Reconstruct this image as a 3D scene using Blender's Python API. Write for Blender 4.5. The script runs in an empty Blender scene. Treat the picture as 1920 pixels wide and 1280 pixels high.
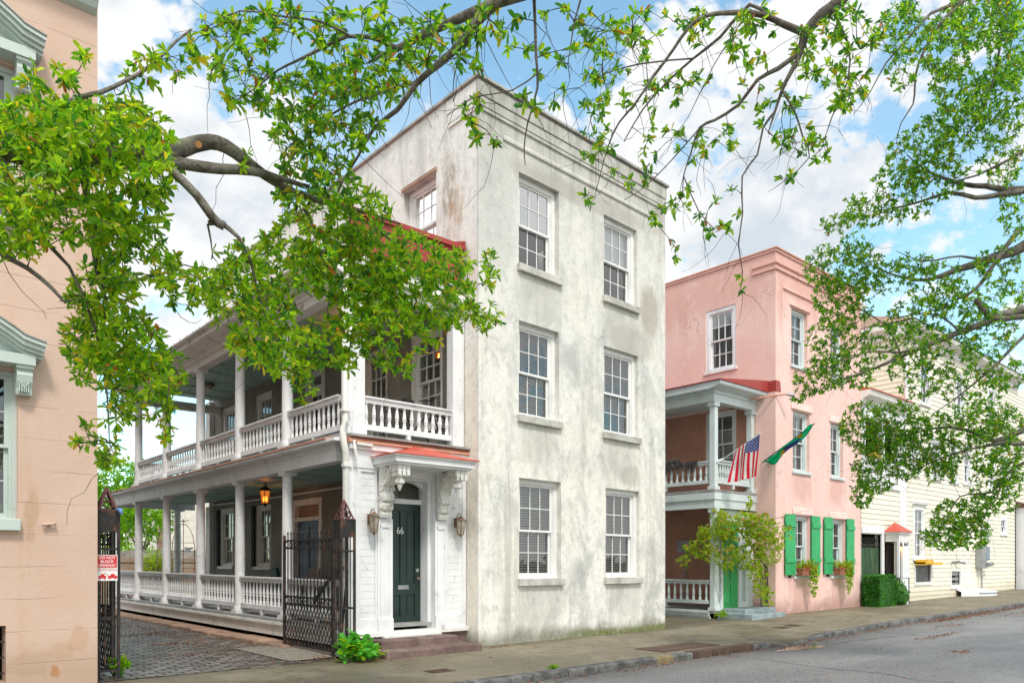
import bpy, bmesh, math, random
from mathutils import Vector, Matrix, noise as mnoise
from mathutils.kdtree import KDTree
random.seed(7)
S = bpy.context.scene
COL = S.collection
R = math.radians

# ------------------------------------------------------------ camera
CAMP = (-9.197, -11.41, 1.65)
FPX = 1420.3
FWD = (0.66149, 0.74996)
cd = bpy.data.cameras.new('camera'); cam = bpy.data.objects.new('camera', cd); COL.objects.link(cam)
cam.location = CAMP
cam.rotation_euler = (R(90), 0, -math.atan2(FWD[0], FWD[1]))
cd.sensor_width = 36; cd.lens = 36 * FPX / 1920; cd.shift_y = 412 / 1920
cd.clip_start = 0.05; cd.clip_end = 2000
S.camera = cam

def at(px, py, d):
    """world point on the sight line of a photo pixel at distance d"""
    l = (px - 960) / FPX * d; u = -(py - 1052) / FPX * d
    return Vector((CAMP[0] + d * FWD[0] + l * FWD[1], CAMP[1] + d * FWD[1] - l * FWD[0], CAMP[2] + u))

# ------------------------------------------------------------ materials
class NT:
    def __init__(s, name):
        s.m = bpy.data.materials.new(name); s.m.use_nodes = True
        s.t = s.m.node_tree; s.t.nodes.clear()
        s.out = s.t.nodes.new('ShaderNodeOutputMaterial')
        s.geo = s.t.nodes.new('ShaderNodeNewGeometry')
        s.pos = s.geo.outputs['Position']
    def n(s, typ, **kw):
        nd = s.t.nodes.new(typ)
        for k, v in kw.items(): setattr(nd, k, v)
        return nd
    def link(s, a, b): s.t.links.new(a, b)
    def set(s, sock, v):
        if hasattr(v, 'links') or isinstance(v, bpy.types.NodeSocket): s.link(v, sock)
        else: sock.default_value = v
    def scale(s, v, vec):
        nd = s.n('ShaderNodeVectorMath', operation='MULTIPLY'); s.link(v, nd.inputs[0]); nd.inputs[1].default_value = vec
        return nd.outputs[0]
    def noise(s, sc=1.0, det=6, vec=(1, 1, 1), rough=0.6, dist=0.0, coord=None):
        nd = s.n('ShaderNodeTexNoise'); s.link(s.scale(coord or s.pos, vec), nd.inputs['Vector'])
        nd.inputs['Scale'].default_value = sc; nd.inputs['Detail'].default_value = det
        nd.inputs['Roughness'].default_value = rough; nd.inputs['Distortion'].default_value = dist
        return nd.outputs['Fac']
    def ramp(s, f, a, b, va=0.0, vb=1.0):
        nd = s.n('ShaderNodeMapRange', interpolation_type='SMOOTHSTEP'); s.set(nd.inputs[0], f)
        nd.inputs[1].default_value = a; nd.inputs[2].default_value = b
        nd.inputs[3].default_value = va; nd.inputs[4].default_value = vb
        return nd.outputs[0]
    def math(s, op, a, b=0.0):
        nd = s.n('ShaderNodeMath', operation=op); s.set(nd.inputs[0], a); s.set(nd.inputs[1], b); return nd.outputs[0]
    def mix(s, f, a, b, mode='MIX'):
        nd = s.n('ShaderNodeMix', data_type='RGBA', blend_type=mode); s.set(nd.inputs[0], f)
        for i, v in ((6, a), (7, b)):
            if isinstance(v, tuple): nd.inputs[i].default_value = (*v[:3], 1)
            else: s.link(v, nd.inputs[i])
        return nd.outputs[2]
    def sep(s):
        nd = s.n('ShaderNodeSeparateXYZ'); s.link(s.pos, nd.inputs[0]); return nd.outputs
    def blob(s, c, r, n=None, k=0.6):
        """soft ellipsoid mask around a point, broken up by noise n"""
        a = s.n('ShaderNodeVectorMath', operation='SUBTRACT'); s.link(s.pos, a.inputs[0]); a.inputs[1].default_value = c
        b = s.n('ShaderNodeVectorMath', operation='DIVIDE'); s.link(a.outputs[0], b.inputs[0]); b.inputs[1].default_value = r
        l = s.n('ShaderNodeVectorMath', operation='LENGTH'); s.link(b.outputs[0], l.inputs[0])
        v = l.outputs['Value']
        if n is not None: v = s.math('ADD', v, s.math('MULTIPLY', s.math('SUBTRACT', n, 0.5), 2 * k))
        return s.ramp(v, 1.0, 0.55)
    def bump(s, h, st=0.3, d=0.02):
        nd = s.n('ShaderNodeBump'); nd.inputs['Strength'].default_value = st; nd.inputs['Distance'].default_value = d
        s.link(h, nd.inputs['Height']); return nd.outputs[0]
    def bsdf(s, col, rough=0.6, normal=None, metal=0.0, spec=0.4):
        b = s.n('ShaderNodeBsdfPrincipled')
        if isinstance(col, tuple): b.inputs['Base Color'].default_value = (*col[:3], 1)
        else: s.link(col, b.inputs['Base Color'])
        s.set(b.inputs['Roughness'], rough); s.set(b.inputs['Metallic'], metal)
        b.inputs['Specular IOR Level'].default_value = spec
        if normal is not None: s.link(normal, b.inputs['Normal'])
        return b
    def done(s, sh):
        s.link(sh.outputs[0] if hasattr(sh, 'outputs') else sh, s.out.inputs[0]); return s.m

def simple(name, col, rough=0.5, var=0.15, sc=3.0, bump=0.1, metal=0.0, spec=0.4, dirt=None, dirt_amt=0.5, vec=(1, 1, 1)):
    m = NT(name)
    n = m.noise(sc, 6, vec)
    c = m.mix(m.ramp(n, 0.3, 0.7), tuple(x * (1 - var) for x in col), tuple(min(1, x * (1 + var)) for x in col))
    if dirt:
        n2 = m.noise(sc * 0.7, 8, vec, rough=0.7, dist=0.4)
        c = m.mix(m.ramp(n2, 0.62 - 0.2 * dirt_amt, 0.75), c, dirt)
    nb = m.noise(sc * 12, 4)
    return m.done(m.bsdf(c, rough, m.bump(nb, bump, 0.01), metal, spec))

def make_stucco():
    m = NT('aged_cream_stucco'); x, y, z = m.sep()
    big = m.noise(0.55, 7, (1, 1, 0.8), 0.62, 0.6)
    mid = m.noise(1.6, 8, (1, 1, 0.6), 0.68, 0.5)
    streak = m.noise(1.0, 8, (2.2, 2.2, 0.22), 0.65, 0.3)
    fine = m.noise(14, 6, (1, 1, 0.8), 0.7)
    c = m.mix(m.ramp(big, 0.38, 0.62), (0.84, 0.815, 0.735), (0.83, 0.82, 0.775))
    c = m.mix(m.math('MULTIPLY', m.ramp(mid, 0.45, 0.64), 0.75), c, (0.56, 0.555, 0.525))
    c = m.mix(m.ramp(m.math('ADD', big, m.math('MULTIPLY', mid, 0.5)), 0.80, 1.02), c, (0.46, 0.465, 0.445))
    c = m.mix(m.math('MULTIPLY', m.ramp(streak, 0.49, 0.68), 0.52), c, (0.35, 0.33, 0.30))
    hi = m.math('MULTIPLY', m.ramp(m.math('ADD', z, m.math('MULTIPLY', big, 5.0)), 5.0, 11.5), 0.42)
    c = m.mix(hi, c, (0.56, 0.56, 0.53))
    # weathering: parapet top and string courses
    up = m.math('MULTIPLY', m.ramp(m.math('ADD', z, m.math('MULTIPLY', mid, 1.6)), 9.3, 11.6), 0.85)
    c = m.mix(up, c, m.mix(m.ramp(streak, 0.4, 0.62), (0.47, 0.465, 0.43), (0.25, 0.25, 0.225)))
    # streaks below the sills and dark brown patches
    for (sx, sz, w) in ((1.65, 7.1, 0.75), (4.2, 7.05, 0.9), (1.65, 4.15, 0.7), (4.2, 4.1, 0.75), (1.65, 0.85, 0.8), (4.3, 0.9, 0.75)):
        b = m.blob((sx, 0, sz), (w, 0.6, 0.75), streak, 1.1)
        c = m.mix(m.math('MULTIPLY', b, 0.36), c, (0.37, 0.365, 0.33))
    for (sx, sz, rx, rz, col, a) in ((5.25, 7.6, 0.42, 0.8, (0.30, 0.25, 0.19), 0.6), (4.6, 6.75, 0.9, 0.5, (0.38, 0.36, 0.31), 0.55),
                                     (3.0, 9.6, 2.6, 0.28, (0.33, 0.31, 0.28), 0.55), (4.5, 3.65, 0.5, 0.3, (0.36, 0.34, 0.30), 0.5), (0.4, 8.6, 0.7, 1.6, (0.50, 0.51, 0.48), 0.6)):
        b = m.blob((sx, 0, sz), (rx, 0.4, rz), mid, 1.0)
        c = m.mix(m.math('MULTIPLY', b, a), c, col)
    # side wall: paler, with a brown rusty scar beside the window
    side = m.ramp(x, 0.02, -0.02)
    front_y = m.ramp(y, 0.02, 0.06)
    sd = m.math('MULTIPLY', m.ramp(x, 0.03, 0.01), front_y)
    c = m.mix(m.math('MULTIPLY', sd, 0.75), c, m.mix(m.ramp(streak, 0.4, 0.7), (0.88, 0.87, 0.83), (0.66, 0.655, 0.62)))
    low = m.math('MULTIPLY', sd, m.ramp(z, 6.5, 5.0))
    c = m.mix(m.math('MULTIPLY', low, 0.5), c, (0.78, 0.69, 0.55))
    sc1 = m.blob((0, 0.95, 9.35), (0.3, 0.33, 0.9), mid, 1.3); sc2 = m.blob((0, 0.72, 8.55), (0.3, 0.32, 0.75), m.noise(2.5, 8), 1.2)
    c = m.mix(m.math('MULTIPLY', m.math('MULTIPLY', m.math('MULTIPLY', sc1, sd), m.ramp(m.noise(6, 8, (1.5, 1.5, .5), .75, .5), .38, .6)), 0.8), c, (0.33, 0.25, 0.17))
    c = m.mix(m.math('MULTIPLY', m.math('MULTIPLY', m.math('MULTIPLY', sc2, sd), m.ramp(m.noise(5, 8, (1.5, 1.5, .4), .75, .5), .36, .6)), 0.65), c, (0.52, 0.33, 0.19))
    # damp and moss at the foot, with contact shade darkened into the tone
    foot = m.ramp(m.math('SUBTRACT', z, m.math('MULTIPLY', mid, 0.55)), 0.10, -0.22)
    c = m.mix(m.math('MULTIPLY', foot, 0.8), c, (0.16, 0.15, 0.10))
    moss = m.math('MULTIPLY', m.ramp(m.math('SUBTRACT', z, m.math('MULTIPLY', big, 0.3)), 0.02, -0.10), m.ramp(x, 1.0, 4.0))
    c = m.mix(moss, c, (0.13, 0.16, 0.03))
    c = m.mix(m.math('MULTIPLY', m.ramp(m.noise(5.5, 8, (1, 1, 0.7), 0.75, 0.6), 0.48, 0.66), 0.5), c, (0.43, 0.425, 0.39))
    c = m.mix(m.math('MULTIPLY', m.ramp(fine, 0.40, 0.72), 0.28), c, (0.45, 0.44, 0.40))
    # hairline cracks
    v = m.n('ShaderNodeTexVoronoi', feature='DISTANCE_TO_EDGE')
    dn = m.n('ShaderNodeTexNoise'); m.link(m.pos, dn.inputs['Vector']); dn.inputs['Scale'].default_value = 2.0; dn.inputs['Detail'].default_value = 5
    av = m.n('ShaderNodeVectorMath', operation='ADD'); m.link(m.pos, av.inputs[0]); m.link(m.scale(dn.outputs['Color'], (0.9, 0.9, 0.9)), av.inputs[1])
    m.link(av.outputs[0], v.inputs['Vector']); v.inputs['Scale'].default_value = 0.55
    crack = m.math('MULTIPLY', m.ramp(v.outputs['Distance'], 0.007, 0.0), m.ramp(big, 0.5, 0.6))
    c = m.mix(m.math('MULTIPLY', crack, 0.5), c, (0.25, 0.24, 0.22))
    h = m.math('ADD', m.math('MULTIPLY', m.noise(22, 5), 0.5), m.math('MULTIPLY', m.noise(3.5, 5), 1.6))
    return m.done(m.bsdf(c, 0.88, m.bump(h, 0.55, 0.02), 0, 0.2))

def make_pink():
    m = NT('pink_stucco'); x, y, z = m.sep()
    n = m.noise(0.8, 7, (1, 1, 0.8), 0.62, 0.4); st = m.noise(1.0, 7, (2.4, 2.4, 0.25), 0.6, 0.2); f = m.noise(12, 5)
    c = m.mix(m.ramp(n, 0.35, 0.7), (0.81, 0.53, 0.47), (0.83, 0.60, 0.545))
    c = m.mix(m.math('MULTIPLY', m.ramp(st, 0.52, 0.75), 0.65), c, (0.66, 0.375, 0.315))
    c = m.mix(m.math('MULTIPLY', m.ramp(m.math('SUBTRACT', z, m.math('MULTIPLY', n, 0.8)), 0.25, -0.25), 0.7), c, (0.30, 0.17, 0.14))
    c = m.mix(m.math('MULTIPLY', m.ramp(f, 0.4, 0.8), 0.15), c, (0.55, 0.30, 0.27))
    # drips below the parapet and under the sills, patch repairs, hairline cracks
    dr = m.math('MULTIPLY', m.ramp(m.math('ADD', z, m.math('MULTIPLY', st, 3.0)), 9.9, 11.6), 0.55); c = m.mix(dr, c, (0.58, 0.30, 0.25))
    for sx, sz in ((12.55, 3.9), (14.9, 3.9), (12.5, .75), (14.95, .75), (12.5, 7.1)): c = m.mix(m.math('MULTIPLY', m.blob((sx, 0, sz), (.75, .5, .65), st, 1.2), 0.38), c, (0.52, 0.28, 0.23))
    c = m.mix(m.math('MULTIPLY', m.ramp(m.noise(1.9, 8, (1, 1, .8), .7, .5), 0.54, 0.62), 0.28), c, (0.86, 0.68, 0.62))
    v = m.n('ShaderNodeTexVoronoi', feature='DISTANCE_TO_EDGE'); dn = m.n('ShaderNodeTexNoise'); m.link(m.pos, dn.inputs['Vector']); dn.inputs['Scale'].default_value = 1.7; dn.inputs['Detail'].default_value = 6
    av = m.n('ShaderNodeVectorMath', operation='ADD'); m.link(m.pos, av.inputs[0]); m.link(m.scale(dn.outputs['Color'], (1, 1, 1)), av.inputs[1]); m.link(av.outputs[0], v.inputs['Vector']); v.inputs['Scale'].default_value = 0.5
    c = m.mix(m.math('MULTIPLY', m.math('MULTIPLY', m.ramp(v.outputs['Distance'], 0.008, 0.0), m.ramp(n, 0.48, 0.58)), 0.6), c, (0.38, 0.19, 0.16))
    h = m.math('ADD', m.math('MULTIPLY', m.noise(20, 5), 0.5), m.noise(3, 5))
    return m.done(m.bsdf(c, 0.85, m.bump(h, 0.4, 0.02), 0, 0.2))

def make_peach():
    m = NT('peach_stucco'); x, y, z = m.sep()
    n = m.noise(0.9, 7, (1, 1, 0.8), 0.62, 0.4); st = m.noise(1.0, 7, (3, 3, 0.2), 0.6, 0.2); f = m.noise(16, 5, (1, 1, 2.5))
    c = m.mix(m.ramp(n, 0.35, 0.7), (0.60, 0.425, 0.335), (0.63, 0.47, 0.38))
    c = m.mix(m.math('MULTIPLY', m.ramp(st, 0.55, 0.75), 0.35), c, (0.50, 0.32, 0.22))
    # scored masonry joints, every 0.41 m
    zz = m.math('FRACT', m.math('DIVIDE', m.math('ADD', z, m.math('MULTIPLY', m.math('SUBTRACT', n, 0.5), 0.03)), 0.413))
    j = m.math('MULTIPLY', m.ramp(m.math('ABSOLUTE', m.math('SUBTRACT', zz, 0.82)), 0.016, 0.004), m.ramp(m.noise(1.4, 6), 0.40, 0.58))
    c = m.mix(m.math('MULTIPLY', j, 0.5), c, (0.30, 0.19, 0.12))
    for cx, cz, rx, rz, col, a in ((-7.12, 0.22, 0.08, 0.12, (0.50, 0.18, 0.03), 0.9), (-6.85, 0.6, 0.16, 0.22, (0.50, 0.29, 0.17), 0.4), (-7.38, 2.25, 0.10, 0.40, (0.44, 0.27, 0.15), 0.5), (-7.4, 0.35, 0.3, 0.25, (0.42, 0.28, 0.19), 0.35), (-7.05, 0.45, 0.2, 0.15, (0.5, 0.30, 0.18), 0.35)):
        c = m.mix(m.math('MULTIPLY', m.blob((cx, 0, cz), (rx, 0.3, rz), m.noise(5, 6), 0.9), a), c, col)
    foot = m.ramp(m.math('SUBTRACT', z, m.math('MULTIPLY', n, 0.9)), 0.3, -0.3)
    c = m.mix(m.math('MULTIPLY', foot, 0.5), c, (0.36, 0.25, 0.17))
    c = m.mix(m.math('MULTIPLY', m.ramp(f, 0.45, 0.8), 0.18), c, (0.45, 0.28, 0.19))
    h = m.math('SUBTRACT', m.math('ADD', m.math('MULTIPLY', m.noise(20, 5, (1, 1, 2)), 0.5), m.noise(3, 5)), m.math('MULTIPLY', j, 1.2))
    return m.done(m.bsdf(c, 0.85, m.bump(h, 0.4, 0.02), 0, 0.2))

def make_paint(name, col, worn=(0.33, 0.31, 0.28), amt=0.36, rough=0.55):
    m = NT(name)
    n = m.noise(2.0, 7, (1, 1, 0.6), 0.65, 0.3); p = m.noise(9, 8, (1, 1, 1), 0.75, 0.5)
    c = m.mix(m.ramp(n, 0.4, 0.7), col, tuple(k * 0.86 for k in col))
    c = m.mix(m.math('MULTIPLY', m.ramp(m.math('ADD', p, m.math('MULTIPLY', n, 0.5)), 0.84, 0.95), amt * 2), c, worn)
    return m.done(m.bsdf(c, rough, m.bump(p, 0.25, 0.006), 0, 0.35))

def make_glass(name, tint=(0.02, 0.025, 0.025), refl=0.22, thru=0.75, fk=0.8):
    m = NT(name)
    fr = m.n('ShaderNodeFresnel'); fr.inputs['IOR'].default_value = 1.5
    f = m.math('ADD', m.math('MULTIPLY', fr.outputs[0], fk), refl)
    wob = m.bump(m.noise(1.6, 2), 0.12, 0.05)
    g = m.n('ShaderNodeBsdfGlossy'); g.inputs['Roughness'].default_value = 0.02; g.inputs['Color'].default_value = (0.9, 0.92, 0.93, 1); m.link(wob, g.inputs['Normal'])
    t = m.n('ShaderNodeBsdfTransparent'); t.inputs['Color'].default_value = (thru, thru * 1.02, thru, 1)
    d = m.n('ShaderNodeBsdfDiffuse'); d.inputs['Color'].default_value = (*tint, 1)
    mx0 = m.n('ShaderNodeMixShader'); mx0.inputs[0].default_value = 0.12; m.link(t.outputs[0], mx0.inputs[1]); m.link(d.outputs[0], mx0.inputs[2])
    mx = m.n('ShaderNodeMixShader'); m.link(f, mx.inputs[0]); m.link(mx0.outputs[0], mx.inputs[1]); m.link(g.outputs[0], mx.inputs[2])
    return m.done(mx)

def make_leaf(name, col, trans=0.45, spec=0.5, rough=0.38):
    m = NT(name)
    oi = m.noise(1.8, 3)
    c = m.mix(m.ramp(oi, 0.3, 0.7), tuple(k * 0.78 for k in col), tuple(min(1, k * 1.2) for k in col))
    b = m.bsdf(c, rough, None, 0, spec)
    t = m.n('ShaderNodeBsdfTranslucent'); tc = m.mix(0.5, c, (min(1, col[0] * 1.6), min(1, col[1] * 1.75), col[2] * 0.7)); m.link(tc, t.inputs['Color'])
    mx = m.n('ShaderNodeMixShader'); mx.inputs[0].default_value = trans
    m.link(b.outputs[0], mx.inputs[1]); m.link(t.outputs[0], mx.inputs[2])
    return m.done(mx)

def make_bark(name='oak_bark', a=(0.10, 0.085, 0.07), b=(0.27, 0.25, 0.22)):
    m = NT(name)
    n = m.noise(6, 8, (1, 1, 1), 0.7, 0.8); n2 = m.noise(26, 6)
    c = m.mix(m.ramp(n, 0.35, 0.68), a, b)
    c = m.mix(m.math('MULTIPLY', m.ramp(m.noise(2.5, 6), 0.58, 0.7), 0.5), c, (0.22, 0.25, 0.17))
    return m.done(m.bsdf(c, 0.9, m.bump(m.math('ADD', n, n2), 0.8, 0.02), 0, 0.15))

def make_asphalt():
    m = NT('worn_asphalt'); x, y, z = m.sep()
    big = m.noise(0.35, 6, (0.5, 1.4, 1), 0.6, 0.3); fine = m.noise(26, 6, rough=0.85); mid = m.noise(2.2, 8, rough=0.72)
    c = m.mix(m.ramp(big, 0.36, 0.66), (0.125, 0.125, 0.13), (0.245, 0.242, 0.238))
    c = m.mix(m.math('MULTIPLY', m.ramp(mid, 0.48, 0.68), 0.55), c, (0.105, 0.10, 0.098))
    c = m.mix(m.ramp(fine, 0.34, 0.66), m.mix(0.6, c, (0.06, 0.06, 0.06)), m.mix(0.45, c, (0.42, 0.41, 0.40)))
    # damp gutter along the kerb
    g = m.math('MULTIPLY', m.ramp(m.math('ADD', y, m.math('MULTIPLY', big, 0.8)), -4.1, -2.9), 0.55)
    c = m.mix(g, c, (0.10, 0.09, 0.075))
    # transverse crack seams
    v = m.n('ShaderNodeTexVoronoi', feature='DISTANCE_TO_EDGE')
    dn = m.n('ShaderNodeTexNoise'); m.link(m.pos, dn.inputs['Vector']); dn.inputs['Scale'].default_value = 1.5; dn.inputs['Detail'].default_value = 6
    av = m.n('ShaderNodeVectorMath', operation='ADD'); m.link(m.pos, av.inputs[0]); m.link(m.scale(dn.outputs['Color'], (0.8, 0.8, 0)), av.inputs[1])
    m.link(av.outputs[0], v.inputs['Vector']); v.inputs['Scale'].default_value = 0.16
    c = m.mix(m.math('MULTIPLY', m.ramp(v.outputs['Distance'], 0.010, 0.0), 0.75), c, (0.05, 0.06, 0.06))
    r = m.ramp(big, 0.3, 0.7, 0.72, 0.5)
    return m.done(m.bsdf(c, r, m.bump(m.math('ADD', fine, mid), 0.5, 0.008), 0, 0.4))

def make_sidewalk():
    m = NT('sidewalk_concrete'); x, y, z = m.sep()
    big = m.noise(0.5, 7, (1, 1.3, 1), 0.65, 0.4); fine = m.noise(40, 5); mid = m.noise(3, 7, rough=0.7)
    c = m.mix(m.ramp(big, 0.35, 0.68), (0.145, 0.12, 0.074), (0.265, 0.228, 0.16))
    c = m.mix(m.math('MULTIPLY', m.ramp(mid, 0.46, 0.66), 0.75), c, (0.105, 0.092, 0.058))
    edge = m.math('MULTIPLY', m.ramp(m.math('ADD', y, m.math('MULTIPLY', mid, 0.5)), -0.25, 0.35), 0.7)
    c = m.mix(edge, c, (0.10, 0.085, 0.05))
    # slab joints
    jx = m.math('ABSOLUTE', m.math('SUBTRACT', m.math('FRACT', m.math('DIVIDE', x, 1.75)), 0.5))
    jy = m.math('ABSOLUTE', m.math('ADD', y, 1.55))
    j = m.math('MAXIMUM', m.ramp(jx, 0.008, 0.002), m.ramp(jy, 0.012, 0.004))
    c = m.mix(m.math('MULTIPLY', j, 0.8), c, (0.08, 0.065, 0.04))
    c = m.mix(m.math('MULTIPLY', m.ramp(m.noise(14, 6, rough=0.8), 0.45, 0.65), 0.4), c, (0.30, 0.265, 0.20))
    h = m.math('SUBTRACT', m.math('ADD', m.math('MULTIPLY', fine, 0.4), mid), j)
    return m.done(m.bsdf(c, m.ramp(big, 0.3, 0.7, 0.45, 0.8), m.bump(h, 0.35, 0.012), 0, 0.4))

def make_paver():
    m = NT('wet_brick_paving')
    br = m.n('ShaderNodeTexBrick'); br.offset = 0.5
    dn = m.n('ShaderNodeTexNoise'); m.link(m.pos, dn.inputs['Vector']); dn.inputs['Scale'].default_value = 2.5; dn.inputs['Detail'].default_value = 3
    av = m.n('ShaderNodeVectorMath', operation='ADD'); m.link(m.pos, av.inputs[0]); m.link(m.scale(dn.outputs['Color'], (0.06, 0.06, 0)), av.inputs[1])
    m.link(av.outputs[0], br.inputs['Vector']); br.inputs['Scale'].default_value = 1.0
    br.inputs['Brick Width'].default_value = 0.27; br.inputs['Row Height'].default_value = 0.165; br.inputs['Mortar Size'].default_value = 0.02; br.inputs['Mortar Smooth'].default_value = 0.3; br.inputs['Bias'].default_value = -0.15
    br.inputs['Color1'].default_value = (0.085, 0.07, 0.06, 1); br.inputs['Color2'].default_value = (0.40, 0.355, 0.32, 1); br.inputs['Mortar'].default_value = (0.028, 0.024, 0.018, 1)
    big = m.noise(0.6, 6, rough=0.65); mid = m.noise(7, 6)
    c = m.mix(m.math('MULTIPLY', m.ramp(big, 0.42, 0.65), 0.45), br.outputs['Color'], (0.075, 0.07, 0.045))
    c = m.mix(m.math('MULTIPLY', m.ramp(mid, 0.45, 0.75), 0.3), c, (0.13, 0.115, 0.10))
    h = m.math('SUBTRACT', m.math('MULTIPLY', mid, 0.7), m.math('MULTIPLY', br.outputs['Fac'], 1.2))
    return m.done(m.bsdf(c, m.math('ADD', m.ramp(big, 0.35, 0.65, 0.12, 0.4), m.math('MULTIPLY', br.outputs['Fac'], 0.4)), m.bump(h, 0.9, 0.03), 0, 0.5))

def make_brickwall(name='old_brick', c1=(0.30, 0.13, 0.08), c2=(0.42, 0.22, 0.14), mo=(0.40, 0.36, 0.30)):
    m = NT(name); br = m.n('ShaderNodeTexBrick')
    x, y, z = m.sep(); cb = m.n('ShaderNodeCombineXYZ'); m.link(m.math('ADD', x, y), cb.inputs[0]); m.link(z, cb.inputs[1]); m.link(cb.outputs[0], br.inputs['Vector'])
    br.inputs['Scale'].default_value = 1; br.inputs['Brick Width'].default_value = 0.22; br.inputs['Row Height'].default_value = 0.075; br.inputs['Mortar Size'].default_value = 0.012
    br.inputs['Color1'].default_value = (*c1, 1); br.inputs['Color2'].default_value = (*c2, 1); br.inputs['Mortar'].default_value = (*mo, 1)
    c = m.mix(m.math('MULTIPLY', m.ramp(m.noise(1.2, 7), 0.42, 0.66), 0.8), br.outputs['Color'], (0.40, 0.35, 0.27))
    return m.done(m.bsdf(c, 0.9, m.bump(br.outputs['Fac'], 0.4, -0.01), 0, 0.2))

def make_emit(name, col, st):
    m = NT(name); e = m.n('ShaderNodeEmission'); e.inputs[0].default_value = (*col, 1); e.inputs[1].default_value = st; return m.done(e)

def make_iron():
    m = NT('rusty_black_iron'); n = m.noise(5, 8, (1, 1, 0.7), 0.7, 0.5); p = m.noise(17, 6)
    c = m.mix(m.ramp(n, 0.5, 0.66), (0.028, 0.027, 0.027), (0.13, 0.065, 0.038))
    c = m.mix(m.ramp(p, 0.66, 0.74), c, (0.20, 0.19, 0.19))
    return m.done(m.bsdf(c, 0.65, m.bump(p, 0.4, 0.006), 0.2, 0.4))

def make_clap():
    m = NT('cream_clapboard_paint'); n = m.noise(0.7, 7, (1, 1, 1), 0.6, 0.3); f = m.noise(7, 7, (0.35, 0.35, 3))
    x, y, z = m.sep()
    c = m.mix(m.ramp(n, 0.35, 0.7), (0.78, 0.74, 0.60), (0.80, 0.775, 0.67))
    c = m.mix(m.math('MULTIPLY', m.ramp(f, 0.55, 0.78), 0.35), c, (0.55, 0.50, 0.37))
    c = m.mix(m.math('MULTIPLY', m.ramp(m.math('SUBTRACT', z, m.math('MULTIPLY', n, 1.2)), 0.25, -0.35), 0.5), c, (0.50, 0.42, 0.28))
    return m.done(m.bsdf(c, 0.6, m.bump(f, 0.2, 0.005), 0, 0.3))

def make_kerb():
    m = NT('granite_kerb'); n = m.noise(4, 8, rough=0.7); f = m.noise(30, 5); x, y, z = m.sep()
    c = m.mix(m.ramp(n, 0.35, 0.68), (0.06, 0.058, 0.056), (0.22, 0.215, 0.205))
    c = m.mix(m.ramp(f, 0.5, 0.75), c, (0.15, 0.145, 0.14))
    j = m.ramp(m.math('ABSOLUTE', m.math('SUBTRACT', m.math('FRACT', m.math('DIVIDE', x, 1.83)), 0.5)), 0.009, 0.003)
    c = m.mix(j, c, (0.05, 0.045, 0.04))
    y1 = m.blob((1.5, -3.2, 0), (0.28, 0.4, 0.3), m.noise(6, 6), 0.7)
    c = m.mix(m.math('MULTIPLY', y1, 0.4), c, (0.36, 0.26, 0.05))
    return m.done(m.bsdf(c, 0.75, m.bump(m.math('ADD', n, f), 0.8, 0.02), 0, 0.3))

M = {}
M['stucco'] = make_stucco(); M['pink'] = make_pink(); M['peach'] = make_peach()
M['white'] = make_paint('worn_white_paint', (0.80, 0.81, 0.82))
M['white2'] = make_paint('weathered_white_paint', (0.78, 0.77, 0.73), (0.30, 0.28, 0.24), 0.55)
M['sash'] = make_paint('sash_white_paint', (0.82, 0.82, 0.81), (0.5, 0.48, 0.45), 0.15)
M['sage'] = make_paint('pale_sage_paint', (0.52, 0.60, 0.56), (0.40, 0.42, 0.38), 0.5)
M['greywhite'] = make_paint('cool_grey_white_paint', (0.63, 0.70, 0.70), (0.42, 0.42, 0.40), 0.35)
M['vinylwhite'] = simple('white_trim', (0.80, 0.80, 0.79), 0.5, 0.06, 2, 0.05)
M['stone'] = simple('grey_stone_sill', (0.50, 0.49, 0.45), 0.85, 0.25, 2.5, 0.4, dirt=(0.27, 0.26, 0.22), dirt_amt=0.7)
M['ceil'] = make_paint('haint_green_ceiling', (0.38, 0.56, 0.50), (0.5, 0.55, 0.5), 0.45, 0.5)
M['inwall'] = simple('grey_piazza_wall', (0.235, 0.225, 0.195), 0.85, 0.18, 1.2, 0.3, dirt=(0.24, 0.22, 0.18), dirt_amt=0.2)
M['floor'] = simple('grey_porch_boards', (0.30, 0.30, 0.29), 0.7, 0.25, 2, 0.3, dirt=(0.16, 0.15, 0.12), dirt_amt=0.6)
M['red'] = make_paint('red_roof_metal', (0.36, 0.05, 0.04), (0.25, 0.11, 0.07), 0.35, 0.5)
M['redhood'] = make_paint('faded_red_roof_metal', (0.55, 0.10, 0.065), (0.38, 0.16, 0.10), 0.3, 0.45)
M['salmon'] = simple('faded_red_board', (0.58, 0.28, 0.19), 0.6, 0.15, 3, 0.1, dirt=(0.40, 0.36, 0.30), dirt_amt=0.3)
M['coping'] = simple('weathered_metal_coping', (0.36, 0.35, 0.32), 0.6, 0.25, 3, 0.2)
M['door'] = simple('dark_green_door_paint', (0.012, 0.030, 0.025), 0.32, 0.15, 4, 0.05, spec=0.5)
M['bluedoor'] = simple('blue_door_paint', (0.05, 0.12, 0.22), 0.5, 0.12, 3, 0.05)
M['greendoor'] = simple('bright_green_paint', (0.035, 0.36, 0.10), 0.45, 0.1, 3, 0.06)
M['shutter'] = simple('green_shutter_paint', (0.03, 0.38, 0.125), 0.45, 0.1, 2.5, 0.06)
M['glass'] = make_glass('old_window_glass', (0.02, 0.025, 0.025), 0.09, 0.76)
M['clearglass'] = make_glass('clear_window_glass', (0.02, 0.025, 0.025), 0.10, 0.93)
M['curtain'] = simple('dull_green_curtain', (.22, .225, .15), .9, .3, 3, .2, vec=(1, 6, .3))
M['glassdark'] = make_glass('dim_window_glass', (0.015, 0.015, 0.012), 0.02, 0.75, 0.22)
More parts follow.
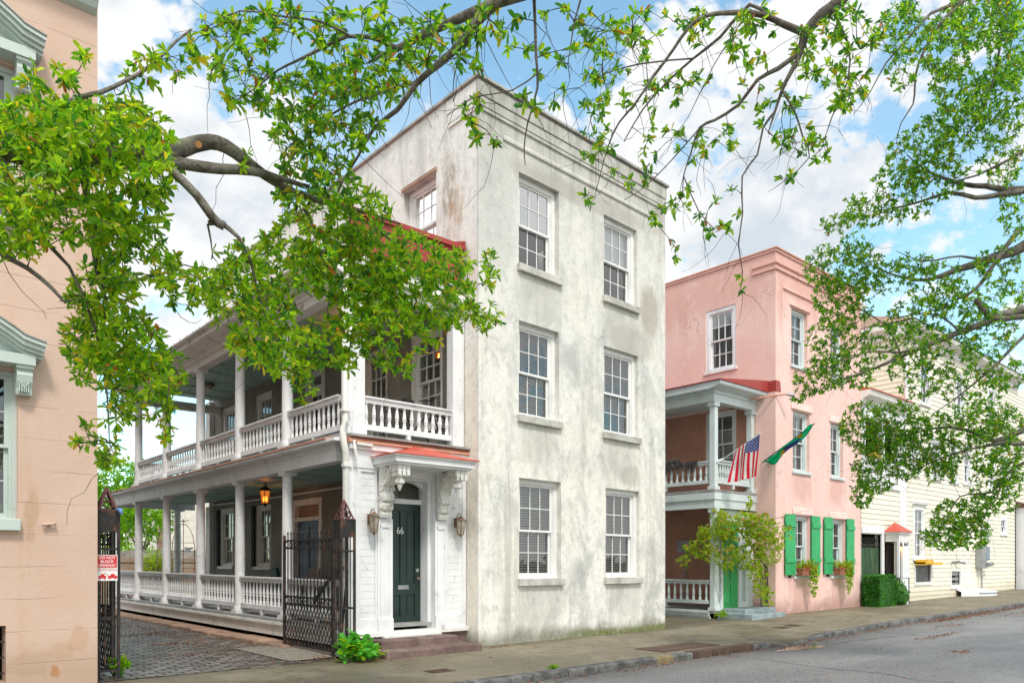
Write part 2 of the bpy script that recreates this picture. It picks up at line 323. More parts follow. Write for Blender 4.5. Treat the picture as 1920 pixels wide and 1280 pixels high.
M['glassbright'] = make_glass('sky_reflecting_glass', (0.02, 0.025, 0.025), 0.38, 0.6)
M['blind'] = simple('white_blind_slats', (0.66, 0.67, 0.64), 0.6, 0.05, 2, 0)
M['shade'] = simple('white_roller_blind', (0.86, 0.88, 0.90), 0.7, 0.04, 2, 0)
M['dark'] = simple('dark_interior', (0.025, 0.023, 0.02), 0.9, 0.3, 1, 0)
M['step'] = simple('brownstone_step', (0.16, 0.105, 0.092), 0.75, 0.3, 3, 0.5, dirt=(0.30, 0.235, 0.21), dirt_amt=0.55)
M['bluestep'] = simple('blue_grey_step', (0.27, 0.33, 0.35), 0.75, 0.25, 3, 0.4, dirt=(0.20, 0.20, 0.17), dirt_amt=0.5)
M['slab'] = simple('sandstone_slab', (0.36, 0.235, 0.165), 0.85, 0.3, 2.2, 0.5, dirt=(0.18, 0.13, 0.09), dirt_amt=0.6)
M['iron'] = make_iron()
M['rustpaint'] = simple('flaking_red_iron', (0.13, 0.05, 0.048), 0.7, 0.3, 6, 0.4, dirt=(0.05, 0.045, 0.045), dirt_amt=0.7)
M['copper'] = simple('aged_copper', (0.22, 0.13, 0.09), 0.5, 0.3, 8, 0.2, metal=0.5, dirt=(0.25, 0.38, 0.34), dirt_amt=0.5)
M['lampglass'] = simple('bevelled_lamp_glass', (0.34, 0.30, 0.24), 0.15, 0.3, 12, 0.2)
M['brass'] = simple('old_brass', (0.32, 0.26, 0.18), 0.35, 0.2, 6, 0.1, metal=0.9)
M['steel'] = simple('grey_steel', (0.34, 0.35, 0.36), 0.45, 0.15, 5, 0.1, metal=0.6)
M['black'] = simple('black_metal', (0.02, 0.02, 0.02), 0.5, 0.2, 5, 0.1)
M['flame'] = make_emit('amber_lamp_glow', (1.0, 0.36, 0.07), 5.0)
M['asphalt'] = make_asphalt(); M['walk'] = make_sidewalk(); M['paver'] = make_paver(); M['kerb'] = make_kerb()
M['soil'] = simple('bare_soil', (0.17, 0.14, 0.095), 0.95, 0.3, 1.3, 0.6, dirt=(0.09, 0.10, 0.04), dirt_amt=0.6)
M['gravel'] = simple('pale_gravel', (0.30, 0.27, 0.225), 0.95, 0.55, 24, 1.0, dirt=(0.13, 0.10, 0.07), dirt_amt=0.7)
M['clap'] = make_clap()
M['brick'] = make_brickwall()
M['bark'] = make_bark(); M['twig'] = make_bark('dark_twig_bark', (0.05, 0.042, 0.035), (0.14, 0.125, 0.105))
M['cutwood'] = simple('fresh_cut_wood', (0.55, 0.27, 0.11), 0.8, 0.2, 20, 0.2)
M['lime'] = make_leaf('lime_leaf', (0.37, 0.54, 0.02), .66); M['mid'] = make_leaf('mid_green_leaf', (0.18, 0.40, 0.02), .62); M['deep'] = make_leaf('deep_green_leaf', (0.06, 0.22, 0.03), 0.5)
M['gold'] = make_leaf('yellowing_leaf', (0.60, 0.48, 0.03), .6); M['rust'] = make_leaf('dead_orange_leaf', (0.46, 0.15, 0.03), 0.3)
M['olive'] = make_leaf('olive_leaf', (0.16, 0.24, 0.03)); M['box'] = make_leaf('box_hedge_leaf', (0.035, 0.20, 0.02), 0.3)
M['vine'] = make_leaf('yellow_green_vine_leaf', (0.42, 0.45, 0.03)); M['blossom'] = make_leaf('pink_blossom', (0.66, 0.22, 0.20)); M['redbloom'] = make_leaf('red_flower', (0.45, 0.02, 0.03)); M['purple'] = make_leaf('purple_leaf', (0.12, 0.06, 0.14)); M['nettle'] = make_leaf('fresh_weed_leaf', (0.10, 0.40, 0.04))
M['far'] = make_leaf('bright_yard_leaf', (0.22, 0.46, 0.045), 0.5)
M['litter'] = simple('dry_brown_leaf', (0.22, 0.10, 0.055), 0.9, 0.4, 9, 0.3)
M['litter2'] = simple('dry_tan_leaf', (0.34, 0.22, 0.11), 0.9, 0.4, 9, 0.3)
M['terracotta'] = simple('terracotta_box', (0.30, 0.11, 0.06), 0.85, 0.2, 5, 0.2)
M['ltwood'] = simple('weathered_fence_board', (0.36, 0.33, 0.29), 0.85, 0.35, 3, 0.3)
M['signred'] = simple('sign_red', (0.62, 0.03, 0.045), 0.4, 0.05, 2, 0); M['signwhite'] = simple('sign_white', (0.82, 0.82, 0.80), 0.4, 0.05, 2, 0)
M['flagred'] = make_leaf('flag_red_cloth', (0.72, 0.02, 0.06), .35, .1, .8); M['flagwhite'] = make_leaf('flag_white_cloth', (0.80, 0.80, 0.82), .35, .1, .8); M['flagblue'] = make_leaf('flag_blue_cloth', (0.04, 0.06, 0.26), .3, .1, .8)
M['flaggreen'] = make_leaf('flag_green_cloth', (0.01, 0.42, 0.27), .45, .1, .8); M['flagyellow'] = simple('flag_yellow_cloth', (0.75, 0.52, 0.02), 0.7, 0.08, 4, 0.05)
M['yellow'] = simple('yellow_plastic', (0.75, 0.42, 0.02), 0.5, 0.08, 4, 0.05)
M['blueplastic'] = simple('blue_tarp', (0.12, 0.25, 0.50), 0.6, 0.1, 4, 0.1)
M['creamwall'] = simple('pale_render', (0.72, 0.68, 0.60), 0.9, 0.12, 1, 0.2, dirt=(0.5, 0.46, 0.4), dirt_amt=0.3)
M['bluegrey'] = simple('blue_grey_shutter', (0.22, 0.28, 0.34), 0.6, 0.12, 3, 0.1)
M['ironlid'] = simple('rusty_iron_lid', (0.11, 0.07, 0.05), 0.75, 0.3, 5, 0.5, metal=0.2)
M['water'] = simple('gutter_puddle', (0.05, 0.035, 0.026), 0.12, 0.2, 2, 0.02, spec=0.6)
M['wicker'] = simple('dark_green_wicker', (0.02, 0.06, 0.045), 0.6, 0.3, 20, 0.4)

# ------------------------------------------------------------ mesh builder
def ident(u, d, z): return (u, d, z)
def front(y0): return lambda u, d, z: (u, y0 + d, z)
def side(x0): return lambda u, d, z: (x0 + d, u, z)

class MB:
    def __init__(s, T=ident): s.v = []; s.f = []; s.mi = []; s.mats = []; s.T = T
    def idx(s, mat):
        if mat not in s.mats: s.mats.append(mat)
        return s.mats.index(mat)
    def pt(s, p): s.v.append(s.T(*p)); return len(s.v) - 1
    def face(s, pts, mat=None):
        i = [s.pt(p) for p in pts]; s.f.append(i); s.mi.append(s.idx(mat) if mat else 0)
    def box(s, u0, u1, d0, d1, z0, z1, mat=None):
        k = s.idx(mat) if mat else 0
        a = [s.pt(p) for p in ((u0, d0, z0), (u1, d0, z0), (u1, d1, z0), (u0, d1, z0), (u0, d0, z1), (u1, d0, z1), (u1, d1, z1), (u0, d1, z1))]
        for q in ((0, 3, 2, 1), (4, 5, 6, 7), (0, 1, 5, 4), (1, 2, 6, 5), (2, 3, 7, 6), (3, 0, 4, 7)):
            s.f.append([a[j] for j in q]); s.mi.append(k)
        return s
    def prism(s, poly, d0, d1, mat=None):
        """polygon in (u, z), extruded along d"""
        k = s.idx(mat) if mat else 0; n = len(poly)
        a = [s.pt((u, d0, z)) for u, z in poly]; b = [s.pt((u, d1, z)) for u, z in poly]
        s.f.append(a); s.f.append(b[::-1]); s.mi += [k, k]
        for i in range(n): s.f.append([a[i], b[i], b[(i + 1) % n], a[(i + 1) % n]]); s.mi.append(k)
        return s
    def prism_u(s, poly, u0, u1, mat=None):
        """polygon in (d, z), extruded along u"""
        k = s.idx(mat) if mat else 0; n = len(poly)
        a = [s.pt((u0, d, z)) for d, z in poly]; b = [s.pt((u1, d, z)) for d, z in poly]
        s.f.append(a); s.f.append(b[::-1]); s.mi += [k, k]
        for i in range(n): s.f.append([a[i], b[i], b[(i + 1) % n], a[(i + 1) % n]]); s.mi.append(k)
        return s
    def lathe(s, prof, cu, cd, n=12, mat=None):
        k = s.idx(mat) if mat else 0; rings = []
        for r, z in prof:
            rings.append([s.pt((cu + r * math.cos(2 * math.pi * i / n), cd + r * math.sin(2 * math.pi * i / n), z)) for i in range(n)])
        for a, b in zip(rings, rings[1:]):
            for i in range(n): s.f.append([a[i], a[(i + 1) % n], b[(i + 1) % n], b[i]]); s.mi.append(k)
        s.f.append(rings[0][::-1]); s.f.append(rings[-1]); s.mi += [k, k]
        return s
    def tube(s, pts, rad, n=6, mat=None, cap=True):
        k = s.idx(mat) if mat else 0
        pts = [Vector(p) for p in pts]
        if not hasattr(rad, '__len__'): rad = [rad] * len(pts)
        rings = []; ref = Vector((0.13, 0.31, 0.94)).normalized()
        for i, p in enumerate(pts):
            t = (pts[min(i + 1, len(pts) - 1)] - pts[max(i - 1, 0)])
            t = t.normalized() if t.length > 1e-9 else Vector((0, 0, 1))
            r_ = ref if abs(t.dot(ref)) < 0.97 else Vector((1, 0, 0))
            a = t.cross(r_).normalized(); b = t.cross(a)
            rings.append([s.pt(tuple(p + rad[i] * (math.cos(2 * math.pi * j / n) * a + math.sin(2 * math.pi * j / n) * b))) for j in range(n)])
        for a, b in zip(rings, rings[1:]):
            for i in range(n): s.f.append([a[i], a[(i + 1) % n], b[(i + 1) % n], b[i]]); s.mi.append(k)
        if cap: s.f.append(rings[0][::-1]); s.f.append(rings[-1]); s.mi += [k, k]
        return s
    def wall(s, u0, u1, z0, z1, holes, th, mat=None):
        k = s.idx(mat) if mat else 0
        us = sorted({u0, u1, *[h[0] for h in holes], *[h[1] for h in holes]}); zs = sorted({z0, z1, *[h[2] for h in holes], *[h[3] for h in holes]})
        us = [u for u in us if u0 <= u <= u1]; zs = [z for z in zs if z0 <= z <= z1]
        for a, b in zip(us, us[1:]):
            for c, d in zip(zs, zs[1:]):
                mu, mz = (a + b) / 2, (c + d) / 2
                if any(h[0] < mu < h[1] and h[2] < mz < h[3] for h in holes): continue
                for dd in (0, th): s.face([(a, dd, c), (b, dd, c), (b, dd, d), (a, dd, d)]); s.mi[-1] = k
        for h in list(holes) + [(u0, u1, z0, z1)]:
            a, b, c, d = h[:4]
            for q in (((a, 0, c), (a, th, c), (a, th, d), (a, 0, d)), ((b, 0, c), (b, th, c), (b, th, d), (b, 0, d)), ((a, 0, c), (b, 0, c), (b, th, c), (a, th, c)), ((a, 0, d), (b, 0, d), (b, th, d), (a, th, d))):
                s.face(q); s.mi[-1] = k
        return s
    def build(s, name, mat=None, parent=None, smooth=False, bevel=0.0, recalc=True):
        me = bpy.data.meshes.new(name)
        L = ROOT.get(parent.name, Vector()) if parent else Vector()
        if L.length > 0: vs = [(x - L.x, y - L.y, z - L.z) for x, y, z in s.v]
        else: vs = s.v
        me.from_pydata(vs, [], s.f)
        mats = s.mats if s.mats else [mat]
        for mm in mats: me.materials.append(M[mm])
        if len(mats) > 1: me.polygons.foreach_set('material_index', s.mi)
        if recalc:
            bm = bmesh.new(); bm.from_mesh(me); bmesh.ops.recalc_face_normals(bm, faces=bm.faces); bm.to_mesh(me); bm.free()
        if smooth: me.polygons.foreach_set('use_smooth', [True] * len(me.polygons))
        o = bpy.data.objects.new(name, me); COL.objects.link(o)
        if smooth == 'auto':
            me.set_sharp_from_angle(angle=R(40))
        if parent: o.parent = parent; ROOT[o.name] = L
        if bevel:
            b = o.modifiers.new('soft_edge', 'BEVEL'); b.width = bevel; b.segments = 2; b.limit_method = 'ANGLE'
        return o
ROOT = {}
def thing(name, label, cat, loc=(0, 0, 0), group=None):
    o = bpy.data.objects.new(name, None); COL.objects.link(o); o.location = loc; o.empty_display_size = 0.2
    o['label'] = label; o['category'] = cat
    if group: o['group'] = group
    ROOT[o.name] = Vector(loc); return o
def tag(o, label, cat, group=None):
    o['label'] = label; o['category'] = cat
    if group: o['group'] = group
    return o
def struct(o): o['kind'] = 'structure'; return o
def stuff(o): o['kind'] = 'stuff'; return o
def solo(mb, name, mat, label, cat, loc, group=None, smooth=False, bevel=0):
    """a thing that is one mesh, origin at loc"""
    L = Vector(loc); mb.v = [(x - L.x, y - L.y, z - L.z) for x, y, z in mb.v]
    o = mb.build(name, mat, None, smooth, bevel); o.location = loc
    return tag(o, label, cat, group)

def gz(x):
    pts = ((-60, -0.25), (-7, 0.0), (6, 0.0), (11, 0.10), (17, 0.135), (25, 0.2), (50, 0.5), (400, 3.0))
    for (a, za), (b, zb) in zip(pts, pts[1:]):
        if x <= b: return za + (zb - za) * max(0, (x - a)) / (b - a)
    return pts[-1][1]
# ------------------------------------------------------------ sky and sun
SUN_EL, SUN_AZ = 52.0, 205.0   # azimuth of the sun measured clockwise from +Y
w = bpy.data.worlds.new('World'); S.world = w; w.use_nodes = True
t = w.node_tree; t.nodes.clear()
wm = NT.__new__(NT); wm.t = t; wm.m = None
wout = t.nodes.new('ShaderNodeOutputWorld'); bg = t.nodes.new('ShaderNodeBackground'); t.links.new(bg.outputs[0], wout.inputs[0])
sky = t.nodes.new('ShaderNodeTexSky'); sky.sky_type = 'NISHITA'; sky.sun_disc = False
sky.sun_elevation = R(SUN_EL); sky.sun_rotation = R(SUN_AZ); sky.air_density = 1.0; sky.dust_density = 0.6; sky.ozone_density = 1.4
tc = t.nodes.new('ShaderNodeTexCoord'); DIR = tc.outputs['Generated']; wm.pos = DIR
def skydir(px, py): return (at(px, py, 1.0) - Vector(CAMP)).normalized()
def cloud(px, py, r, a=1.0):
    d = wm.n('ShaderNodeVectorMath', operation='DOT_PRODUCT'); wm.link(DIR, d.inputs[0]); d.inputs[1].default_value = skydir(px, py)
    return wm.ramp(d.outputs['Value'], math.cos(math.radians(r * 1.35)), math.cos(math.radians(r * 0.1)), 0.0, a)
CL = [(1330, 190, 6.5, 1), (1420, 260, 8, 1), (1560, 330, 5.5, 1), (1270, 330, 7, 1), (1400, 420, 9, 0.95), (1560, 470, 9, .85), (1175, 190, 4, .62), (1015, 200, 3.5, .5),
      (355, 245, 3.6, 1), (470, 250, 5.0, .9), (250, 330, 5.5, 1), (430, 400, 8, 1), (205, 45, 3.6, .95), (290, 15, 2.5, .6), (1715, 170, 2.6, .8), (1785, 155, 2.6, .75), (1790, 60, 3.5, .8), (1640, 50, 3.0, .6),
      (1900, 230, 3, .6), (1790, 440, 5, .9), (100, 330, 6, 1), (760, 330, 6, .55), (1480, 150, 5, .95)]
GR = [(1430, 375, 5.5, 1), (1545, 395, 4.5, 1), (1330, 360, 3, .8), (430, 335, 4, .7), (370, 310, 3, .6), (1290, 230, 2.5, .5), (1600, 520, 4, .6)]
acc = None
for c in CL:
    v = cloud(*c); acc = v if acc is None else wm.math('MAXIMUM', acc, v)
sx = wm.n('ShaderNodeSeparateXYZ'); wm.link(DIR, sx.inputs[0]); dz = sx.outputs[2]
horizon = wm.ramp(dz, 0.46, 0.27, 0.0, 0.62)
n5 = wm.noise(24.0, 8, (1, 1, 1.3), 0.6, 0.4)
n1 = wm.noise(5.0, 11, (1, 1, 1.5), 0.56, 0.15); n2 = wm.noise(11.0, 9, (1, 1, 1.3), 0.6, 0.2); n3 = wm.noise(3.2, 7, (1, 1, 2.2), 0.55, 0.2)
# unseen cloud behind and beside the photographer, added for even lighting
fd = wm.n('ShaderNodeVectorMath', operation='DOT_PRODUCT'); wm.link(DIR, fd.inputs[0]); fd.inputs[1].default_value = (FWD[0], FWD[1], 0.35)
back = wm.ramp(fd.outputs['Value'], 0.62, 0.30, 0.0, 0.95)
base = wm.math('MAXIMUM', wm.math('MAXIMUM', acc, horizon), back)
def shifted(dzv):
    a = wm.n('ShaderNodeVectorMath', operation='ADD'); wm.link(DIR, a.inputs[0]); a.inputs[1].default_value = (0, 0, dzv); return a.outputs[0]
n1b = wm.noise(5.0, 11, (1, 1, 1.5), 0.56, 0.15, coord=shifted(0.06)); n2b = wm.noise(11.0, 9, (1, 1, 1.3), 0.6, 0.2, coord=shifted(0.035))
def wsum(*q):
    t_ = None
    for v, k in q:
        u = wm.math('MULTIPLY', wm.math('SUBTRACT', v, 0.5), k); t_ = u if t_ is None else wm.math('ADD', t_, u)
    return t_
dens = wm.math('ADD', base, wsum((n1, 1.9), (n2, 1.9), (n5, 1.1)))
mask = wm.ramp(dens, 0.56, 0.88)
thin = wm.math('MULTIPLY', wm.ramp(n3, 0.38, 0.75), 0.3)
mask2 = wm.math('MAXIMUM', mask, thin)
gacc = None
for c in GR:
    v = cloud(*c); gacc = v if gacc is None else wm.math('MAXIMUM', gacc, v)
n4 = wm.noise(22.0, 6, (1, 1, 1.3), 0.6, 0.3)
under = wm.math('ADD', wsum((n1b, 1.5), (n2b, 1.3)), wm.math('MULTIPLY', wsum((n1, 1.5), (n2, 1.3)), -1.0))
shade = wm.ramp(wm.math('ADD', wm.math('ADD', under, wm.math('MULTIPLY', gacc, 0.55)), wsum((n1, 1.2), (n5, .5))), 0.05, 0.75)
cloudc = wm.mix(wm.ramp(fd.outputs['Value'], 0.62, 0.30, 0.0, 0.72), wm.mix(shade, (5.9, 5.95, 6.0), (4.1, 4.55, 5.0)), (10.5, 10.4, 10.2))  # cloud outside the view made brighter than the visible cloud to light the scene
skyc = wm.mix(1.0, sky.outputs[0], (1.75, 2.08, 1.78), 'MULTIPLY')
wm.link(wm.mix(mask2, skyc, cloudc), bg.inputs[0]); bg.inputs[1].default_value = 0.1
sl = bpy.data.lights.new('sun', 'SUN'); so = bpy.data.objects.new('sun', sl); COL.objects.link(so)
sl.energy = 1.5; sl.angle = R(10); sl.color = (1.0, 0.95, 0.87)
az = R(SUN_AZ); sd = Vector((math.sin(az) * math.cos(R(SUN_EL)), math.cos(az) * math.cos(R(SUN_EL)), math.sin(R(SUN_EL))))
so.rotation_euler = sd.to_track_quat('Z', 'Y').to_euler(); so.location = (0, -20, 30)
S.view_settings.view_transform = 'Standard'; S.view_settings.look = 'None'; S.view_settings.exposure = 0.75; S.view_settings.gamma = 1

# ------------------------------------------------------------ ground, road, pavement
XS = [-400, -120, -60, -30, -20] + [x * 1.0 for x in range(-14, 40)] + [45, 50, 60, 80, 120, 400]
def sheet(name, mat, xs, ys, zf, jitter=0):
    mb = MB()
    for a, b in zip(xs, xs[1:]):
        for c, d in zip(ys, ys[1:]):
            mb.face([(a, c, zf(a, c)), (b, c, zf(b, c)), (b, d, zf(b, d)), (a, d, zf(a, d))])
    o = mb.build(name, mat); 
    bm = bmesh.new(); bm.from_mesh(o.data); bmesh.ops.remove_doubles(bm, verts=bm.verts, dist=0.001); bm.to_mesh(o.data); bm.free()
    return struct(o)
sheet('ground', 'soil', XS, [-400, -60, -12, -3.25, -3.20, 0, 8, 20, 40, 400], lambda x, y: gz(x) - (0.18 if y < -3.22 else 0.03))
sheet('road', 'asphalt', [x for x in XS if -120 <= x <= 120], [-13, -10, -8, -6, -4.5, -3.28], lambda x, y: gz(x) - 0.105 - 0.012 * max(0, (-y - 6)) * 0 )
APR = [(-6.9, -3.4), (4.75, 7.2), (25.3, 32)]          # dropped kerbs
def drop(x):
    d = 0
    for a, b in APR:
        if a < x < b: d = max(d, min(1, (x - a) / 0.8, (b - x) / 0.8))
    return d
xs2 = sorted(set([x for x in XS if -60 <= x <= 80] + [x * 0.4 for x in range(-20, 84)]))
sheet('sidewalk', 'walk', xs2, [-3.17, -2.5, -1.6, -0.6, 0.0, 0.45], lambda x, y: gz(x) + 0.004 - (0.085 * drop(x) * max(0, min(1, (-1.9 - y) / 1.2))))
kb = MB(); xk = [x * 0.3 for x in range(-60, 140)]
for a, b in zip(xk, xk[1:]):
    za, zb = gz(a) - 0.085 * drop(a), gz(b) - 0.085 * drop(b)
    ja, jb = 0.012 * math.sin(a * 2.1), 0.012 * math.sin(b * 2.1)
    P = [(-3.31, -0.2), (-3.31, -0.02), (-3.29, 0.008), (-3.16, 0.012), (-3.16, -0.2)]
    for (y0, h0), (y1, h1) in zip(P, P[1:]):
        kb.face([(a, y0 + ja, za + h0), (b, y0 + jb, zb + h0), (b, y1 + jb * (y1 < -3.2), zb + h1), (a, y1 + ja * (y1 < -3.2), za + h1)])
struct(kb.build('kerb', 'kerb'))
def bumpy(x, y): return 0.012 + 0.02 * mnoise.noise(Vector((x * 0.9, y * 0.9, 3)))
sheet('driveway', 'paver', [-6.62, -6.0, -5.4, -4.8, -4.2, -3.6, -3.1], [0.02 + 0.5 * i for i in range(62)], lambda x, y: bumpy(x, y) + 0.002 * max(0, y))
sheet('passage', 'walk', [5.9, 6.6, 7.4, 8.2, 8.9], [0.47, 1.5, 3, 6, 10, 16], lambda x, y: gz(x) + 0.006 + 0.01 * mnoise.noise(Vector((x, y, 1))))
gm = MB()
for i in range(14):
    for j in range(12):
        x0, x1 = -3.75 + i * 0.09, -3.75 + (i + 1) * 0.09; y0, y1 = 0.25 + j * 0.2, 0.25 + (j + 1) * 0.2
        f = lambda x, y: 0.03 + 0.035 * math.sin(math.pi * max(0, min(1, (x + 3.75) / 1.26))) * math.sin(math.pi * (y - 0.25) / 2.4)
        gm.face([(x0, y0, f(x0, y0)), (x1, y0, f(x1, y0)), (x1, y1, f(x1, y1)), (x0, y1, f(x0, y1))])
struct(gm.build('gravel_patch', 'gravel'))
# puddle and oil-dark patch at the dropped kerb
pm = MB(); pc = (5.6, -3.75)
pm.face([(pc[0] + 1.0 * math.cos(k * 0.35) * (1 + 0.25 * math.sin(k * 1.7)), pc[1] + 0.22 * math.sin(k * 0.35) * (1 + 0.2 * math.cos(k * 2.3)), gz(5) - 0.1) for k in range(18)])
struct(pm.build('puddle', 'water'))
# painted line at the edge of the parking lane, far right foreground
lm = MB()
lm.face([(3.2, -7.42, -0.1005), (6, -7.40, -0.1005), (6, -7.28, -0.1005), (3.2, -7.30, -0.1005)])
M['faintline'] = simple('worn_road_paint', (0.235, 0.235, 0.23), 0.7, 0.2, 6, 0.2)


# ------------------------------------------------------------ windows
def window(root, T, u0, u1, z0, z1, cols=3, rows=2, depth=0.12, fw=0.09, fmat='sash', sill=None, blind='blind', gl='glass', glu=None, blow=None, mw=0.016, sillm='stone', bd=0.10, th=0.34, split=0.5):
    """double-hung sash window set into an opening; window > sash, pane, blind, sill"""
    f = MB(T)
    f.box(u0, u0 + fw, depth, th, z0, z1); f.box(u1 - fw, u1, depth, th, z0, z1)
    f.box(u0 + fw, u1 - fw, depth, th, z1 - fw, z1); f.box(u0 + fw, u1 - fw, depth - 0.02, th, z0, z0 + fw * 0.6)
    f.box(u0 + fw, u0 + fw + 0.03, depth + 0.03, th, z0 + fw * .6, z1 - fw); f.box(u1 - fw - 0.03, u1 - fw, depth + 0.03, th, z0 + fw * .6, z1 - fw)
    W = f.build('window', fmat, root)
    a, b = u0 + fw + 0.03, u1 - fw - 0.03; c, e = z0 + fw * 0.6, z1 - fw; mid = c + (e - c) * split
    s = MB(T); r = 0.045
    for (za, zb, d) in ((mid - 0.02, e, depth + 0.04), (c, mid + 0.02, depth + 0.09)):
        s.box(a, a + r, d, d + 0.04, za, zb); s.box(b - r, b, d, d + 0.04, za, zb)
        s.box(a + r, b - r, d, d + 0.04, zb - r, zb); s.box(a + r, b - r, d, d + 0.04, za, za + r)
        for i in range(1, cols):
            u = a + r + (b - a - 2 * r) * i / cols; s.box(u - mw / 2, u + mw / 2, d + 0.004, d + 0.034, za + r, zb - r)
        for j in range(1, rows):
            z = za + r + (zb - za - 2 * r) * j / rows; s.box(a + r, b - r, d + 0.007, d + 0.031, z - mw / 2, z + mw / 2)
    s.build('sash', fmat, W)
    for (za, zb, d, g) in ((mid, e, depth + 0.06, glu or gl), (c, mid, depth + 0.11, gl)):
        p = MB(T); p.face([(a + r * .6, d, za), (b - r * .6, d, za), (b - r * .6, d, zb - r * .5), (a + r * .6, d, zb - r * .5)]); p.build('pane', g, W, recalc=False)
    for nm, (za, zb) in ((blind, (mid, e)), (blow or blind, (c, mid))):
        if nm == 'none': continue
        p = MB(T); d = depth + 0.15 + (0.02 if za == c else 0)
        if nm in ('shade', 'curtain'): p.box(a, b, d, d + 0.012, za, zb)
        else:
            k = int((zb - za) / 0.052)
            for i in range(k):
                z = za + (zb - za) * (i + .5) / k + random.uniform(-.003, .003)
                p.face([(a, d, z - 0.017), (b, d, z - 0.017 + random.uniform(-.003, .003)), (b, d + 0.036, z + 0.017), (a, d + 0.036, z + 0.017)])
            for uu in (a + 0.2, b - 0.2): p.box(uu - .004, uu + .004, d - .004, d - .001, za, zb)
        p.build('blind', nm, W, recalc=False)
    if sill:
        k = MB(T); k.box(u0 - sill[0], u1 + sill[0], -sill[1], depth + 0.02, z0 - sill[2], z0 - 0.004); k.build('sill', sillm, W, bevel=0.008)
    return W

def balusters(mb, p0, p1, zb, zt, sp=0.175, r=0.045, mat=None, n=6):
    """turned balusters between two points (plan), zb..zt"""
    L = math.dist(p0, p1); k = max(1, int(L / sp)); H = zt - zb
    prof = [(.9, 0), (.9, .16), (.55, .20), (.75, .23), (.75, .26), (.5, .30), (.95, .38), (.95, .41), (.6, .44), (.98, .47), (.45, .93), (.85, .95), (.85, 1.0)]
    for i in range(k):
        q = (i + .5) / k; x = p0[0] + (p1[0] - p0[0]) * q; y = p0[1] + (p1[1] - p0[1]) * q
        mb.lathe([(r * a, zb + H * h) for a, h in prof], x, y, n, mat)
def railing(root, p0, p1, z0, z1, mat='white', sp=0.175, w=0.05, r=0.045, name='railing'):
    mb = MB(); dx, dy = p1[0] - p0[0], p1[1] - p0[1]; L = math.hypot(dx, dy); nx, ny = -dy / L, dx / L
    def bar(za, zb, hw):
        a = [(p0[0] + nx * hw * s_, p0[1] + ny * hw * s_) for s_ in (-1, 1)]; b = [(p1[0] + nx * hw * s_, p1[1] + ny * hw * s_) for s_ in (-1, 1)]
        q = [a[0], b[0], b[1], a[1]]
        i0 = [mb.pt((x, y, za)) for x, y in q]; i1 = [mb.pt((x, y, zb)) for x, y in q]
        for f in ((i0[::-1]), i1, *[[i0[k], i0[(k + 1) % 4], i1[(k + 1) % 4], i1[k]] for k in range(4)]): mb.f.append(list(f)); mb.mi.append(0)
    bar(z1 - 0.03, z1, w + 0.03); bar(z1 - 0.11, z1 - 0.03, w - 0.01); bar(z0, z0 + 0.10, w - 0.005)
    m = ((p0[0] + p1[0]) / 2, (p0[1] + p1[1]) / 2)
    balusters(mb, p0, p1, z0 + 0.10, z1 - 0.11, sp, r)
    mb.box(m[0] - .04, m[0] + .04, m[1] - .04, m[1] + .04, z0 - 0.12, z0)
    return mb.build(name, mat, root, smooth='auto')
def column(root, x, y, z0, z1, r=0.15, mat='white', name='column'):
    mb = MB(); mb.box(x - r * 1.35, x + r * 1.35, y - r * 1.35, y + r * 1.35, z0, z0 + 0.07)
    H = z1 - z0
    prof = [(1.25, .07), (1.28, .10), (1.22, .14), (1.02, .15), (1.0, .2), (1.0, H * .33), (.95, H * .6), (.87, H - .24), (.86, H - .22), (.95, H - .21), (.95, H - .19), (.86, H - .18), (.86, H - .12), (1.1, H - .07)]
    mb.lathe([(r * a, z0 + h) for a, h in prof], x, y, 20)
    mb.box(x - r * 1.22, x + r * 1.22, y - r * 1.22, y + r * 1.22, z1 - 0.07, z1)
    return mb.build(name, mat, root, smooth='auto')
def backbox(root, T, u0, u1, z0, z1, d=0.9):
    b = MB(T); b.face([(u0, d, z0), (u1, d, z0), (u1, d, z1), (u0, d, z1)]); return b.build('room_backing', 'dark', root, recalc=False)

# ------------------------------------------------------------ the cream stucco house
house = thing('townhouse', 'tall stained cream stucco house with a two tier white piazza and dark door 66', 'house', (0, 0, 0))
WX, WD, WH = 5.86, 14.4, 11.02
sagz = lambda u, z: z * (1 - 0.0034 * max(u, 0))
TFH = lambda u, d, z: (u, d, sagz(u, z))
FW = {'3L': (1.05, 2.2, 7.70, 9.57), '3R': (3.62, 4.78, 7.72, 9.57), '2L': (1.05, 2.2, 4.64, 6.56), '2R': (3.62, 4.82, 4.62, 6.58), '1L': (1.06, 2.26, 1.31, 3.36), '1R': (3.68, 4.87, 1.31, 3.35)}
wm_ = MB(TFH); wm_.wall(0, WX, -0.3, WH, [v for v in FW.values()], 0.34)
SW = {'3': (1.39, 2.62, 8.02, 9.72), '3b': (6.9, 7.95, 8.02, 9.68), '2a': (1.15, 2.30, 4.45, 6.50), '2b': (3.25, 4.30, 4.3, 6.50), '2d': (6.2, 7.25, 3.9, 6.60), '2e': (9.4, 10.5, 4.45, 6.55), '2f': (12.1, 13.2, 4.45, 6.55),
      '1d': (6.35, 8.05, 0.5, 3.30), '1e': (9.45, 10.5, 1.5, 3.30), '1f': (12.25, 13.35, 1.5, 3.34), '1b': (2.6, 3.8, 1.5, 3.3)}
wm_.T = side(0); wm_.wall(0.34, WD, -0.3, WH, list(SW.values()), 0.34)
wm_.T = TFH
wm_.face([(WX, 0, -0.3), (WX, WD, -0.3), (WX, WD, WH), (WX, 0, WH)]); wm_.face([(0, WD, -0.3), (WX, WD, -0.3), (WX, WD, WH), (0, WD, WH)])
wm_.build('wall', 'stucco', house)
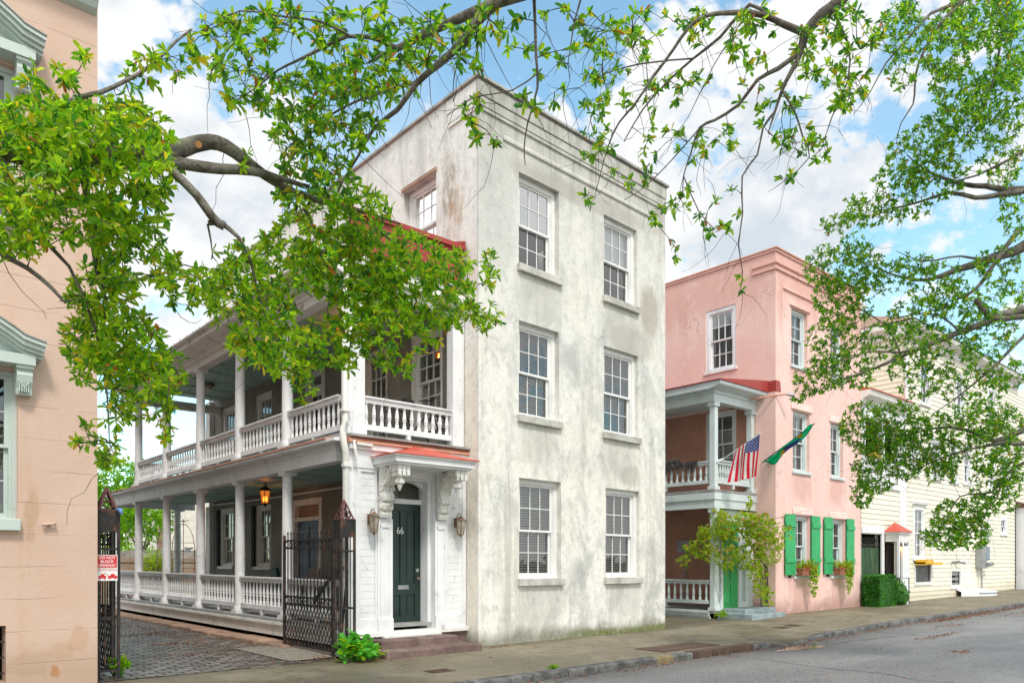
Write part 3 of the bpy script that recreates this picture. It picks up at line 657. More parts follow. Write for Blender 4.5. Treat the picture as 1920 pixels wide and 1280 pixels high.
# dark painted wall inside the piazza: a thin skin over the side wall
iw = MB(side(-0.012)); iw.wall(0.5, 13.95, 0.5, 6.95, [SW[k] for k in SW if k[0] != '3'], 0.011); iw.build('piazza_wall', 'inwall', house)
cn = MB(TFH)
def cband(z0, z1, p, yret=0.95):
    cn.box(-p, WX + p, -p, 0.0, z0, z1); cn.box(-p, 0.0, 0.0, yret, z0, z1)
cband(10.70, 10.95, 0.028, 1.0); cband(10.50, 10.66, 0.020); cband(10.40, 10.455, 0.034)
cn.prism_u([(0, 10.02), (-.036, 10.04), (-.036, 10.09), (0, 10.15)], 0.62, 5.30)
cn.build('cornice', 'stucco', house)
cp = MB(TFH); cp.box(-0.07, WX + 0.07, -0.075, 0.3, WH - 0.02, WH + 0.03); cp.box(-0.07, 0.3, 0.3, WD, WH - 0.02, WH + 0.03); cp.build('coping', 'coping', house)
rf = MB(TFH); rf.box(0.3, WX - 0.3, 0.3, WD - 0.3, WH - 0.45, WH - 0.35); rf.build('roof', 'coping', house)
for k, v in FW.items():
    gl = 'glassbright' if k in ('3L',) else 'glass'
    window(house, TFH, *v, cols=3, rows=2, depth=0.13 if k[1] == 'L' else 0.10, fw=0.10, sill=(0.05, 0.09, 0.15), gl='glass', glu='clearglass' if k == '3R' else gl,
           blind={'3L': 'none', '3R': 'shade'}.get(k, 'blind'), blow={'3R': 'none', '3L': 'none'}.get(k), split=0.49)
    backbox(house, TFH, v[0] - .1, v[1] + .1, v[2] - .1, v[3] + .1, 0.75)
for k in ('3', '3b'):
    window(house, side(0), *SW[k], cols=3, rows=2, depth=0.16, fw=0.10, sill=(0.05, 0.06, 0.12), glu='clearglass', blind='shade', blow='shade', mw=0.012, gl='glass')
ln = MB(side(0)); ln.box(1.36, 2.66, -0.03, 0.15, 9.722, 9.80); ln.build('lintel', 'slab', house)
for k in ('2a', '2b', '2e', '2f'):
    window(house, side(0), *SW[k], cols=3, rows=3 if k == '2a' else 2, depth=0.03, fw=0.13, fmat='white2', sill=(0.06, 0.08, 0.09), sillm='white2', gl='glassdark', blind='blind' if k in ('2a', '2b') else 'none', mw=0.028)
    backbox(house, side(0), SW[k][0], SW[k][1], SW[k][2], SW[k][3], 0.7)
for k in ('1e', '1f', '1b'):
    window(house, side(0), *SW[k], cols=3, rows=2, depth=0.03, fw=0.12, fmat='white2', sill=(0.06, 0.08, 0.09), sillm='white2', gl='glassdark', blind='curtain', mw=0.026)
    backbox(house, side(0), SW[k][0], SW[k][1], SW[k][2], SW[k][3], 0.7)
# shutters folded back beside the ground floor piazza windows
for y0 in (10.52, 13.37):
    s = MB(side(-0.06)); s.box(y0, y0 + 0.2, -0.01, 0.03, 1.5, 3.3); s.build('shutter', 'dark', house)
# piazza doors
def pdoor(y0, y1, z0, z1, zt, mat, glazed):
    T = side(0); f = MB(T)
    f.box(y0, y0 + .16, -.03, .2, z0, z1); f.box(y1 - .16, y1, -.03, .2, z0, z1); f.box(y0 + .16, y1 - .16, -.03, .2, z1 - .16, z1); f.box(y0 + .16, y1 - .16, -.02, .2, zt, zt + .1)
    d = f.build('door', 'white2', house)
    lf = MB(T); a, b = y0 + .16, y1 - .16; lf.box(a, b, .08, .13, z0, zt)
    for (p, q) in ((z0 + .2, z0 + .85), (z0 + 1.0, zt - .15)):
        for (u0_, u1_) in ((a + .1, (a + b) / 2 - .05), ((a + b) / 2 + .05, b - .1)): lf.box(u0_, u1_, .06, .08, p, q, mat if not glazed or q < zt - .2 else 'dark')
    if not lf.mats: lf.mats = [mat]
    else:
        if mat not in lf.mats: lf.mats.append(mat)
    lf.build('leaf', mat, d)
    tp = MB(T); tp.face([(a, .1, zt + .1), (b, .1, zt + .1), (b, .1, z1 - .16), (a, .1, z1 - .16)]); tp.build('transom', 'brick' if not glazed else 'glassdark', d, recalc=False)
    k = MB(T); k.tube([(a + .08, .08, z0 + 1), (a + .08, 0.02, z0 + 1)], [.015, .03], 8); k.build('knob', 'brass', d)
    backbox(house, T, y0, y1, z0, z1, 0.6)
pdoor(6.35, 8.05, 0.5, 3.30, 2.72, 'bluedoor', False)
pdoor(6.2, 7.25, 3.9, 6.60, 6.10, 'white2', True)
# end pilaster of the side wall
e = MB(); e.box(-0.16, -0.015, 13.9, 14.25, 0.5, 3.45); e.box(-0.16, -0.015, 13.9, 14.25, 3.9, 6.9); e.build('pilaster', 'white2', house)

# piazza: floors, skirt, beams, ceilings, roof
XO = -2.60; YF = 0.40; YB1 = 15.9; YB2 = 13.45
fl = MB(); fl.box(XO - .1, -0.02, YF + .05, YB1, 0.44, 0.50); fl.build('floor', 'floor', house)
fl = MB(); fl.box(XO - .1, -0.02, YF, YB2, 3.83, 3.90); fl.build('floor', 'floor', house)
sk = MB(); sk.box(XO - .10, XO - .04, YF + .1, YB1, 0.17, 0.44); sk.box(XO - .15, XO - .10, YF + .1, YB1, 0.39, 0.438); sk.build('skirt', 'white2', house)
lt = MB()
for y in (1.5, 3.2, 5, 7, 9, 11, 13, 15): lt.box(XO + .05, XO + .3, y - .15, y + .15, -0.05, 0.44)
lt.box(-2.2, -2.1, 0.6, 15.8, -0.05, 0.43)
lt.build('pier', 'dark', house)
be = MB(); be.box(XO - .06, XO + .18, YF + .3, YB1, 3.43, 3.74); be.box(XO - .09, XO - .06, YF + .3, YB1 + .03, 3.66, 3.74)
be.box(XO + .18, -0.02, YB1 - .22, YB1, 3.43, 3.74)
be.prism([(XO - .27, 3.74), (XO - .27, 3.79), (XO - .05, 3.83), (XO + .2, 3.83), (XO + .2, 3.74)], YF + .0, YB1 + .15)
be.build('entablature', 'white', house)
lip = MB(); lip.prism([(XO - .29, 3.792), (XO - .29, 3.82), (XO - .04, 3.86), (XO - .04, 3.835)], YF + .3, YB1 + .17)
lip.prism([(XO - .29, 3.80), (XO - .29, 3.84), (XO + 2.5, 4.05), (XO + 2.5, 3.9)], YB2 + .1, YB1 + .17); lip.build('lower_roof', 'salmon', house)
ce = MB(); ce.face([(XO, YF + .05, 3.62), (-.02, YF + .05, 3.62), (-.02, YB1 - .2, 3.62), (XO, YB1 - .2, 3.62)])
for i in range(1, 15): ce.box(XO + .17, -.02, YF + i * 1.03, YF + i * 1.03 + .04, 3.595, 3.62)
for x in (-2.0, -1.3, -0.65): ce.box(x, x + .03, YF + .1, YB1 - .25, 3.60, 3.62)
ce.build('ceiling', 'ceil', house)
b2 = MB(); b2.box(XO - .04, XO + .2, YF + .0, YB2 + .05, 6.42, 6.66); b2.box(XO + .2, -.02, YF, YF + .22, 6.42, 6.66); b2.box(XO + .2, -.02, YB2 - .2, YB2 + .04, 6.42, 6.66)
b2.box(XO - .08, XO - .04, YF, YB2 + .08, 6.58, 6.66); b2.box(XO - .04, -.02, YF - .04, YF, 6.58, 6.66); b2.build('entablature', 'white2', house)
ce = MB(); ce.face([(XO, YF + .1, 6.86), (-.02, YF + .1, 6.86), (-.02, YB2, 6.86), (XO, YB2, 6.86)])
for i in range(1, 13): ce.box(XO + .19, -.02, YF + i * 1.03, YF + i * 1.03 + .04, 6.83, 6.86)
for x in (-2.0, -1.3, -0.65): ce.box(x, x + .03, YF + .1, YB2 - .1, 6.835, 6.86)
ce.build('ceiling', 'ceil', house)
so_ = MB()   # boxed eave with stepped boards
so_.prism([(XO - .08, 6.66), (XO - .42, 6.80), (XO - .42, 6.90), (XO - .45, 6.90), (XO - .45, 6.96), (XO + .2, 6.96), (XO + .2, 6.66)], YF - .02, YB2 + .35)
for i in range(4): so_.box(XO - .16 - i * .075, XO - .145 - i * .075, YF, YB2 + .3, 6.66 + .03 * (i + 1) - .012, 6.70 + .03 * (i + 1))
so_.box(XO + .2, -.02, YF - .16, YF + .2, 6.66, 6.90)
so_.build('eave', 'white2', house)
gt = MB(); gt.tube([(XO - .49, YF - .05, 6.955), (XO - .49, YB2 + .38, 6.955)], .035, 8); gt.tube([(XO + .2, YF - .2, 6.94), (-0.1, YF - .2, 6.94)], .035, 8); gt.build('gutter', 'white2', house)
ro = MB(); ro.prism([(XO - .46, 6.985), (XO - .46, 7.01), (-.02, 7.95), (-.02, 7.90)], YF - .02, YB2 + .38)
for i in range(30): ro.prism([(XO - .46, 7.01), (XO - .46, 7.045), (-.02, 7.985), (-.02, 7.95)], YF + .2 + i * .45, YF + .22 + i * .45)
ro.build('roof', 'red', house)
rp = MB(); rp.box(XO + .05, -0.10, YF - .03, YF + .06, 7.0, 7.74); rp.box(XO + .0, -0.06, YF - .09, YF + .10, 7.74, 7.83); rp.build('roof_panel', 'red', house)
CY = [2.97, 5.40, 7.90, 10.55, 13.20]
for y in CY + [15.65]: column(house, -2.52, y, 0.50, 3.43, 0.112)
column(house, -0.62, 15.65, 0.50, 3.43, 0.112, 'white2')
for y in CY: column(house, -2.52, y, 3.90, 6.42, 0.110)
pk = MB(); pk.box(-2.49, -2.26, YF, YF + .23, 3.90, 6.42); pk.box(-2.60, -2.49, YF + .02, YF + .22, 3.90, 6.42); pk.box(-2.52, -2.23, YF - .02, YF + .25, 3.90, 4.02); pk.box(-2.52, -2.23, YF - .02, YF + .25, 6.30, 6.42); pk.build('corner_post', 'white', house)
pk = MB(); pk.box(-0.31, -0.10, YF, YF + .2, 3.90, 6.42); pk.box(-0.1, -0.02, YF + .03, YF + .2, 3.9, 6.42); pk.build('corner_post', 'white', house)
YR = [0.65] + CY
for a, b in zip(YR, YR[1:]):
    railing(house, (-2.52, a + .13), (-2.52, b - .13), 3.99, 4.63, r=.034)
    railing(house, (-2.52, a + (.13 if a > 1 else -.1)), (-2.52, b - .13), 0.63, 1.31 + .004 * a, r=.034)
railing(house, (-2.52, 13.33), (-2.52, 15.5), 0.63, 1.36, r=.034)
railing(house, (-2.26, YF + .10), (-0.31, YF + .10), 4.00, 4.60, sp=0.15, r=0.043)
railing(house, (-2.4, 13.2), (-0.2, 13.2), 3.99, 4.63); railing(house, (-0.75, 15.65), (-2.4, 15.65), 0.63, 1.3)

# street screen of the piazza with the door
T = front(YF); sc = MB(T); sc.wall(-2.47, -0.02, 0.38, 3.62, [(-1.72, -0.78, 0.38, 3.20)], 0.10)
for x0, x1 in ((-2.36, -2.07), (-0.46, -0.10)):
    for i in range(22):
        z = 0.62 + i * 0.125; sc.prism_u([(0, z), (-.007, z), (-.003, z + .122), (0, z + .122)], x0, x1)
for x0, x1 in ((-2.47, -2.36), (-2.07, -2.035), (-0.50, -0.46), (-0.10, -0.02)): sc.box(x0, x1, -.035, 0, 0.38, 3.3)
for x0, x1 in ((-2.36, -2.07), (-0.46, -0.10)): sc.box(x0, x1, -.033, 0, 0.38, 0.62); sc.box(x0, x1, -.033, 0, 3.24, 3.3)
sc.box(-2.5, -0.0, -.05, 0, 3.30, 3.62)
# pilasters
for x0, x1 in ((-2.035, -1.72), (-0.78, -0.50)):
    sc.box(x0, x1, -.06, 0, 0.38, 2.42); m_ = (x0 + x1) / 2
    sc.box(x0 + .05, m_ - .075, -.075, -.06, 0.62, 2.3); sc.box(m_ + .075, x1 - .05, -.075, -.06, 0.62, 2.3); sc.box(x0, x1, -.09, -.06, 0.38, 0.62); sc.box(x0 + .05, x1 - .05, -.08, -.06, 2.26, 2.34)
# deep reveal round the door
sc.box(-0.84, -0.78, 0.10, 0.42, 0.38, 3.20); sc.box(-1.72, -1.64, 0.10, 0.42, 0.38, 3.20); sc.box(-1.64, -0.84, 0.10, 0.42, 3.16, 3.20)
sc.box(-1.64, -0.84, 0.30, 0.42, 2.74, 2.83)
# arched head
arch = [(-1.64, 3.16), (-1.64, 2.98)] + [(-1.24 + 0.40 * math.cos(math.pi - k * math.pi / 12), 2.98 + 0.17 * math.sin(math.pi * k / 12)) for k in range(13)] + [(-0.84, 3.16)]
sc.prism(arch, 0.26, 0.34)
sc.build('door_screen', 'white', house)
tr = MB(T); tr.face([(-1.64, .38, 2.83), (-.84, .38, 2.83), (-.84, .38, 3.16), (-1.64, .38, 3.16)]); tr.build('transom', 'glassdark', house, recalc=False)
tr = MB(T); tr.face([(-1.66, .46, 0.4), (-.80, .46, 0.4), (-.80, .46, 3.2), (-1.66, .46, 3.2)]); tr.build('room_backing', 'inwall', house, recalc=False)
dr = MB(T); a, b = -1.64, -0.84
dr.box(a, b, .36, .41, 0.40, 2.74)
for (z0_, z1_) in ((0.40, 0.60), (0.60 + .42, 1.22), (2.6, 2.74)): dr.box(a, b, .335, .36, z0_, z1_)
for (u0_, u1_) in ((a, a + .13), (-1.30, -1.18), (b - .13, b)): dr.box(u0_, u1_, .3351, .36, .40, 2.74)
for (u0_, u1_) in ((a + .17, -1.34), (-1.14, b - .17)):
    dr.box(u0_, u1_, .348, .36, 0.66, 0.97); dr.box(u0_, u1_, .348, .36, 1.28, 2.54)
dr = dr.build('door', 'door', house, bevel=0.004)
lsm = MB(T); lsm.box(-1.36, -1.12, .322, .3345, 1.12, 1.20); lsm.box(-1.345, -1.135, .316, .322, 1.14, 1.18); lsm.build('letter_slot', 'steel', dr)
kn = MB(T); kn.tube([(-.93, .335, 1.48), (-.93, .305, 1.48)], .035, 12); kn.build('lock', 'steel', dr)
kn = MB(T); kn.tube([(-.93, .335, 1.32), (-.93, .30, 1.32), (-.93, .28, 1.32), (-.93, .255, 1.32)], [.015, .015, .037, .02], 12); kn.build('handle', 'brass', dr)
cu = bpy.data.curves.new('house_number', 'FONT'); cu.body = '66'; cu.size = 0.19; cu.extrude = 0.003; cu.align_x = 'CENTER'
try: cu.font = bpy.data.fonts.load('/nonexistent')
except Exception: pass
co = bpy.data.objects.new('tmp_text', cu); COL.objects.link(co); bpy.context.view_layer.update()
me = bpy.data.meshes.new_from_object(co.evaluated_get(bpy.context.evaluated_depsgraph_get())); bpy.data.objects.remove(co)
me.transform(Matrix.Translation((-1.31, YF + .330, 2.17)) @ Matrix.Rotation(R(90), 4, 'X') @ Matrix.Diagonal((0.85, 1.0, 1, 1))); me.materials.clear(); me.materials.append(M['signwhite'])
no = bpy.data.objects.new('house_number', me); COL.objects.link(no); no.parent = dr
# threshold, base and steps
bs = MB(front(YF)); bs.box(-2.5, -.0, -.10, .12, 0.30, 0.385); bs.build('threshold', 'white2', house, bevel=.008)
bs = MB(front(YF)); bs.box(-2.46, -.02, -.02, .5, -0.1, 0.30); bs.build('foundation', 'step', house)
stp = MB(); stp.box(-2.24, -0.58, -0.12, YF - .02, -0.05, 0.275); stp.build('step', 'step', house, bevel=.02)
stp = MB(); stp.box(-2.36, -0.30, -0.50, YF - .02, -0.05, 0.135); stp.build('step', 'step', house, bevel=.025)
stp = MB(); stp.box(-1.98, -0.72, .2, YF - .10, 0.275, 0.325); stp.build('step', 'white2', house, bevel=.01)
# hood
hd = MB(front(0)); hx0, hx1, hy = -2.12, -0.40, -0.40
hd.box(hx0, hx1, hy, YF - .052, 3.37, 3.50); hd.box(hx0 - .04, hx1 + .04, hy - .04, YF - .052, 3.47, 3.505)
hd.box(hx0 + .05, hx1 - .05, hy + .05, YF - .052, 3.33, 3.37); hd = hd.build('hood', 'white', house)
hr = MB(); e0 = [(hx0 - .06, YF - .03, 3.51), (hx0 - .06, hy - .06, 3.51), (hx1 + .06, hy - .06, 3.51), (hx1 + .06, YF - .03, 3.51)]; ap = (-1.33, YF - .03, 3.80); ap2 = (-1.30, 0.12, 3.70)
hr.face([e0[0], e0[1], ap2, ap]); hr.face([e0[1], e0[2], ap2]); hr.face([e0[2], e0[3], ap, ap2]); hr.face([(x, y, z - .012) for x, y, z in e0])
hr.face([e0[0], e0[1], (e0[1][0], e0[1][1], 3.498), (e0[0][0], e0[0][1], 3.498)]); hr.face([e0[1], e0[2], (e0[2][0], e0[2][1], 3.498), (e0[1][0], e0[1][1], 3.498)])
hr.tube([e0[1], ap2], .012, 5); hr.tube([e0[2], ap2], .012, 5); hr.build('hood_roof', 'redhood', hd)
# red lead flashing and trim above the hood, under the upper railing
tr = MB(front(YF)); tr.box(-2.6, -.0, -.10, 0.02, 3.62, 3.72); tr.build('cornice', 'white', house)
tr = MB(front(YF)); tr.prism_u([(-.10, 3.722), (-.14, 3.735), (-.06, 3.83), (0, 3.83), (0, 3.722)], -2.62, 0.02); tr.build('flashing', 'salmon', house)
tr = MB(front(YF)); tr.box(-2.62, 0.03, -.16, 0, 3.832, 3.872); tr.build('floor_edge', 'floor', house)
# carved scroll brackets with turned drops
def bracket(xc):
    mb = MB(); w_ = .11
    prof = [(.345, 2.44), (.27, 2.44), (.25, 2.50), (.29, 2.55), (.22, 2.58), (.20, 2.66), (.25, 2.71), (.18, 2.74), (.17, 2.82), (.24, 2.90), (.22, 2.98), (.12, 3.04), (.05, 3.12), (.02, 3.22), (.06, 3.29), (.13, 3.33), (.345, 3.33)]
    mb.T = lambda u, d, z: (u, d, z); mb.prism_u(prof, xc - w_, xc + w_)
    for g in (-.07, 0, .07): mb.prism_u([(p[0] - .015, p[1]) for p in prof[1:15]] + [(p[0] + .01, p[1]) for p in prof[14:0:-1]], xc + g - .018, xc + g + .018)
    br = mb.build('bracket', 'white2', house, smooth='auto')
    for sgn in (-1, 1):
        sp = MB()
        for (cy, cz, r0, tr_, dirn) in ((.17, 3.20, .105, 2.2, 1), (.25, 2.97, .075, 2.0, -1), (.27, 2.80, .05, 1.6, 1), (.295, 2.62, .04, 1.5, 1)):
            pts = []
            for k in range(24):
                q = k / 23; r_ = r0 * (1 - .8 * q); an = dirn * q * tr_ * 2 * math.pi + 1.2
                pts.append((xc + sgn * (w_ + .006), cy + r_ * math.cos(an), cz + r_ * math.sin(an)))
            sp = MB(); sp.tube(pts, [.018 - .008 * k / 23 for k in range(24)], 5); sp.build('scroll', 'white2', br, smooth=True)
    dp = MB(); dp.box(xc - .13, xc + .13, -.30, -.03, 3.22, 3.33); dp.box(xc - .10, xc + .10, -.27, -.06, 3.14, 3.22)
    for k in range(3): dp.box(xc - .12 + .09 * k, xc - .06 + .09 * k, -.315, -.30, 3.15, 3.31)
    dp.lathe([(.055, 3.14), (.05, 3.11), (.095, 3.07), (.09, 3.02), (.04, 2.99), (.045, 2.96), (.025, 2.93), (.012, 2.89)], xc, -.165, 14)
    dp.build('drop', 'white2', br, smooth='auto')
    wl = MB(); wl.prism_u([(-.30, 3.33), (.345, 3.33), (.345, 3.22), (.0, 3.22), (-.1, 3.26)], xc - .07, xc + .07); wl.build('arm', 'white2', br)
bracket(-1.90); bracket(-0.635)
# rain pipe at the corner
dp = MB(); dp.tube([(-2.62, YF + .03, 0.02), (-2.62, YF + .03, 0.30)], .085, 12); dp.tube([(-2.62, YF + .03, 0.30), (-2.62, YF + .03, 3.35), (-2.66, YF - .03, 3.55), (-2.72, YF - .05, 3.75), (-2.70, YF - .02, 3.95), (-2.66, YF, 4.1), (-2.66, YF, 6.6)], .06, 12)
dp.box(-2.72, -2.52, YF - .05, YF + .1, 0.28, 0.33); dp.box(-2.7, -2.55, YF - .05, YF + .05, 3.3, 3.36); dp.box(-2.74, -2.58, YF - .08, YF + .04, 4.25, 4.30); dp.build('downpipe', 'white2', house, smooth='auto')
cb = MB(); cb.box(-2.60, -2.47, YF - .0, YF + .16, 0.38, 3.62); cb.build('corner_board', 'white', house)
bx = MB(); bx.tube([(-2.5, YF - .14, 3.70), (-2.2, YF - .15, 3.69)], .03, 8); bx.tube([(-2.55, YF - .12, 3.76), (-2.55, YF - .16, 3.60), (-2.50, YF - .16, 3.4)], .025, 8); bx.build('conduit', 'white2', house)
wp = MB(); wp.tube([(-.06, 14.0, 3.50), (-.06, 9, 3.46), (-.06, 5, 3.46), (-.06, .6, 3.46)], .03, 6); wp.build('pipe', 'white2', house)

# sandstone slabs edging the driveway along the piazza
sb = MB()
for i in range(12):
    y = 1.95 + 1.22 * i; x0 = -3.12 + random.uniform(-.03, .03); sb.box(x0, -2.62, y, y + 1.19, -0.05, 0.085 + random.uniform(-.012, .015))
struct(sb.build('driveway_edging', 'slab', bevel=.02))
# ------------------------------------------------------------ peach house on the left
ph = thing('townhouse', 'peach stucco house at the left edge with pale green pedimented windows', 'house', (-6.62, 0, 0))
OX = -6.62
wl = MB(front(0)); ow = [(-8.78, -7.535, 2.19, 4.07), (-8.78, -7.535, 6.0, 7.93), (-8.75, -7.66, 0.12, 0.84), (-12.3, -11.05, 2.19, 4.26)]
wl.wall(-18, OX, -0.3, 9.6, ow, 0.34); wl.T = ident
wl.face([(OX, .34, -.3), (OX, 16, -.3), (OX, 16, 9.6), (OX, .34, 9.6)]); wl.face([(-18, .34, -.3), (-18, 16, -.3), (-18, 16, 9.6), (-18, .34, 9.6)]); wl.face([(-18, 16, -.3), (OX, 16, -.3), (OX, 16, 9.6), (-18, 16, 9.6)])
wl.build('wall', 'peach', ph)
r = MB(); r.box(-18, OX, 0.0, 16, 9.55, 9.7); r.build('roof', 'coping', ph)
co_ = MB(front(0)); co_.prism_u([(0, 9.02), (-.10, 9.06), (-.14, 9.12), (-.18, 9.16), (-.22, 9.24), (-.34, 9.32), (-.36, 9.45), (0, 9.5)], -18, OX - .02); co_.build('cornice', 'sage', ph)
def pediment(uc, hw, zb):
    """broken-curve pediment over a window on two carved consoles"""
    m = MB(front(0)); m.box(uc - hw - .02, uc + hw + .02, -.24, 0, zb, zb + .13)
    L = [(hw + .12, .13), (hw - .03, .165), (hw - .12, .19), (hw - .22, .26), (0.0, .58)]
    top = [(uc + a, zb + b + .15) for a, b in L] + [(uc - a, zb + b + .15) for a, b in L[::-1][1:]]
    bot = [(uc - a * .97, zb + b - .04) for a, b in L] + [(uc + a * .97, zb + b - .04) for a, b in L[::-1][1:]]
    def band(k, dy0, dy1):
        tp = [(x, z) for x, z in top]; bt = [(x, z) for x, z in bot]
        n_ = len(tp)
        for i in range(n_ - 1):
            a, b = tp[i], tp[i + 1]; c, d = bt[n_ - 1 - i], bt[n_ - 2 - i]
            f = lambda p, q: (p[0] + (q[0] - p[0]) * k[0], p[1] + (q[1] - p[1]) * k[0]); g = lambda p, q: (p[0] + (q[0] - p[0]) * k[1], p[1] + (q[1] - p[1]) * k[1])
            m.prism([f(a, c), f(b, d), g(b, d), g(a, c)], dy0, dy1)
    band((0, .25), -.36, 0); band((.25, .55), -.32, 0); band((.55, .8), -.27, 0); band((.8, 1.0), -.22, 0)
    m.prism([(uc - hw, zb + .13), (uc + hw, zb + .13), (uc, zb + .52)], -.10, -.001)
    p = m.build('pediment', 'sage', ph)
    t_ = MB(front(0)); top2 = [(x, z + .004) for x, z in top]
    for a, b in zip(top2, top2[1:]): t_.prism([a, b, (b[0], b[1] + .018), (a[0], a[1] + .018)], -.38, 0)
    t_.build('flashing', 'coping', p)
    for sgn in (-1, 1):
        c = MB(front(0)); x = uc + sgn * (hw - .09)
        c.prism_u([(0, zb - .002), (-.20, zb - .002), (-.20, zb - .05), (-.17, zb - .06), (-.19, zb - .12), (-.17, zb - .2), (-.13, zb - .28), (-.12, zb - .36), (0, zb - .36)], x - .085, x + .085)
        c.box(x - .095, x + .095, -.215, 0, zb - .04, zb - .003)
        for k in range(5): c.box(x - .06 + k * .024, x - .048 + k * .024, -.175 + .004 * abs(k - 2), -.12, zb - .33, zb - .16)
        c.tube([(x - .05, -.17, zb - .2), (x, -.165, zb - .28), (x + .05, -.17, zb - .2)], .012, 5)
        c.build('console', 'sage', p)
for (u0, u1, z0, z1) in ow[:2] + ow[3:]:
    window(ph, front(0), u0, u1, z0, z1, cols=2, rows=2, depth=.08, fw=.055, fmat='sage', sill=(.02, .10, .15), sillm='sage', gl='glass', blind='none')
    backbox(ph, front(0), u0, u1, z0, z1, .8); uc = (u0 + u1) / 2
    pediment(uc, (u1 - u0) / 2 + .14, z1 + .05)
g = MB(front(0)); u0, u1, z0, z1 = ow[2]
for i in range(9): g.box(u0 + i * .12, u0 + i * .12 + .02, .12, .14, z0, z1)
for i in range(4): g.box(u0, u1, .115, .118, z0 + .1 + i * .2, z0 + .12 + i * .2)
g.build('cellar_grate', 'iron', ph); backbox(ph, front(0), u0, u1, z0, z1, .5)
c = MB(front(0)); c.tube([(-7.2, 0, 2.13), (-7.2, -.05, 2.13)], .03, 8); c.tube([(-7.275, -.055, 2.125), (-7.2, -.06, 2.135), (-7.125, -.055, 2.145)], [.028, .016, .028], 8); c.build('hook', 'peach', ph, smooth=True)

# ------------------------------------------------------------ iron driveway gates and their box posts
def gatepost(name, x, y, label, zt=2.36, rot=0):
    r_ = thing(name, label, 'gate post', (x, y, 0)); w_ = .125
    m = MB()
    for sx_ in (-1, 1):
        for sy_ in (-1, 1): m.box(x + sx_ * w_ - .018, x + sx_ * w_ + .018, y + sy_ * w_ - .018, y + sy_ * w_ + .018, 0, zt)
    for q in (-.045, .045):
        m.box(x + q - .008, x + q + .008, y - w_ - .006, y - w_ + .006, .2, zt - .3); m.box(x - w_ - .006, x - w_ + .006, y + q - .008, y + q + .008, .2, zt - .3)
    for z in (.12, .85, zt - .55, zt - .3, zt - .03):
        for s_ in (-1, 1): m.box(x - w_, x + w_, y + s_ * w_ - .010, y + s_ * w_ + .010, z, z + .03); m.box(x + s_ * w_ - .010, x + s_ * w_ + .010, y - w_, y + w_, z, z + .03)
    m.build('post', 'iron', r_)
    p = MB()
    for s_ in (-1, 1):
        p.box(x - w_, x + w_, y + s_ * w_ - .004, y + s_ * w_ + .004, zt - .28, zt - .02); p.box(x + s_ * w_ - .004, x + s_ * w_ + .004, y - w_, y + w_, zt - .28, zt - .02)
    p.build('panel', 'iron', r_)
    f = MB(); a, b = w_ - .015, zt
    for s_ in (-1, 1):
        for pp, qq in (((x - a, y + s_ * w_, b), (x, y + s_ * .02, b + .30)), ((x + a, y + s_ * w_, b), (x, y + s_ * .02, b + .30)), ((x - a, y + s_ * w_, b), (x + a, y + s_ * w_, b))): f.tube([pp, qq], .012, 5)
        for pp, qq in (((x + s_ * w_, y - a, b), (x + s_ * .02, y, b + .30)), ((x + s_ * w_, y + a, b), (x + s_ * .02, y, b + .30)), ((x + s_ * w_, y - a, b), (x + s_ * w_, y + a, b))): f.tube([pp, qq], .012, 5)
        f.tube([(x + .055 * math.cos(k), y + s_ * (w_ - .03), b + .08 + .055 * math.sin(k)) for k in [j * .5 for j in range(13)]], .010, 4)
        f.tube([(x + s_ * (w_ - .03), y + .055 * math.cos(k), b + .08 + .055 * math.sin(k)) for k in [j * .5 for j in range(13)]], .010, 4)
    f.tube([(x, y, b + .27), (x, y, b + .34)], [.035, .008], 6)
    f.build('finial', 'rustpaint', r_); return r_
gatepost('gate_post', -2.86, 0.06, 'iron box gate post with a reddish pointed top beside the white corner of the piazza')
gatepost('gate_post', -6.44, 0.30, 'iron box gate post with a maroon pointed top carrying the red driveway sign')
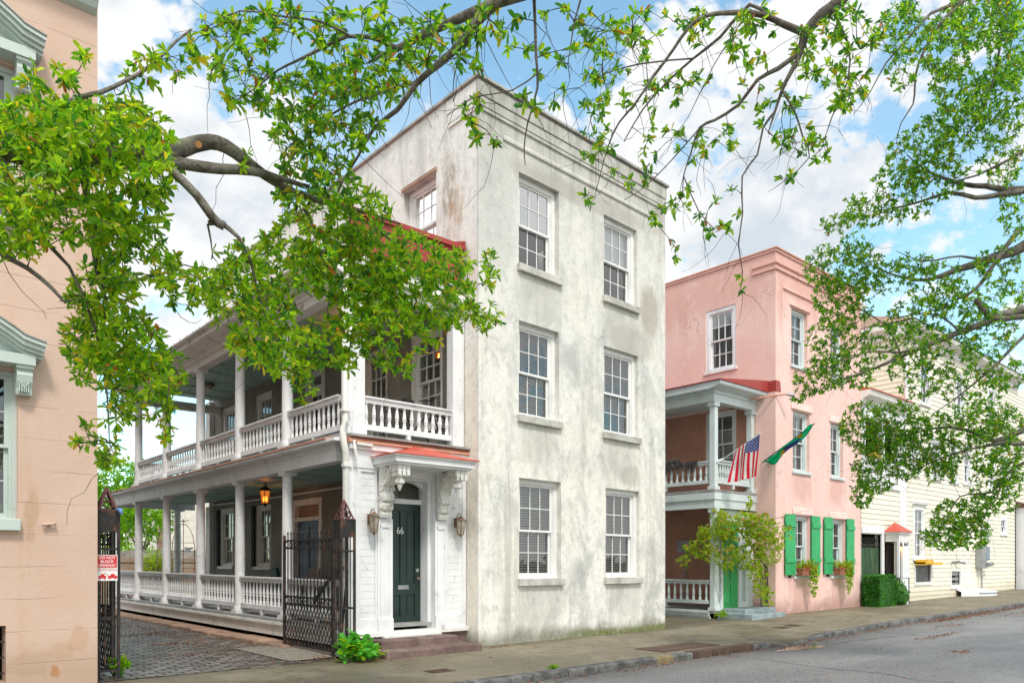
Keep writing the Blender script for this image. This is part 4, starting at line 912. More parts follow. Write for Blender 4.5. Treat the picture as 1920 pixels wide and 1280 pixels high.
def gateleaf(label, x, y0, y1, lean=0.0):
    r_ = thing('gate', label, 'gate', (x, y0, 0)); L = y1 - y0
    T_ = lambda u, d, z: (x + d + lean * u, y0 + u, z)
    fr = MB(T_); h = 2.06
    fr.box(-.02, .03, -.025, .025, .05, 2.20); fr.box(L - .04, L, -.022, .022, .07, 2.14)
    for z in (.10, .84, .98, 1.88, 2.02): fr.box(.03, L - .04, -.018, .018, z, z + .035)
    fr.tube([(.005, 0, 2.20), (.005, 0, 2.30)], [.03, .002], 6); fr.build('frame', 'iron', r_)
    pk_ = MB(T_)
    for i in range(1, 14):
        u = .03 + (L - .07) * i / 14; pk_.box(u - .0085, u + .0085, -.0085, .0085, .87, 2.14); pk_.tube([(u, 0, 2.14), (u, 0, 2.17), (u, 0, 2.22)], [.010, .02, .001], 5)
    pk_.build('picket', 'iron', r_); stuff_ = pk_
    n_ = 11
    for z, rr in ((.925, .052), (1.965, .050)):
        rg = MB(T_)
        for i in range(n_):
            u = .03 + (L - .07) * (i + .5) / n_
            rg.tube([(u + rr * 1.15 * math.cos(k * math.pi / 6), 0, z + rr * math.sin(k * math.pi / 6)) for k in range(13)], .008, 4, cap=False)
        rg.build('ring_band', 'iron', r_)
    lt_ = MB(T_); a0, a1, z0, z1 = .03, L - .04, .13, .84; H = z1 - z0; st = .125; sl_ = 1.55
    k = -int(H / sl_ / st) - 1
    while a0 + k * st < a1:
        for dirn in (1, -1):
            u = a0 + k * st; p = []
            for zz in (0, H):
                uu = u + zz / sl_ if dirn == 1 else u + (H - zz) / sl_
                p.append((uu, zz))
            (ua, za), (ub, zb) = p
            if ua > ub: ua, za, ub, zb = ub, zb, ua, za
            if ub > a0 and ua < a1:
                if ua < a0: za += (zb - za) * (a0 - ua) / (ub - ua); ua = a0
                if ub > a1: zb -= (zb - za) * (ub - a1) / (ub - ua); ub = a1
                lt_.tube([(ua, .006 * dirn, z0 + za), (ub, .006 * dirn, z0 + zb)], .009, 4)
        k += 1
    lt_.build('lattice', 'iron', r_); return r_
gateleaf('open iron gate leaf with pickets and rusty lattice base before the white piazza', -2.93, 0.32, 2.24, 0.0)
br_ = MB(); br_.tube([(-2.93, 1.0, .95), (-2.90, .5, 1.35), (-2.86, .1, 1.55)], .035, 5); br_.tube([(-2.80, 0.3, .2), (-2.86, .02, 1.1), (-2.86, -.05, 1.4)], .022, 5)
br_.build('brace', 'iron', bpy.data.objects['gate'])
gateleaf('open black iron gate leaf seen almost edge on beyond the corner of the peach house', -6.31, 0.50, 2.46, 0.0)
# sign on the left gate post
sg = thing('driveway_sign', 'red and white do not block driveway sign on the left gate post', 'sign', (-6.47, -0.02, 1.56))
SY = 0.150; s0, s1 = -6.60, -6.335
m = MB(); m.box(s0, s1, SY, SY + .008, 1.385, 1.74); m.build('board', 'signwhite', sg)
m = MB(); m.box(s0 + .008, s1 - .008, SY - .002, SY - .0005, 1.565, 1.732); m.build('red_field', 'signred', sg)
def text(body, x, z, size, y, mat, parent, sx=1.0, align='CENTER'):
    cu = bpy.data.curves.new('lettering', 'FONT'); cu.body = body; cu.size = size; cu.extrude = .0008; cu.align_x = align; cu.offset = size * 0.012
    c_ = bpy.data.objects.new('tmp_text', cu); COL.objects.link(c_); bpy.context.view_layer.update()
    me = bpy.data.meshes.new_from_object(c_.evaluated_get(bpy.context.evaluated_depsgraph_get())); bpy.data.objects.remove(c_)
    me.transform(Matrix.Translation(Vector((x, y, z)) - ROOT[parent.name]) @ Matrix.Rotation(R(90), 4, 'X') @ Matrix.Diagonal((sx, 1, 1, 1)))
    me.materials.clear(); me.materials.append(M[mat]); o = bpy.data.objects.new('lettering', me); COL.objects.link(o); o.parent = parent; return o
for i, b in enumerate(('DO NOT', 'BLOCK', 'DRIVEWAY')): text(b, (s0 + s1) / 2, 1.685 - i * .053, .052, SY - .003, 'signwhite', sg, (1.0, 1.0, .82)[i])
text('UNAUTHORIZED VEHICLES WILL BE', (s0 + s1) / 2, 1.543, .015, SY - .0015, 'signred', sg, .95); text('TOWED AWAY AT OWNERS EXPENSE', (s0 + s1) / 2, 1.520, .015, SY - .0015, 'signred', sg, .95)
for dx, q in ((0.07, 1), (-.06, .8)):   # tow truck pictogram
    m = MB(front(0)); cx = (s0 + s1) / 2 + dx
    m.prism([(cx - .06 * q, 1.42), (cx + .06 * q, 1.42), (cx + .06 * q, 1.45), (cx + .035 * q, 1.455), (cx + .02 * q, 1.48), (cx - .02 * q, 1.48), (cx - .03 * q, 1.455), (cx - .06 * q, 1.45)], SY - .002, SY - .0005)
    m.prism([(cx - .035 * q + .014 * math.cos(k), 1.42 + .014 * math.sin(k)) for k in [j * .7 for j in range(9)]], SY - .0025, SY - .0005); m.prism([(cx + .035 * q + .014 * math.cos(k), 1.42 + .014 * math.sin(k)) for k in [j * .7 for j in range(9)]], SY - .0025, SY - .0005)
    m.build('truck_symbol', 'signred', sg)
m = MB(); m.tube([(-6.45, SY - .002, 1.46), (-6.50, SY - .002, 1.49), (-6.52, SY - .002, 1.45)], .004, 4)
m.build('hook_symbol', 'signred', sg)
m = MB(); m.tube([(-6.36, .12, 2.38), (-6.33, .02, 2.36), (-6.32, -.02, 2.30)], [.015, .03, .012], 8); solo(m, 'tarp_scrap', 'blueplastic', 'scrap of blue plastic caught on top of the iron gate by the peach wall', 'plastic scrap', (-6.34, .05, 2.3), smooth=True)

# ------------------------------------------------------------ lanterns
def wall_lantern(x, label):
    z = 2.33; y = YF - .19; r_ = thing('wall_lantern', label, 'lantern', (x, YF, z), 'copper wall lanterns beside the dark door')
    m = MB(); m.box(x - .045, x + .045, YF - .055, YF - .036, z - .02, z + .16)
    m.tube([(x, YF - .05, z + .07), (x, YF - .07, z + .18), (x, YF - .12, z + .245), (x, y, z + .24), (x, y, z + .19)], .011, 6); m.build('bracket', 'copper', r_, smooth='auto')
    m = MB(); m.lathe([(.115, z + .11), (.10, z + .125), (.04, z + .175), (.03, z + .19), (.012, z + .205)], x, y, 6); m.lathe([(.065, z - .16), (.04, z - .175), (.025, z - .19), (.008, z - .215)], x, y, 6)
    for k in range(6):
        a = k * math.pi / 3; m.tube([(x + .105 * math.cos(a), y + .105 * math.sin(a), z + .115), (x + .065 * math.cos(a), y + .065 * math.sin(a), z - .165)], .007, 4)
    m.build('frame', 'copper', r_)
    m = MB(); m.lathe([(.062, z - .16), (.10, z + .11)], x, y, 6); m.build('glass', 'lampglass', r_)
wall_lantern(-2.19, 'weathered copper wall lantern on white boards to the left of the dark door')
wall_lantern(-0.27, 'weathered copper wall lantern on white boards to the right of the dark door')
def hanging_lantern(x, y, z, ztop, label):
    r_ = thing('hanging_lantern', label, 'lantern', (x, y, ztop), 'lit lanterns hanging in the piazza')
    m = MB(); m.tube([(x, y, ztop), (x, y, ztop - .02)], [.07, .05], 10); m.tube([(x, y, ztop), (x, y, z + .28)], .012, 6)
    m.tube([(x - .05, y, z + .38), (x, y, z + .33), (x + .05, y, z + .38)], .008, 4); m.build('chain', 'black', r_)
    m = MB(); m.lathe([(.17, z + .16), (.15, z + .19), (.07, z + .26), (.03, z + .29)], x, y, 6); m.lathe([(.09, z - .17), (.10, z - .15), (.04, z - .19), (.012, z - .24)], x, y, 6)
    for k in range(6):
        a = k * math.pi / 3; m.tube([(x + .145 * math.cos(a), y + .145 * math.sin(a), z + .16), (x + .09 * math.cos(a), y + .09 * math.sin(a), z - .16)], .009, 4)
    m.build('frame', 'black', r_)
    m = MB(); m.lathe([(.088, z - .16), (.142, z + .16)], x, y, 6); m.build('glass', 'amberglass', r_)
    m = MB()
    for k in range(3):
        a = k * 2.1; m.tube([(x + .04 * math.cos(a), y + .04 * math.sin(a), z - .1), (x + .04 * math.cos(a), y + .04 * math.sin(a), z - .03), (x + .04 * math.cos(a), y + .04 * math.sin(a), z + .03)], [.012, .018, .003], 6)
    m.build('bulb', 'flame', r_)
    l = bpy.data.lights.new('lantern_light', 'POINT'); l.energy = 9; l.color = (1, .5, .18); l.shadow_soft_size = .05; lo = bpy.data.objects.new('lantern_light', l); COL.objects.link(lo); lo.parent = r_; lo.location = Vector((x, y, z - .05)) - ROOT[r_.name]
def amber():
    m = NT('amber_lit_glass'); e = m.n('ShaderNodeEmission'); e.inputs[0].default_value = (1, .30, .05, 1); e.inputs[1].default_value = .55
    t_ = m.n('ShaderNodeBsdfTransparent'); t_.inputs[0].default_value = (1, .62, .28, 1); mx = m.n('ShaderNodeMixShader'); mx.inputs[0].default_value = .45
    m.link(t_.outputs[0], mx.inputs[1]); m.link(e.outputs[0], mx.inputs[2]); return m.done(mx)
M['amberglass'] = amber()
hanging_lantern(-1.2, 7.1, 3.27, 3.62, 'lit amber lantern hanging under the green ceiling of the lower piazza')
hanging_lantern(-1.2, 3.2, 6.68 - .1, 6.86, 'lit amber lantern under the upper piazza ceiling, half hidden by leaves')
cl = thing('ceiling_light', 'small dome light on the green ceiling at the far end of the upper piazza', 'ceiling light', (-1.2, 11.1, 6.86))
m = MB(); m.lathe([(.17, 6.86), (.19, 6.84), (.19, 6.80)], -1.2, 11.1, 16); m.build('rim', 'copper', cl); m = MB(); m.lathe([(.17, 6.80), (.14, 6.74), (.07, 6.70), (.01, 6.69)], -1.2, 11.1, 16); m.build('dome', 'lampglass', cl, smooth=True)

# ------------------------------------------------------------ piazza furniture
def chair(x, y, z, rz, label, mat):
    r_ = thing('armchair', label, 'chair', (x, y, z)); ca, sa = math.cos(rz), math.sin(rz)
    T_ = lambda u, d, zz: (x + u * ca - d * sa, y + u * sa + d * ca, z + zz)
    m = MB(T_); m.box(-.28, .28, -.28, .28, .34, .44); m.build('seat', mat, r_, bevel=.02)
    m = MB(T_); m.prism([(-.30, .44), (-.32, .85), (-.2, .98), (.2, .98), (.32, .85), (.30, .44)], .22, .32); m.build('backrest', mat, r_, bevel=.02)
    for s_ in (-1, 1): m = MB(T_); m.tube([(s_ * .3, .25, .66), (s_ * .32, -.2, .64), (s_ * .31, -.27, .55), (s_ * .3, -.26, .36)], .035, 7); m.build('armrest', mat, r_)
    for sx_ in (-1, 1):
        for sy_ in (-1, 1): m = MB(T_); m.tube([(sx_ * .25, sy_ * .25, 0), (sx_ * .26, sy_ * .25, .36)], .022, 6); m.build('leg', mat, r_)
chair(-1.0, 7.6, .50, R(-100), 'dark green wicker armchair behind the lower piazza railing', 'wicker')
M['greyw'] = simple('grey_wooden_seat', (.26, .23, .19), .8, .2, 5, .2)
chair(-.7, 5.9, .50, R(-90), 'grey wooden armchair below the curtained window of the lower piazza', 'greyw')
# bicycle behind the upper railing
bk = thing('bicycle', 'dark bicycle leaning behind the upper piazza railing over the door', 'bicycle', (-.9, 1.0, 3.9))
bx0, byy, bz = -1.25, .98, 3.90
for cx_ in (bx0, bx0 + 1.02):
    m = MB(); m.tube([(cx_ + .33 * math.cos(k * math.pi / 16), byy, bz + .34 + .33 * math.sin(k * math.pi / 16)) for k in range(33)], .018, 6, cap=False)
    for k in range(12): m.tube([(cx_, byy, bz + .34), (cx_ + .32 * math.cos(k * math.pi / 6), byy, bz + .34 + .32 * math.sin(k * math.pi / 6))], .0025, 3)
    m.build('wheel', 'black', bk)
m = MB(); A_, B_, C_, D_ = (bx0, byy, bz + .34), (bx0 + .42, byy, bz + .30), (bx0 + .30, byy, bz + .80), (bx0 + .84, byy, bz + .78)
for p, q in ((A_, B_), (A_, C_), (B_, C_), (C_, D_), (B_, D_), (D_, (bx0 + 1.02, byy, bz + .34)), (D_, (bx0 + .82, byy, bz + .95))): m.tube([p, q], .016, 6)
m.build('frame', 'iron', bk)
m = MB(); m.tube([(bx0 + .70, byy - .22, bz + .96), (bx0 + .82, byy - .18, bz + .98), (bx0 + .82, byy, bz + .95), (bx0 + .82, byy + .18, bz + .98), (bx0 + .70, byy + .22, bz + .96)], .013, 6); m.build('handlebar', 'black', bk)
m = MB(); m.tube([(bx0 + .18, byy, bz + .86), (bx0 + .32, byy, bz + .87), (bx0 + .42, byy, bz + .86)], [.06, .05, .02], 8); m.build('saddle', 'black', bk)

# ------------------------------------------------------------ the pink house
pk_h = thing('townhouse', 'pink stucco house with bright green shutters, two flags and a grey two storey porch', 'house', (11.05, 0, gz(11)))
PX, PX1, PD, PH = 11.05, 16.58, 14.0, 10.72
PW = {'3L': (11.95, 12.92, 7.52, 9.22), '3R': (14.42, 15.3, 7.52, 9.15), '2L': (12.04, 13.06, 4.37, 6.17), '2R': (14.43, 15.30, 4.37, 6.08), '1L': (12.12, 13.06, 1.22, 3.03), '1R': (14.45, 15.42, 1.20, 3.0)}
PSW = {'s3': (1.30, 2.37, 7.55, 9.45), 's2': (1.28, 2.36, 4.3, 6.26), 's2b': (5.2, 6.2, 4.3, 6.2)}
pw_ = MB(front(0)); pw_.wall(PX, PX1, -.2, PH, list(PW.values()), .34); pw_.T = side(PX); pw_.wall(.34, PD, -.2, PH, list(PSW.values()), .34); pw_.T = ident
pw_.face([(PX1, .34, -.2), (PX1, PD, -.2), (PX1, PD, PH), (PX1, .34, PH)]); pw_.face([(PX, PD, -.2), (PX1, PD, -.2), (PX1, PD, PH), (PX, PD, PH)])
pw_.T = front(0)
for z0, z1, p in ((10.30, 10.36, .05), (10.12, 10.17, .05), (10.64, 10.70, .04)):
    pw_.box(PX - p, PX1 + p, -p, 0, z0, z1); pw_.box(PX - p, PX, 0, .75 if z0 < 10.6 else PD, z0, z1)
pw_.prism_u([(0, 9.62), (-.05, 9.64), (-.05, 9.67), (0, 9.72)], 11.45, 16.2)
for k in ('3L', '2L', '2R', '1L', '1R'):
    u0, u1, z0, z1 = PW[k]; pw_.prism_u([(0, z1 + .02), (-.05, z1 + .03), (-.05, z1 + .06), (-.02, z1 + .22 if k[0] != '3' else z1 + .07), (0, z1 + .24)], u0 - .12, u1 + .12)
pw_.build('wall', 'pink', pk_h)
cp = MB(); cp.box(PX - .06, PX1 + .06, -.07, .3, PH - .01, PH + .03); cp.box(PX - .06, PX + .3, .3, PD, PH - .01, PH + .03); cp.build('coping', 'salmon', pk_h)
rf = MB(); rf.box(PX + .35, PX1 - .02, .35, PD - .02, PH - .3, PH - .2); rf.build('roof', 'coping', pk_h)
for k, v in PW.items():
    window(pk_h, front(0), *v, cols=2 if k[1] == 'R' else 2, rows=2, depth=.10, fw=.09, fmat='greywhite', sill=(.06, .06, .09), sillm='greywhite', gl='glass', blind='blind', mw=.025)
    backbox(pk_h, front(0), *v, .75)
for k, v in PSW.items():
    window(pk_h, side(PX), *v, cols=3 if k == 's3' else 2, rows=2, depth=.02, fw=.12, fmat='white', sill=(.05, .05, .09), sillm='white', gl='glass', blind='none' if k == 's3' else 'blind', mw=.025)
    backbox(pk_h, side(PX), *v, .75)
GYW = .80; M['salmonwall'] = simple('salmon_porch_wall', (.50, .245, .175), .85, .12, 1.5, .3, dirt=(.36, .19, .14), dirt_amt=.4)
# green board shutters with strap hinges
for (u0, u1) in ((11.50, 12.07), (13.07, 13.61), (13.89, 14.43), (15.43, 15.97)):
    m = MB(front(0)); n_ = 5
    for i in range(n_): a, b = u0 + (u1 - u0) * i / n_, u0 + (u1 - u0) * (i + 1) / n_; m.box(a + .004, b - .004, -.075, -.045, 1.25, 3.05)
    for z in (1.62, 2.68): m.box(u0, u1, -.105, -.0752, z, z + .13)
    s_ = m.build('shutter', 'shutter', pk_h)
    h = MB(front(0)); c_ = (u0 + u1) / 2; h.box(c_ - .012, c_ + .012, -.09, 0, 1.17, 1.25); h.tube([(c_, -.06, 1.19), (c_ + .03, -.07, 1.13), (c_, -.08, 1.07)], .010, 4); h.build('catch', 'black', s_)
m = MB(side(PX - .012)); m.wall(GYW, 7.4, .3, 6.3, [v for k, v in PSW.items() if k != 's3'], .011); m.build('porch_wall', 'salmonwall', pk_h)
# cracks of the porch: two storeys
GX0, GY = 8.92, 0.62; g0 = .20
mm = MB(); mm.box(GX0 - .05, PX - .01, GY, 7.5, 3.58, 3.66); mm.build('floor', 'floor', pk_h)
mm = MB(); mm.box(GX0 - .02, PX - .01, GY + .021, GY + .14, 3.14, 3.568); mm.box(GX0 - .02, GX0 + .1, GY + .14, 7.5, 3.14, 3.57); mm.box(GX0 - .06, PX + .5, GY - .03, GY + .02, 3.38, 3.57); mm.box(GX0 - .06, GX0 - .02, GY + .021, 7.5, 3.38, 3.57); mm.box(GX0 - .025, PX + .48, GY - .0, GY + .02, 3.142, 3.378); mm.build('fascia', 'greywhite', pk_h)
mm = MB(); mm.box(GX0 + .12, PX - .01, GY + .16, 7.5, 3.3, 3.36); mm.build('ceiling', 'greywhite', pk_h)
mm = MB(); mm.box(GX0, PX - .01, GY + .03, 7.5, .20, .28); mm.build('floor', 'floor', pk_h)
mm = MB()
for i, (z0, z1, o_) in enumerate(((.10, .19, 0), (.20, .27, .05), (.02, .09, -.05))): mm.box(GX0 - .15 - o_, GX0 - .11 - o_, GY + .1, 7.5, z0 + gz(9) * .5, z1 + gz(9) * .5)
mm.build('skirt', 'greywhite', pk_h)
mm = MB(); mm.box(GX0 - .05, GX0 + .16, GY + .0, GY + .2, 6.10, 6.40); mm.box(GX0 + .16, PX - .01, GY, GY + .2, 6.10, 6.40); mm.box(GX0 - .05, GX0 + .15, GY + .2, 7.5, 6.10, 6.40); mm.box(GX0 - .08, PX - .01, GY - .04, GY, 6.32, 6.40); mm.box(GX0 - .09, GX0 - .05, GY, 7.5, 6.32, 6.40); mm.build('entablature', 'greywhite', pk_h)
mm = MB(); mm.prism_u([(GY - .02, 6.40), (GY - .34, 6.48), (GY - .36, 6.52), (GY - .36, 6.58), (7.6, 6.58), (7.6, 6.40)], GX0 - .30, PX + .25); mm.build('eave', 'greywhite', pk_h)
mm = MB(); mm.prism([(GX0 - .34, 6.585), (GX0 - .34, 6.61), (PX - .01, 6.92), (PX - .01, 6.585)], GY - .40, 7.6); mm.prism([(PX - .01, 6.585), (PX - .01, 6.9), (PX + .22, 6.9), (PX + .28, 6.6)], GY - .40, -.02); mm.build('roof', 'red', pk_h)
mm = MB(); mm.box(GX0, PX, GY + .2, 7.5, 6.38, 6.395); mm.build('ceiling', 'greywhite', pk_h)
def sqpost(x, y, z0, z1, w_=.082, mat='greywhite'):
    m = MB(); m.box(x - w_, x + w_, y - w_, y + w_, z0, z1)
    m.box(x - w_ - .04, x + w_ + .04, y - w_ - .04, y + w_ + .04, z0, z0 + .09); m.box(x - w_ - .04, x + w_ + .04, y - w_ - .04, y + w_ + .04, z1 - .12, z1); m.build('post', mat, pk_h)
sqpost(GX0 + .12, GY + .12, 3.66, 6.10); sqpost(PX - .12, GY + .12, 3.66, 6.10); sqpost(GX0 + .12, 4.0, 3.66, 6.10); sqpost(GX0 + .12, 7.3, 3.66, 6.10)
sqpost(GX0 + .12, GY + .12, .28, 3.14, .075); sqpost(GX0 + .12, 4.0, .28, 3.14, .08); sqpost(GX0 + .12, 7.3, .28, 3.14, .08)
railing(pk_h, (GX0 + .12, GY + .25), (GX0 + .12, 3.9), 3.84, 4.47, 'greywhite', sp=.19); railing(pk_h, (GX0 + .23, GY + .12), (PX - .22, GY + .12), 3.84, 4.50, 'greywhite', sp=.12)
railing(pk_h, (GX0 + .12, 4.1), (GX0 + .12, 7.2), 3.84, 4.47, 'greywhite', sp=.19); railing(pk_h, (GX0 + .12, GY + .25), (GX0 + .12, 3.9), .46, 1.13, 'greywhite', sp=.21)
railing(pk_h, (GX0 + .12, 4.1), (GX0 + .12, 7.2), .46, 1.13, 'greywhite', sp=.21)
# door front of the lower porch: louvred panels, green door
m = MB(front(GY + .08)); m.box(GX0 + .21, GX0 + .30, 0, .06, .28, 3.1); m.box(GX0 + .44, GX0 + .53, 0, .06, .28, 3.1)
for i in range(36): z = .5 + i * .055; m.prism_u([(.0, z), (.05, z + .03), (.05, z + .04), (0, z + .01)], GX0 + .30, GX0 + .44)
m.box(GX0 + .30, GX0 + .44, .052, .06, .28, 3.1); m.box(GX0 + .30, GX0 + .44, 0, .05, .28, .48); m.build('louvre_panel', 'greywhite', pk_h)
m = MB(front(GY + .08)); xa = GX0 + 1.33; m.box(xa, xa + .16, 0, .06, .28, 3.1); m.box(xa + .38, xa + .52, 0, .06, .28, 3.1)
for i in range(36): z = .5 + i * .055; m.prism_u([(.0, z), (.05, z + .03), (.05, z + .04), (0, z + .01)], xa + .16, xa + .38)
m.box(xa + .16, xa + .38, .052, .06, .28, 3.1); m.box(xa + .16, xa + .38, 0, .05, .28, .48); m.box(xa + .52, PX - .01, .02, .06, .28, 3.1); m.build('louvre_panel', 'greywhite', pk_h)
m = MB(front(GY + .10)); a, b = GX0 + .53, xa; m.box(a, b, .03, .07, .29, 2.75)
for q in ((a + .08, (a + b) / 2 - .04), ((a + b) / 2 + .04, b - .08)):
    for z0, z1 in ((.45, 1.0), (1.1, 2.6)): m.box(q[0], q[1], .012, .03, z0, z1)
gd = m.build('door', 'greendoor', pk_h)
m = MB(front(GY + .10)); c_ = a + .28; m.box(c_ - .14, c_ + .14, -.0, .012, 1.62, 1.84); m.build('plaque', 'brass', gd); m = MB(front(GY + .10)); m.box(c_ - .11, c_ + .11, -.006, -.0005, 1.65, 1.81); m.build('plaque_face', 'creamwall', gd)
text('64', c_, 1.67, .16, GY + .092, 'black', gd, .9)
m = MB(front(GY + .10)); m.box(a, b, .03, .07, 2.76, 3.12); m.build('transom', 'greywhite', pk_h)
for (x0, x1, y0, z1) in ((GX0 + .32, PX - .06, -.05, .33), (GX0 + .2, PX - .2, -.42, .22)):
    m = MB(); m.box(x0 + (.12 if z1 > .3 else 0), x1, y0, GY + .06, .02, z1); m.build('step', 'bluestep', pk_h, bevel=.015)
m = MB(side(PX)); m.box(2.85, 3.35, -.16, -.0, 1.95, 2.32); m.tube([(3.0, -.17, 2.13), (3.0, -.24, 2.13)], .10, 12); m.tube([(3.1, -.05, 1.95), (3.1, -.05, .3)], .03, 6); m.build('meter_box', 'steel', pk_h)
# flood lamp on the corner under the eave
fl_ = thing('flood_lamp', 'small grey flood lamp on an arm at the corner of the pink house eave', 'lamp', (PX + .1, -.05, 6.45))
m = MB(); m.tube([(PX - .5, GY - .1, 6.36), (PX + .02, -.03, 6.46), (PX + .2, -.22, 6.48)], .025, 6); m.build('arm', 'salmon', fl_); m = MB(); m.tube([(PX + .2, -.22, 6.48), (PX + .3, -.32, 6.46), (PX + .36, -.4, 6.44)], [.03, .05, .065], 10); m.build('head', 'steel', fl_, smooth='auto')
# dark shaggy mat over the rail and plant, blue tarp
m = MB(); pts = [(GX0 + .12, 1.95 + .06 * k, 4.53 + .03 * math.sin(k * 1.7)) for k in range(10)]
m.tube(pts, [.09 + .025 * math.sin(k * 2.2) for k in range(10)], 9)
for k in range(60):
    y = random.uniform(1.2, 2.5); m.tube([(GX0 + .05, y, 4.5), (GX0 + .02 + random.uniform(-.04, .04), y + random.uniform(-.05, .05), 4.5 - random.uniform(.1, .35))], [.03, .008], 4)
M['mat'] = simple('dark_shaggy_mat', (.05, .045, .042), .95, .4, 30, .6); solo(m, 'floor_mat', 'mat', 'dark shaggy mat hung over the upper porch railing of the pink house', 'mat', (GX0 + .12, 2.2, 4.4))
m = MB(); m.box(PX - .5, PX - .1, 1.3, 1.45, .28, 2.35); m.box(PX - .55, PX - .06, 1.25, 1.5, .28, .4); solo(m, 'surfboard', 'blueplastic', 'blue board standing on the lower porch beside the green door', 'board', (PX - .3, 1.4, .28), bevel=.06)

# ------------------------------------------------------------ flags 
def flag_us():
    r_ = thing('flag_on_pole', 'American flag hanging from a white pole on the grey porch post', 'flag', (GX0 + .26, GY, 4.45))
    p0 = Vector((GX0 + .24, GY - .02, 4.45)); p1 = at(1424, 813, 20.2)
    m = MB(); m.tube([p0, p1], .018, 8); m.tube([p1, p1 + (p1 - p0).normalized() * .06], [.03, .01], 8); m.build('pole', 'greywhite', r_)
    m = MB(); m.tube([p0 - Vector((0.1, -.05, 0.03)), p0 + (p1 - p0).normalized() * .1], .035, 8); m.build('holder', 'white', r_)
    # hoist on the pole, cloth hanging below it with folds; stripes run down the cloth
    hA = p0 + (p1 - p0) * .42; hB = p0 + (p1 - p0) * .985
    bA = at(1366, 908, 20.9); bB = at(1422, 893, 20.4); nS, nT = 13 * 4, 30
    side_v = (hB - hA).cross(Vector((0, 0, 1))).normalized()
    def P(s_, t_):
        top = hA.lerp(hB, s_); bot = bA.lerp(bB, s_); p = top.lerp(bot, t_)
        bulge = math.sin(math.pi * min(1, t_ * .9)) ; p += Vector((0, 0, .16 * bulge * (1 - s_))) + (bA - hA).normalized() * 0
        p += side_v * (.05 * math.sin(s_ * 13 + t_ * 1.5) * (.25 + t_) + .04 * math.sin(s_ * 5 - t_ * 3))
        return p
    m = MB()
    for i in range(nS):
        for j in range(nT):
            stripe = int(i / 4); mat_ = 'flagred' if stripe % 2 == 0 else 'flagwhite'
            if i >= 6 * 4 and j < 11: mat_ = 'flagblue'
            s0_, s1_, t0_, t1_ = i / nS, (i + 1) / nS, j / nT, (j + 1) / nT
            m.face([P(s0_, t0_), P(s1_, t0_), P(s1_, t1_), P(s0_, t1_)], mat_)
    bm_ = m.build('cloth', None, r_, recalc=False, smooth=True)
    bm = bmesh.new(); bm.from_mesh(bm_.data); bmesh.ops.remove_doubles(bm, verts=bm.verts, dist=.0005); bm.to_mesh(bm_.data); bm.free()
    st = MB()
    for a in range(9):
        for b in range(6 if a % 2 == 0 else 5):
            s_ = (24.9 + (b + (.5 if a % 2 else 0)) * 4.9) / nS; t_ = (.7 + a * 1.2) / nT
            c_ = P(s_, t_); du = (P(s_ + .01, t_) - c_).normalized(); dv = (P(s_, t_ + .01) - c_).normalized(); n_ = du.cross(dv).normalized()
            for sg_ in (-1, 1):
                st.face([c_ + n_ * .006 * sg_ + (du * math.cos(k * math.pi / 5) + dv * math.sin(k * math.pi / 5)) * (.020 if k % 2 else .009) for k in range(10)])
    st.build('stars', 'flagwhite', r_, recalc=False)
flag_us()
def flag_green():
    r_ = thing('flag_on_pole', 'green flag with yellow and blue blown along its pole on the pink wall', 'flag', (PX, .42, 4.55))
    p0 = Vector((PX - .02, .42, 4.55)); p1 = at(1527, 794, 19.9)
    m = MB(); m.tube([p0, p1], .016, 8); m.build('pole', 'black', r_)
    d = (p1 - p0); nS, nT = 34, 12; m = MB(); dn = Vector((0.1, -.1, -1)).normalized(); sv = d.cross(dn).normalized()
    def P(s_, t_):
        w_ = .05 + .40 * (1 - s_) ** .5 * min(1, .3 + s_ * 4)
        p = p0 + d * (.08 + .9 * s_) + dn * (w_ * t_ * .72 - .02) + sv * (.085 * math.sin(t_ * 9 + s_ * 4) * (1.2 - s_ * .6) + .05 * math.sin(s_ * 11))
        p -= d.normalized() * .10 * t_ * math.sin(s_ * 6); return p
    for i in range(nS):
        for j in range(nT):
            s_, t_ = (i + .5) / nS, (j + .5) / nT; q = t_ + .22 * math.sin(s_ * 9)
            k = abs(s_ - .52) / .40 + abs(q - .55) / .42; rr = math.hypot((s_ - .55) / .20, (q - .55) / .26)
            mat_ = 'flagblue' if abs(s_ - .56) < .15 - .12 * abs(t_ - .7) and t_ > .38 else ('flagyellow' if (abs(s_ - .37 - .05 * t_) < .035 and t_ > .5) or (abs(s_ - .72) < .05 and .15 < t_ < .42) else 'flaggreen')
            m.face([P(i / nS, j / nT), P((i + 1) / nS, j / nT), P((i + 1) / nS, (j + 1) / nT), P(i / nS, (j + 1) / nT)], mat_)
    o = m.build('cloth', None, r_, recalc=False, smooth=True)
    bm = bmesh.new(); bm.from_mesh(o.data); bmesh.ops.remove_doubles(bm, verts=bm.verts, dist=.0005); bm.to_mesh(o.data); bm.free()
flag_green()
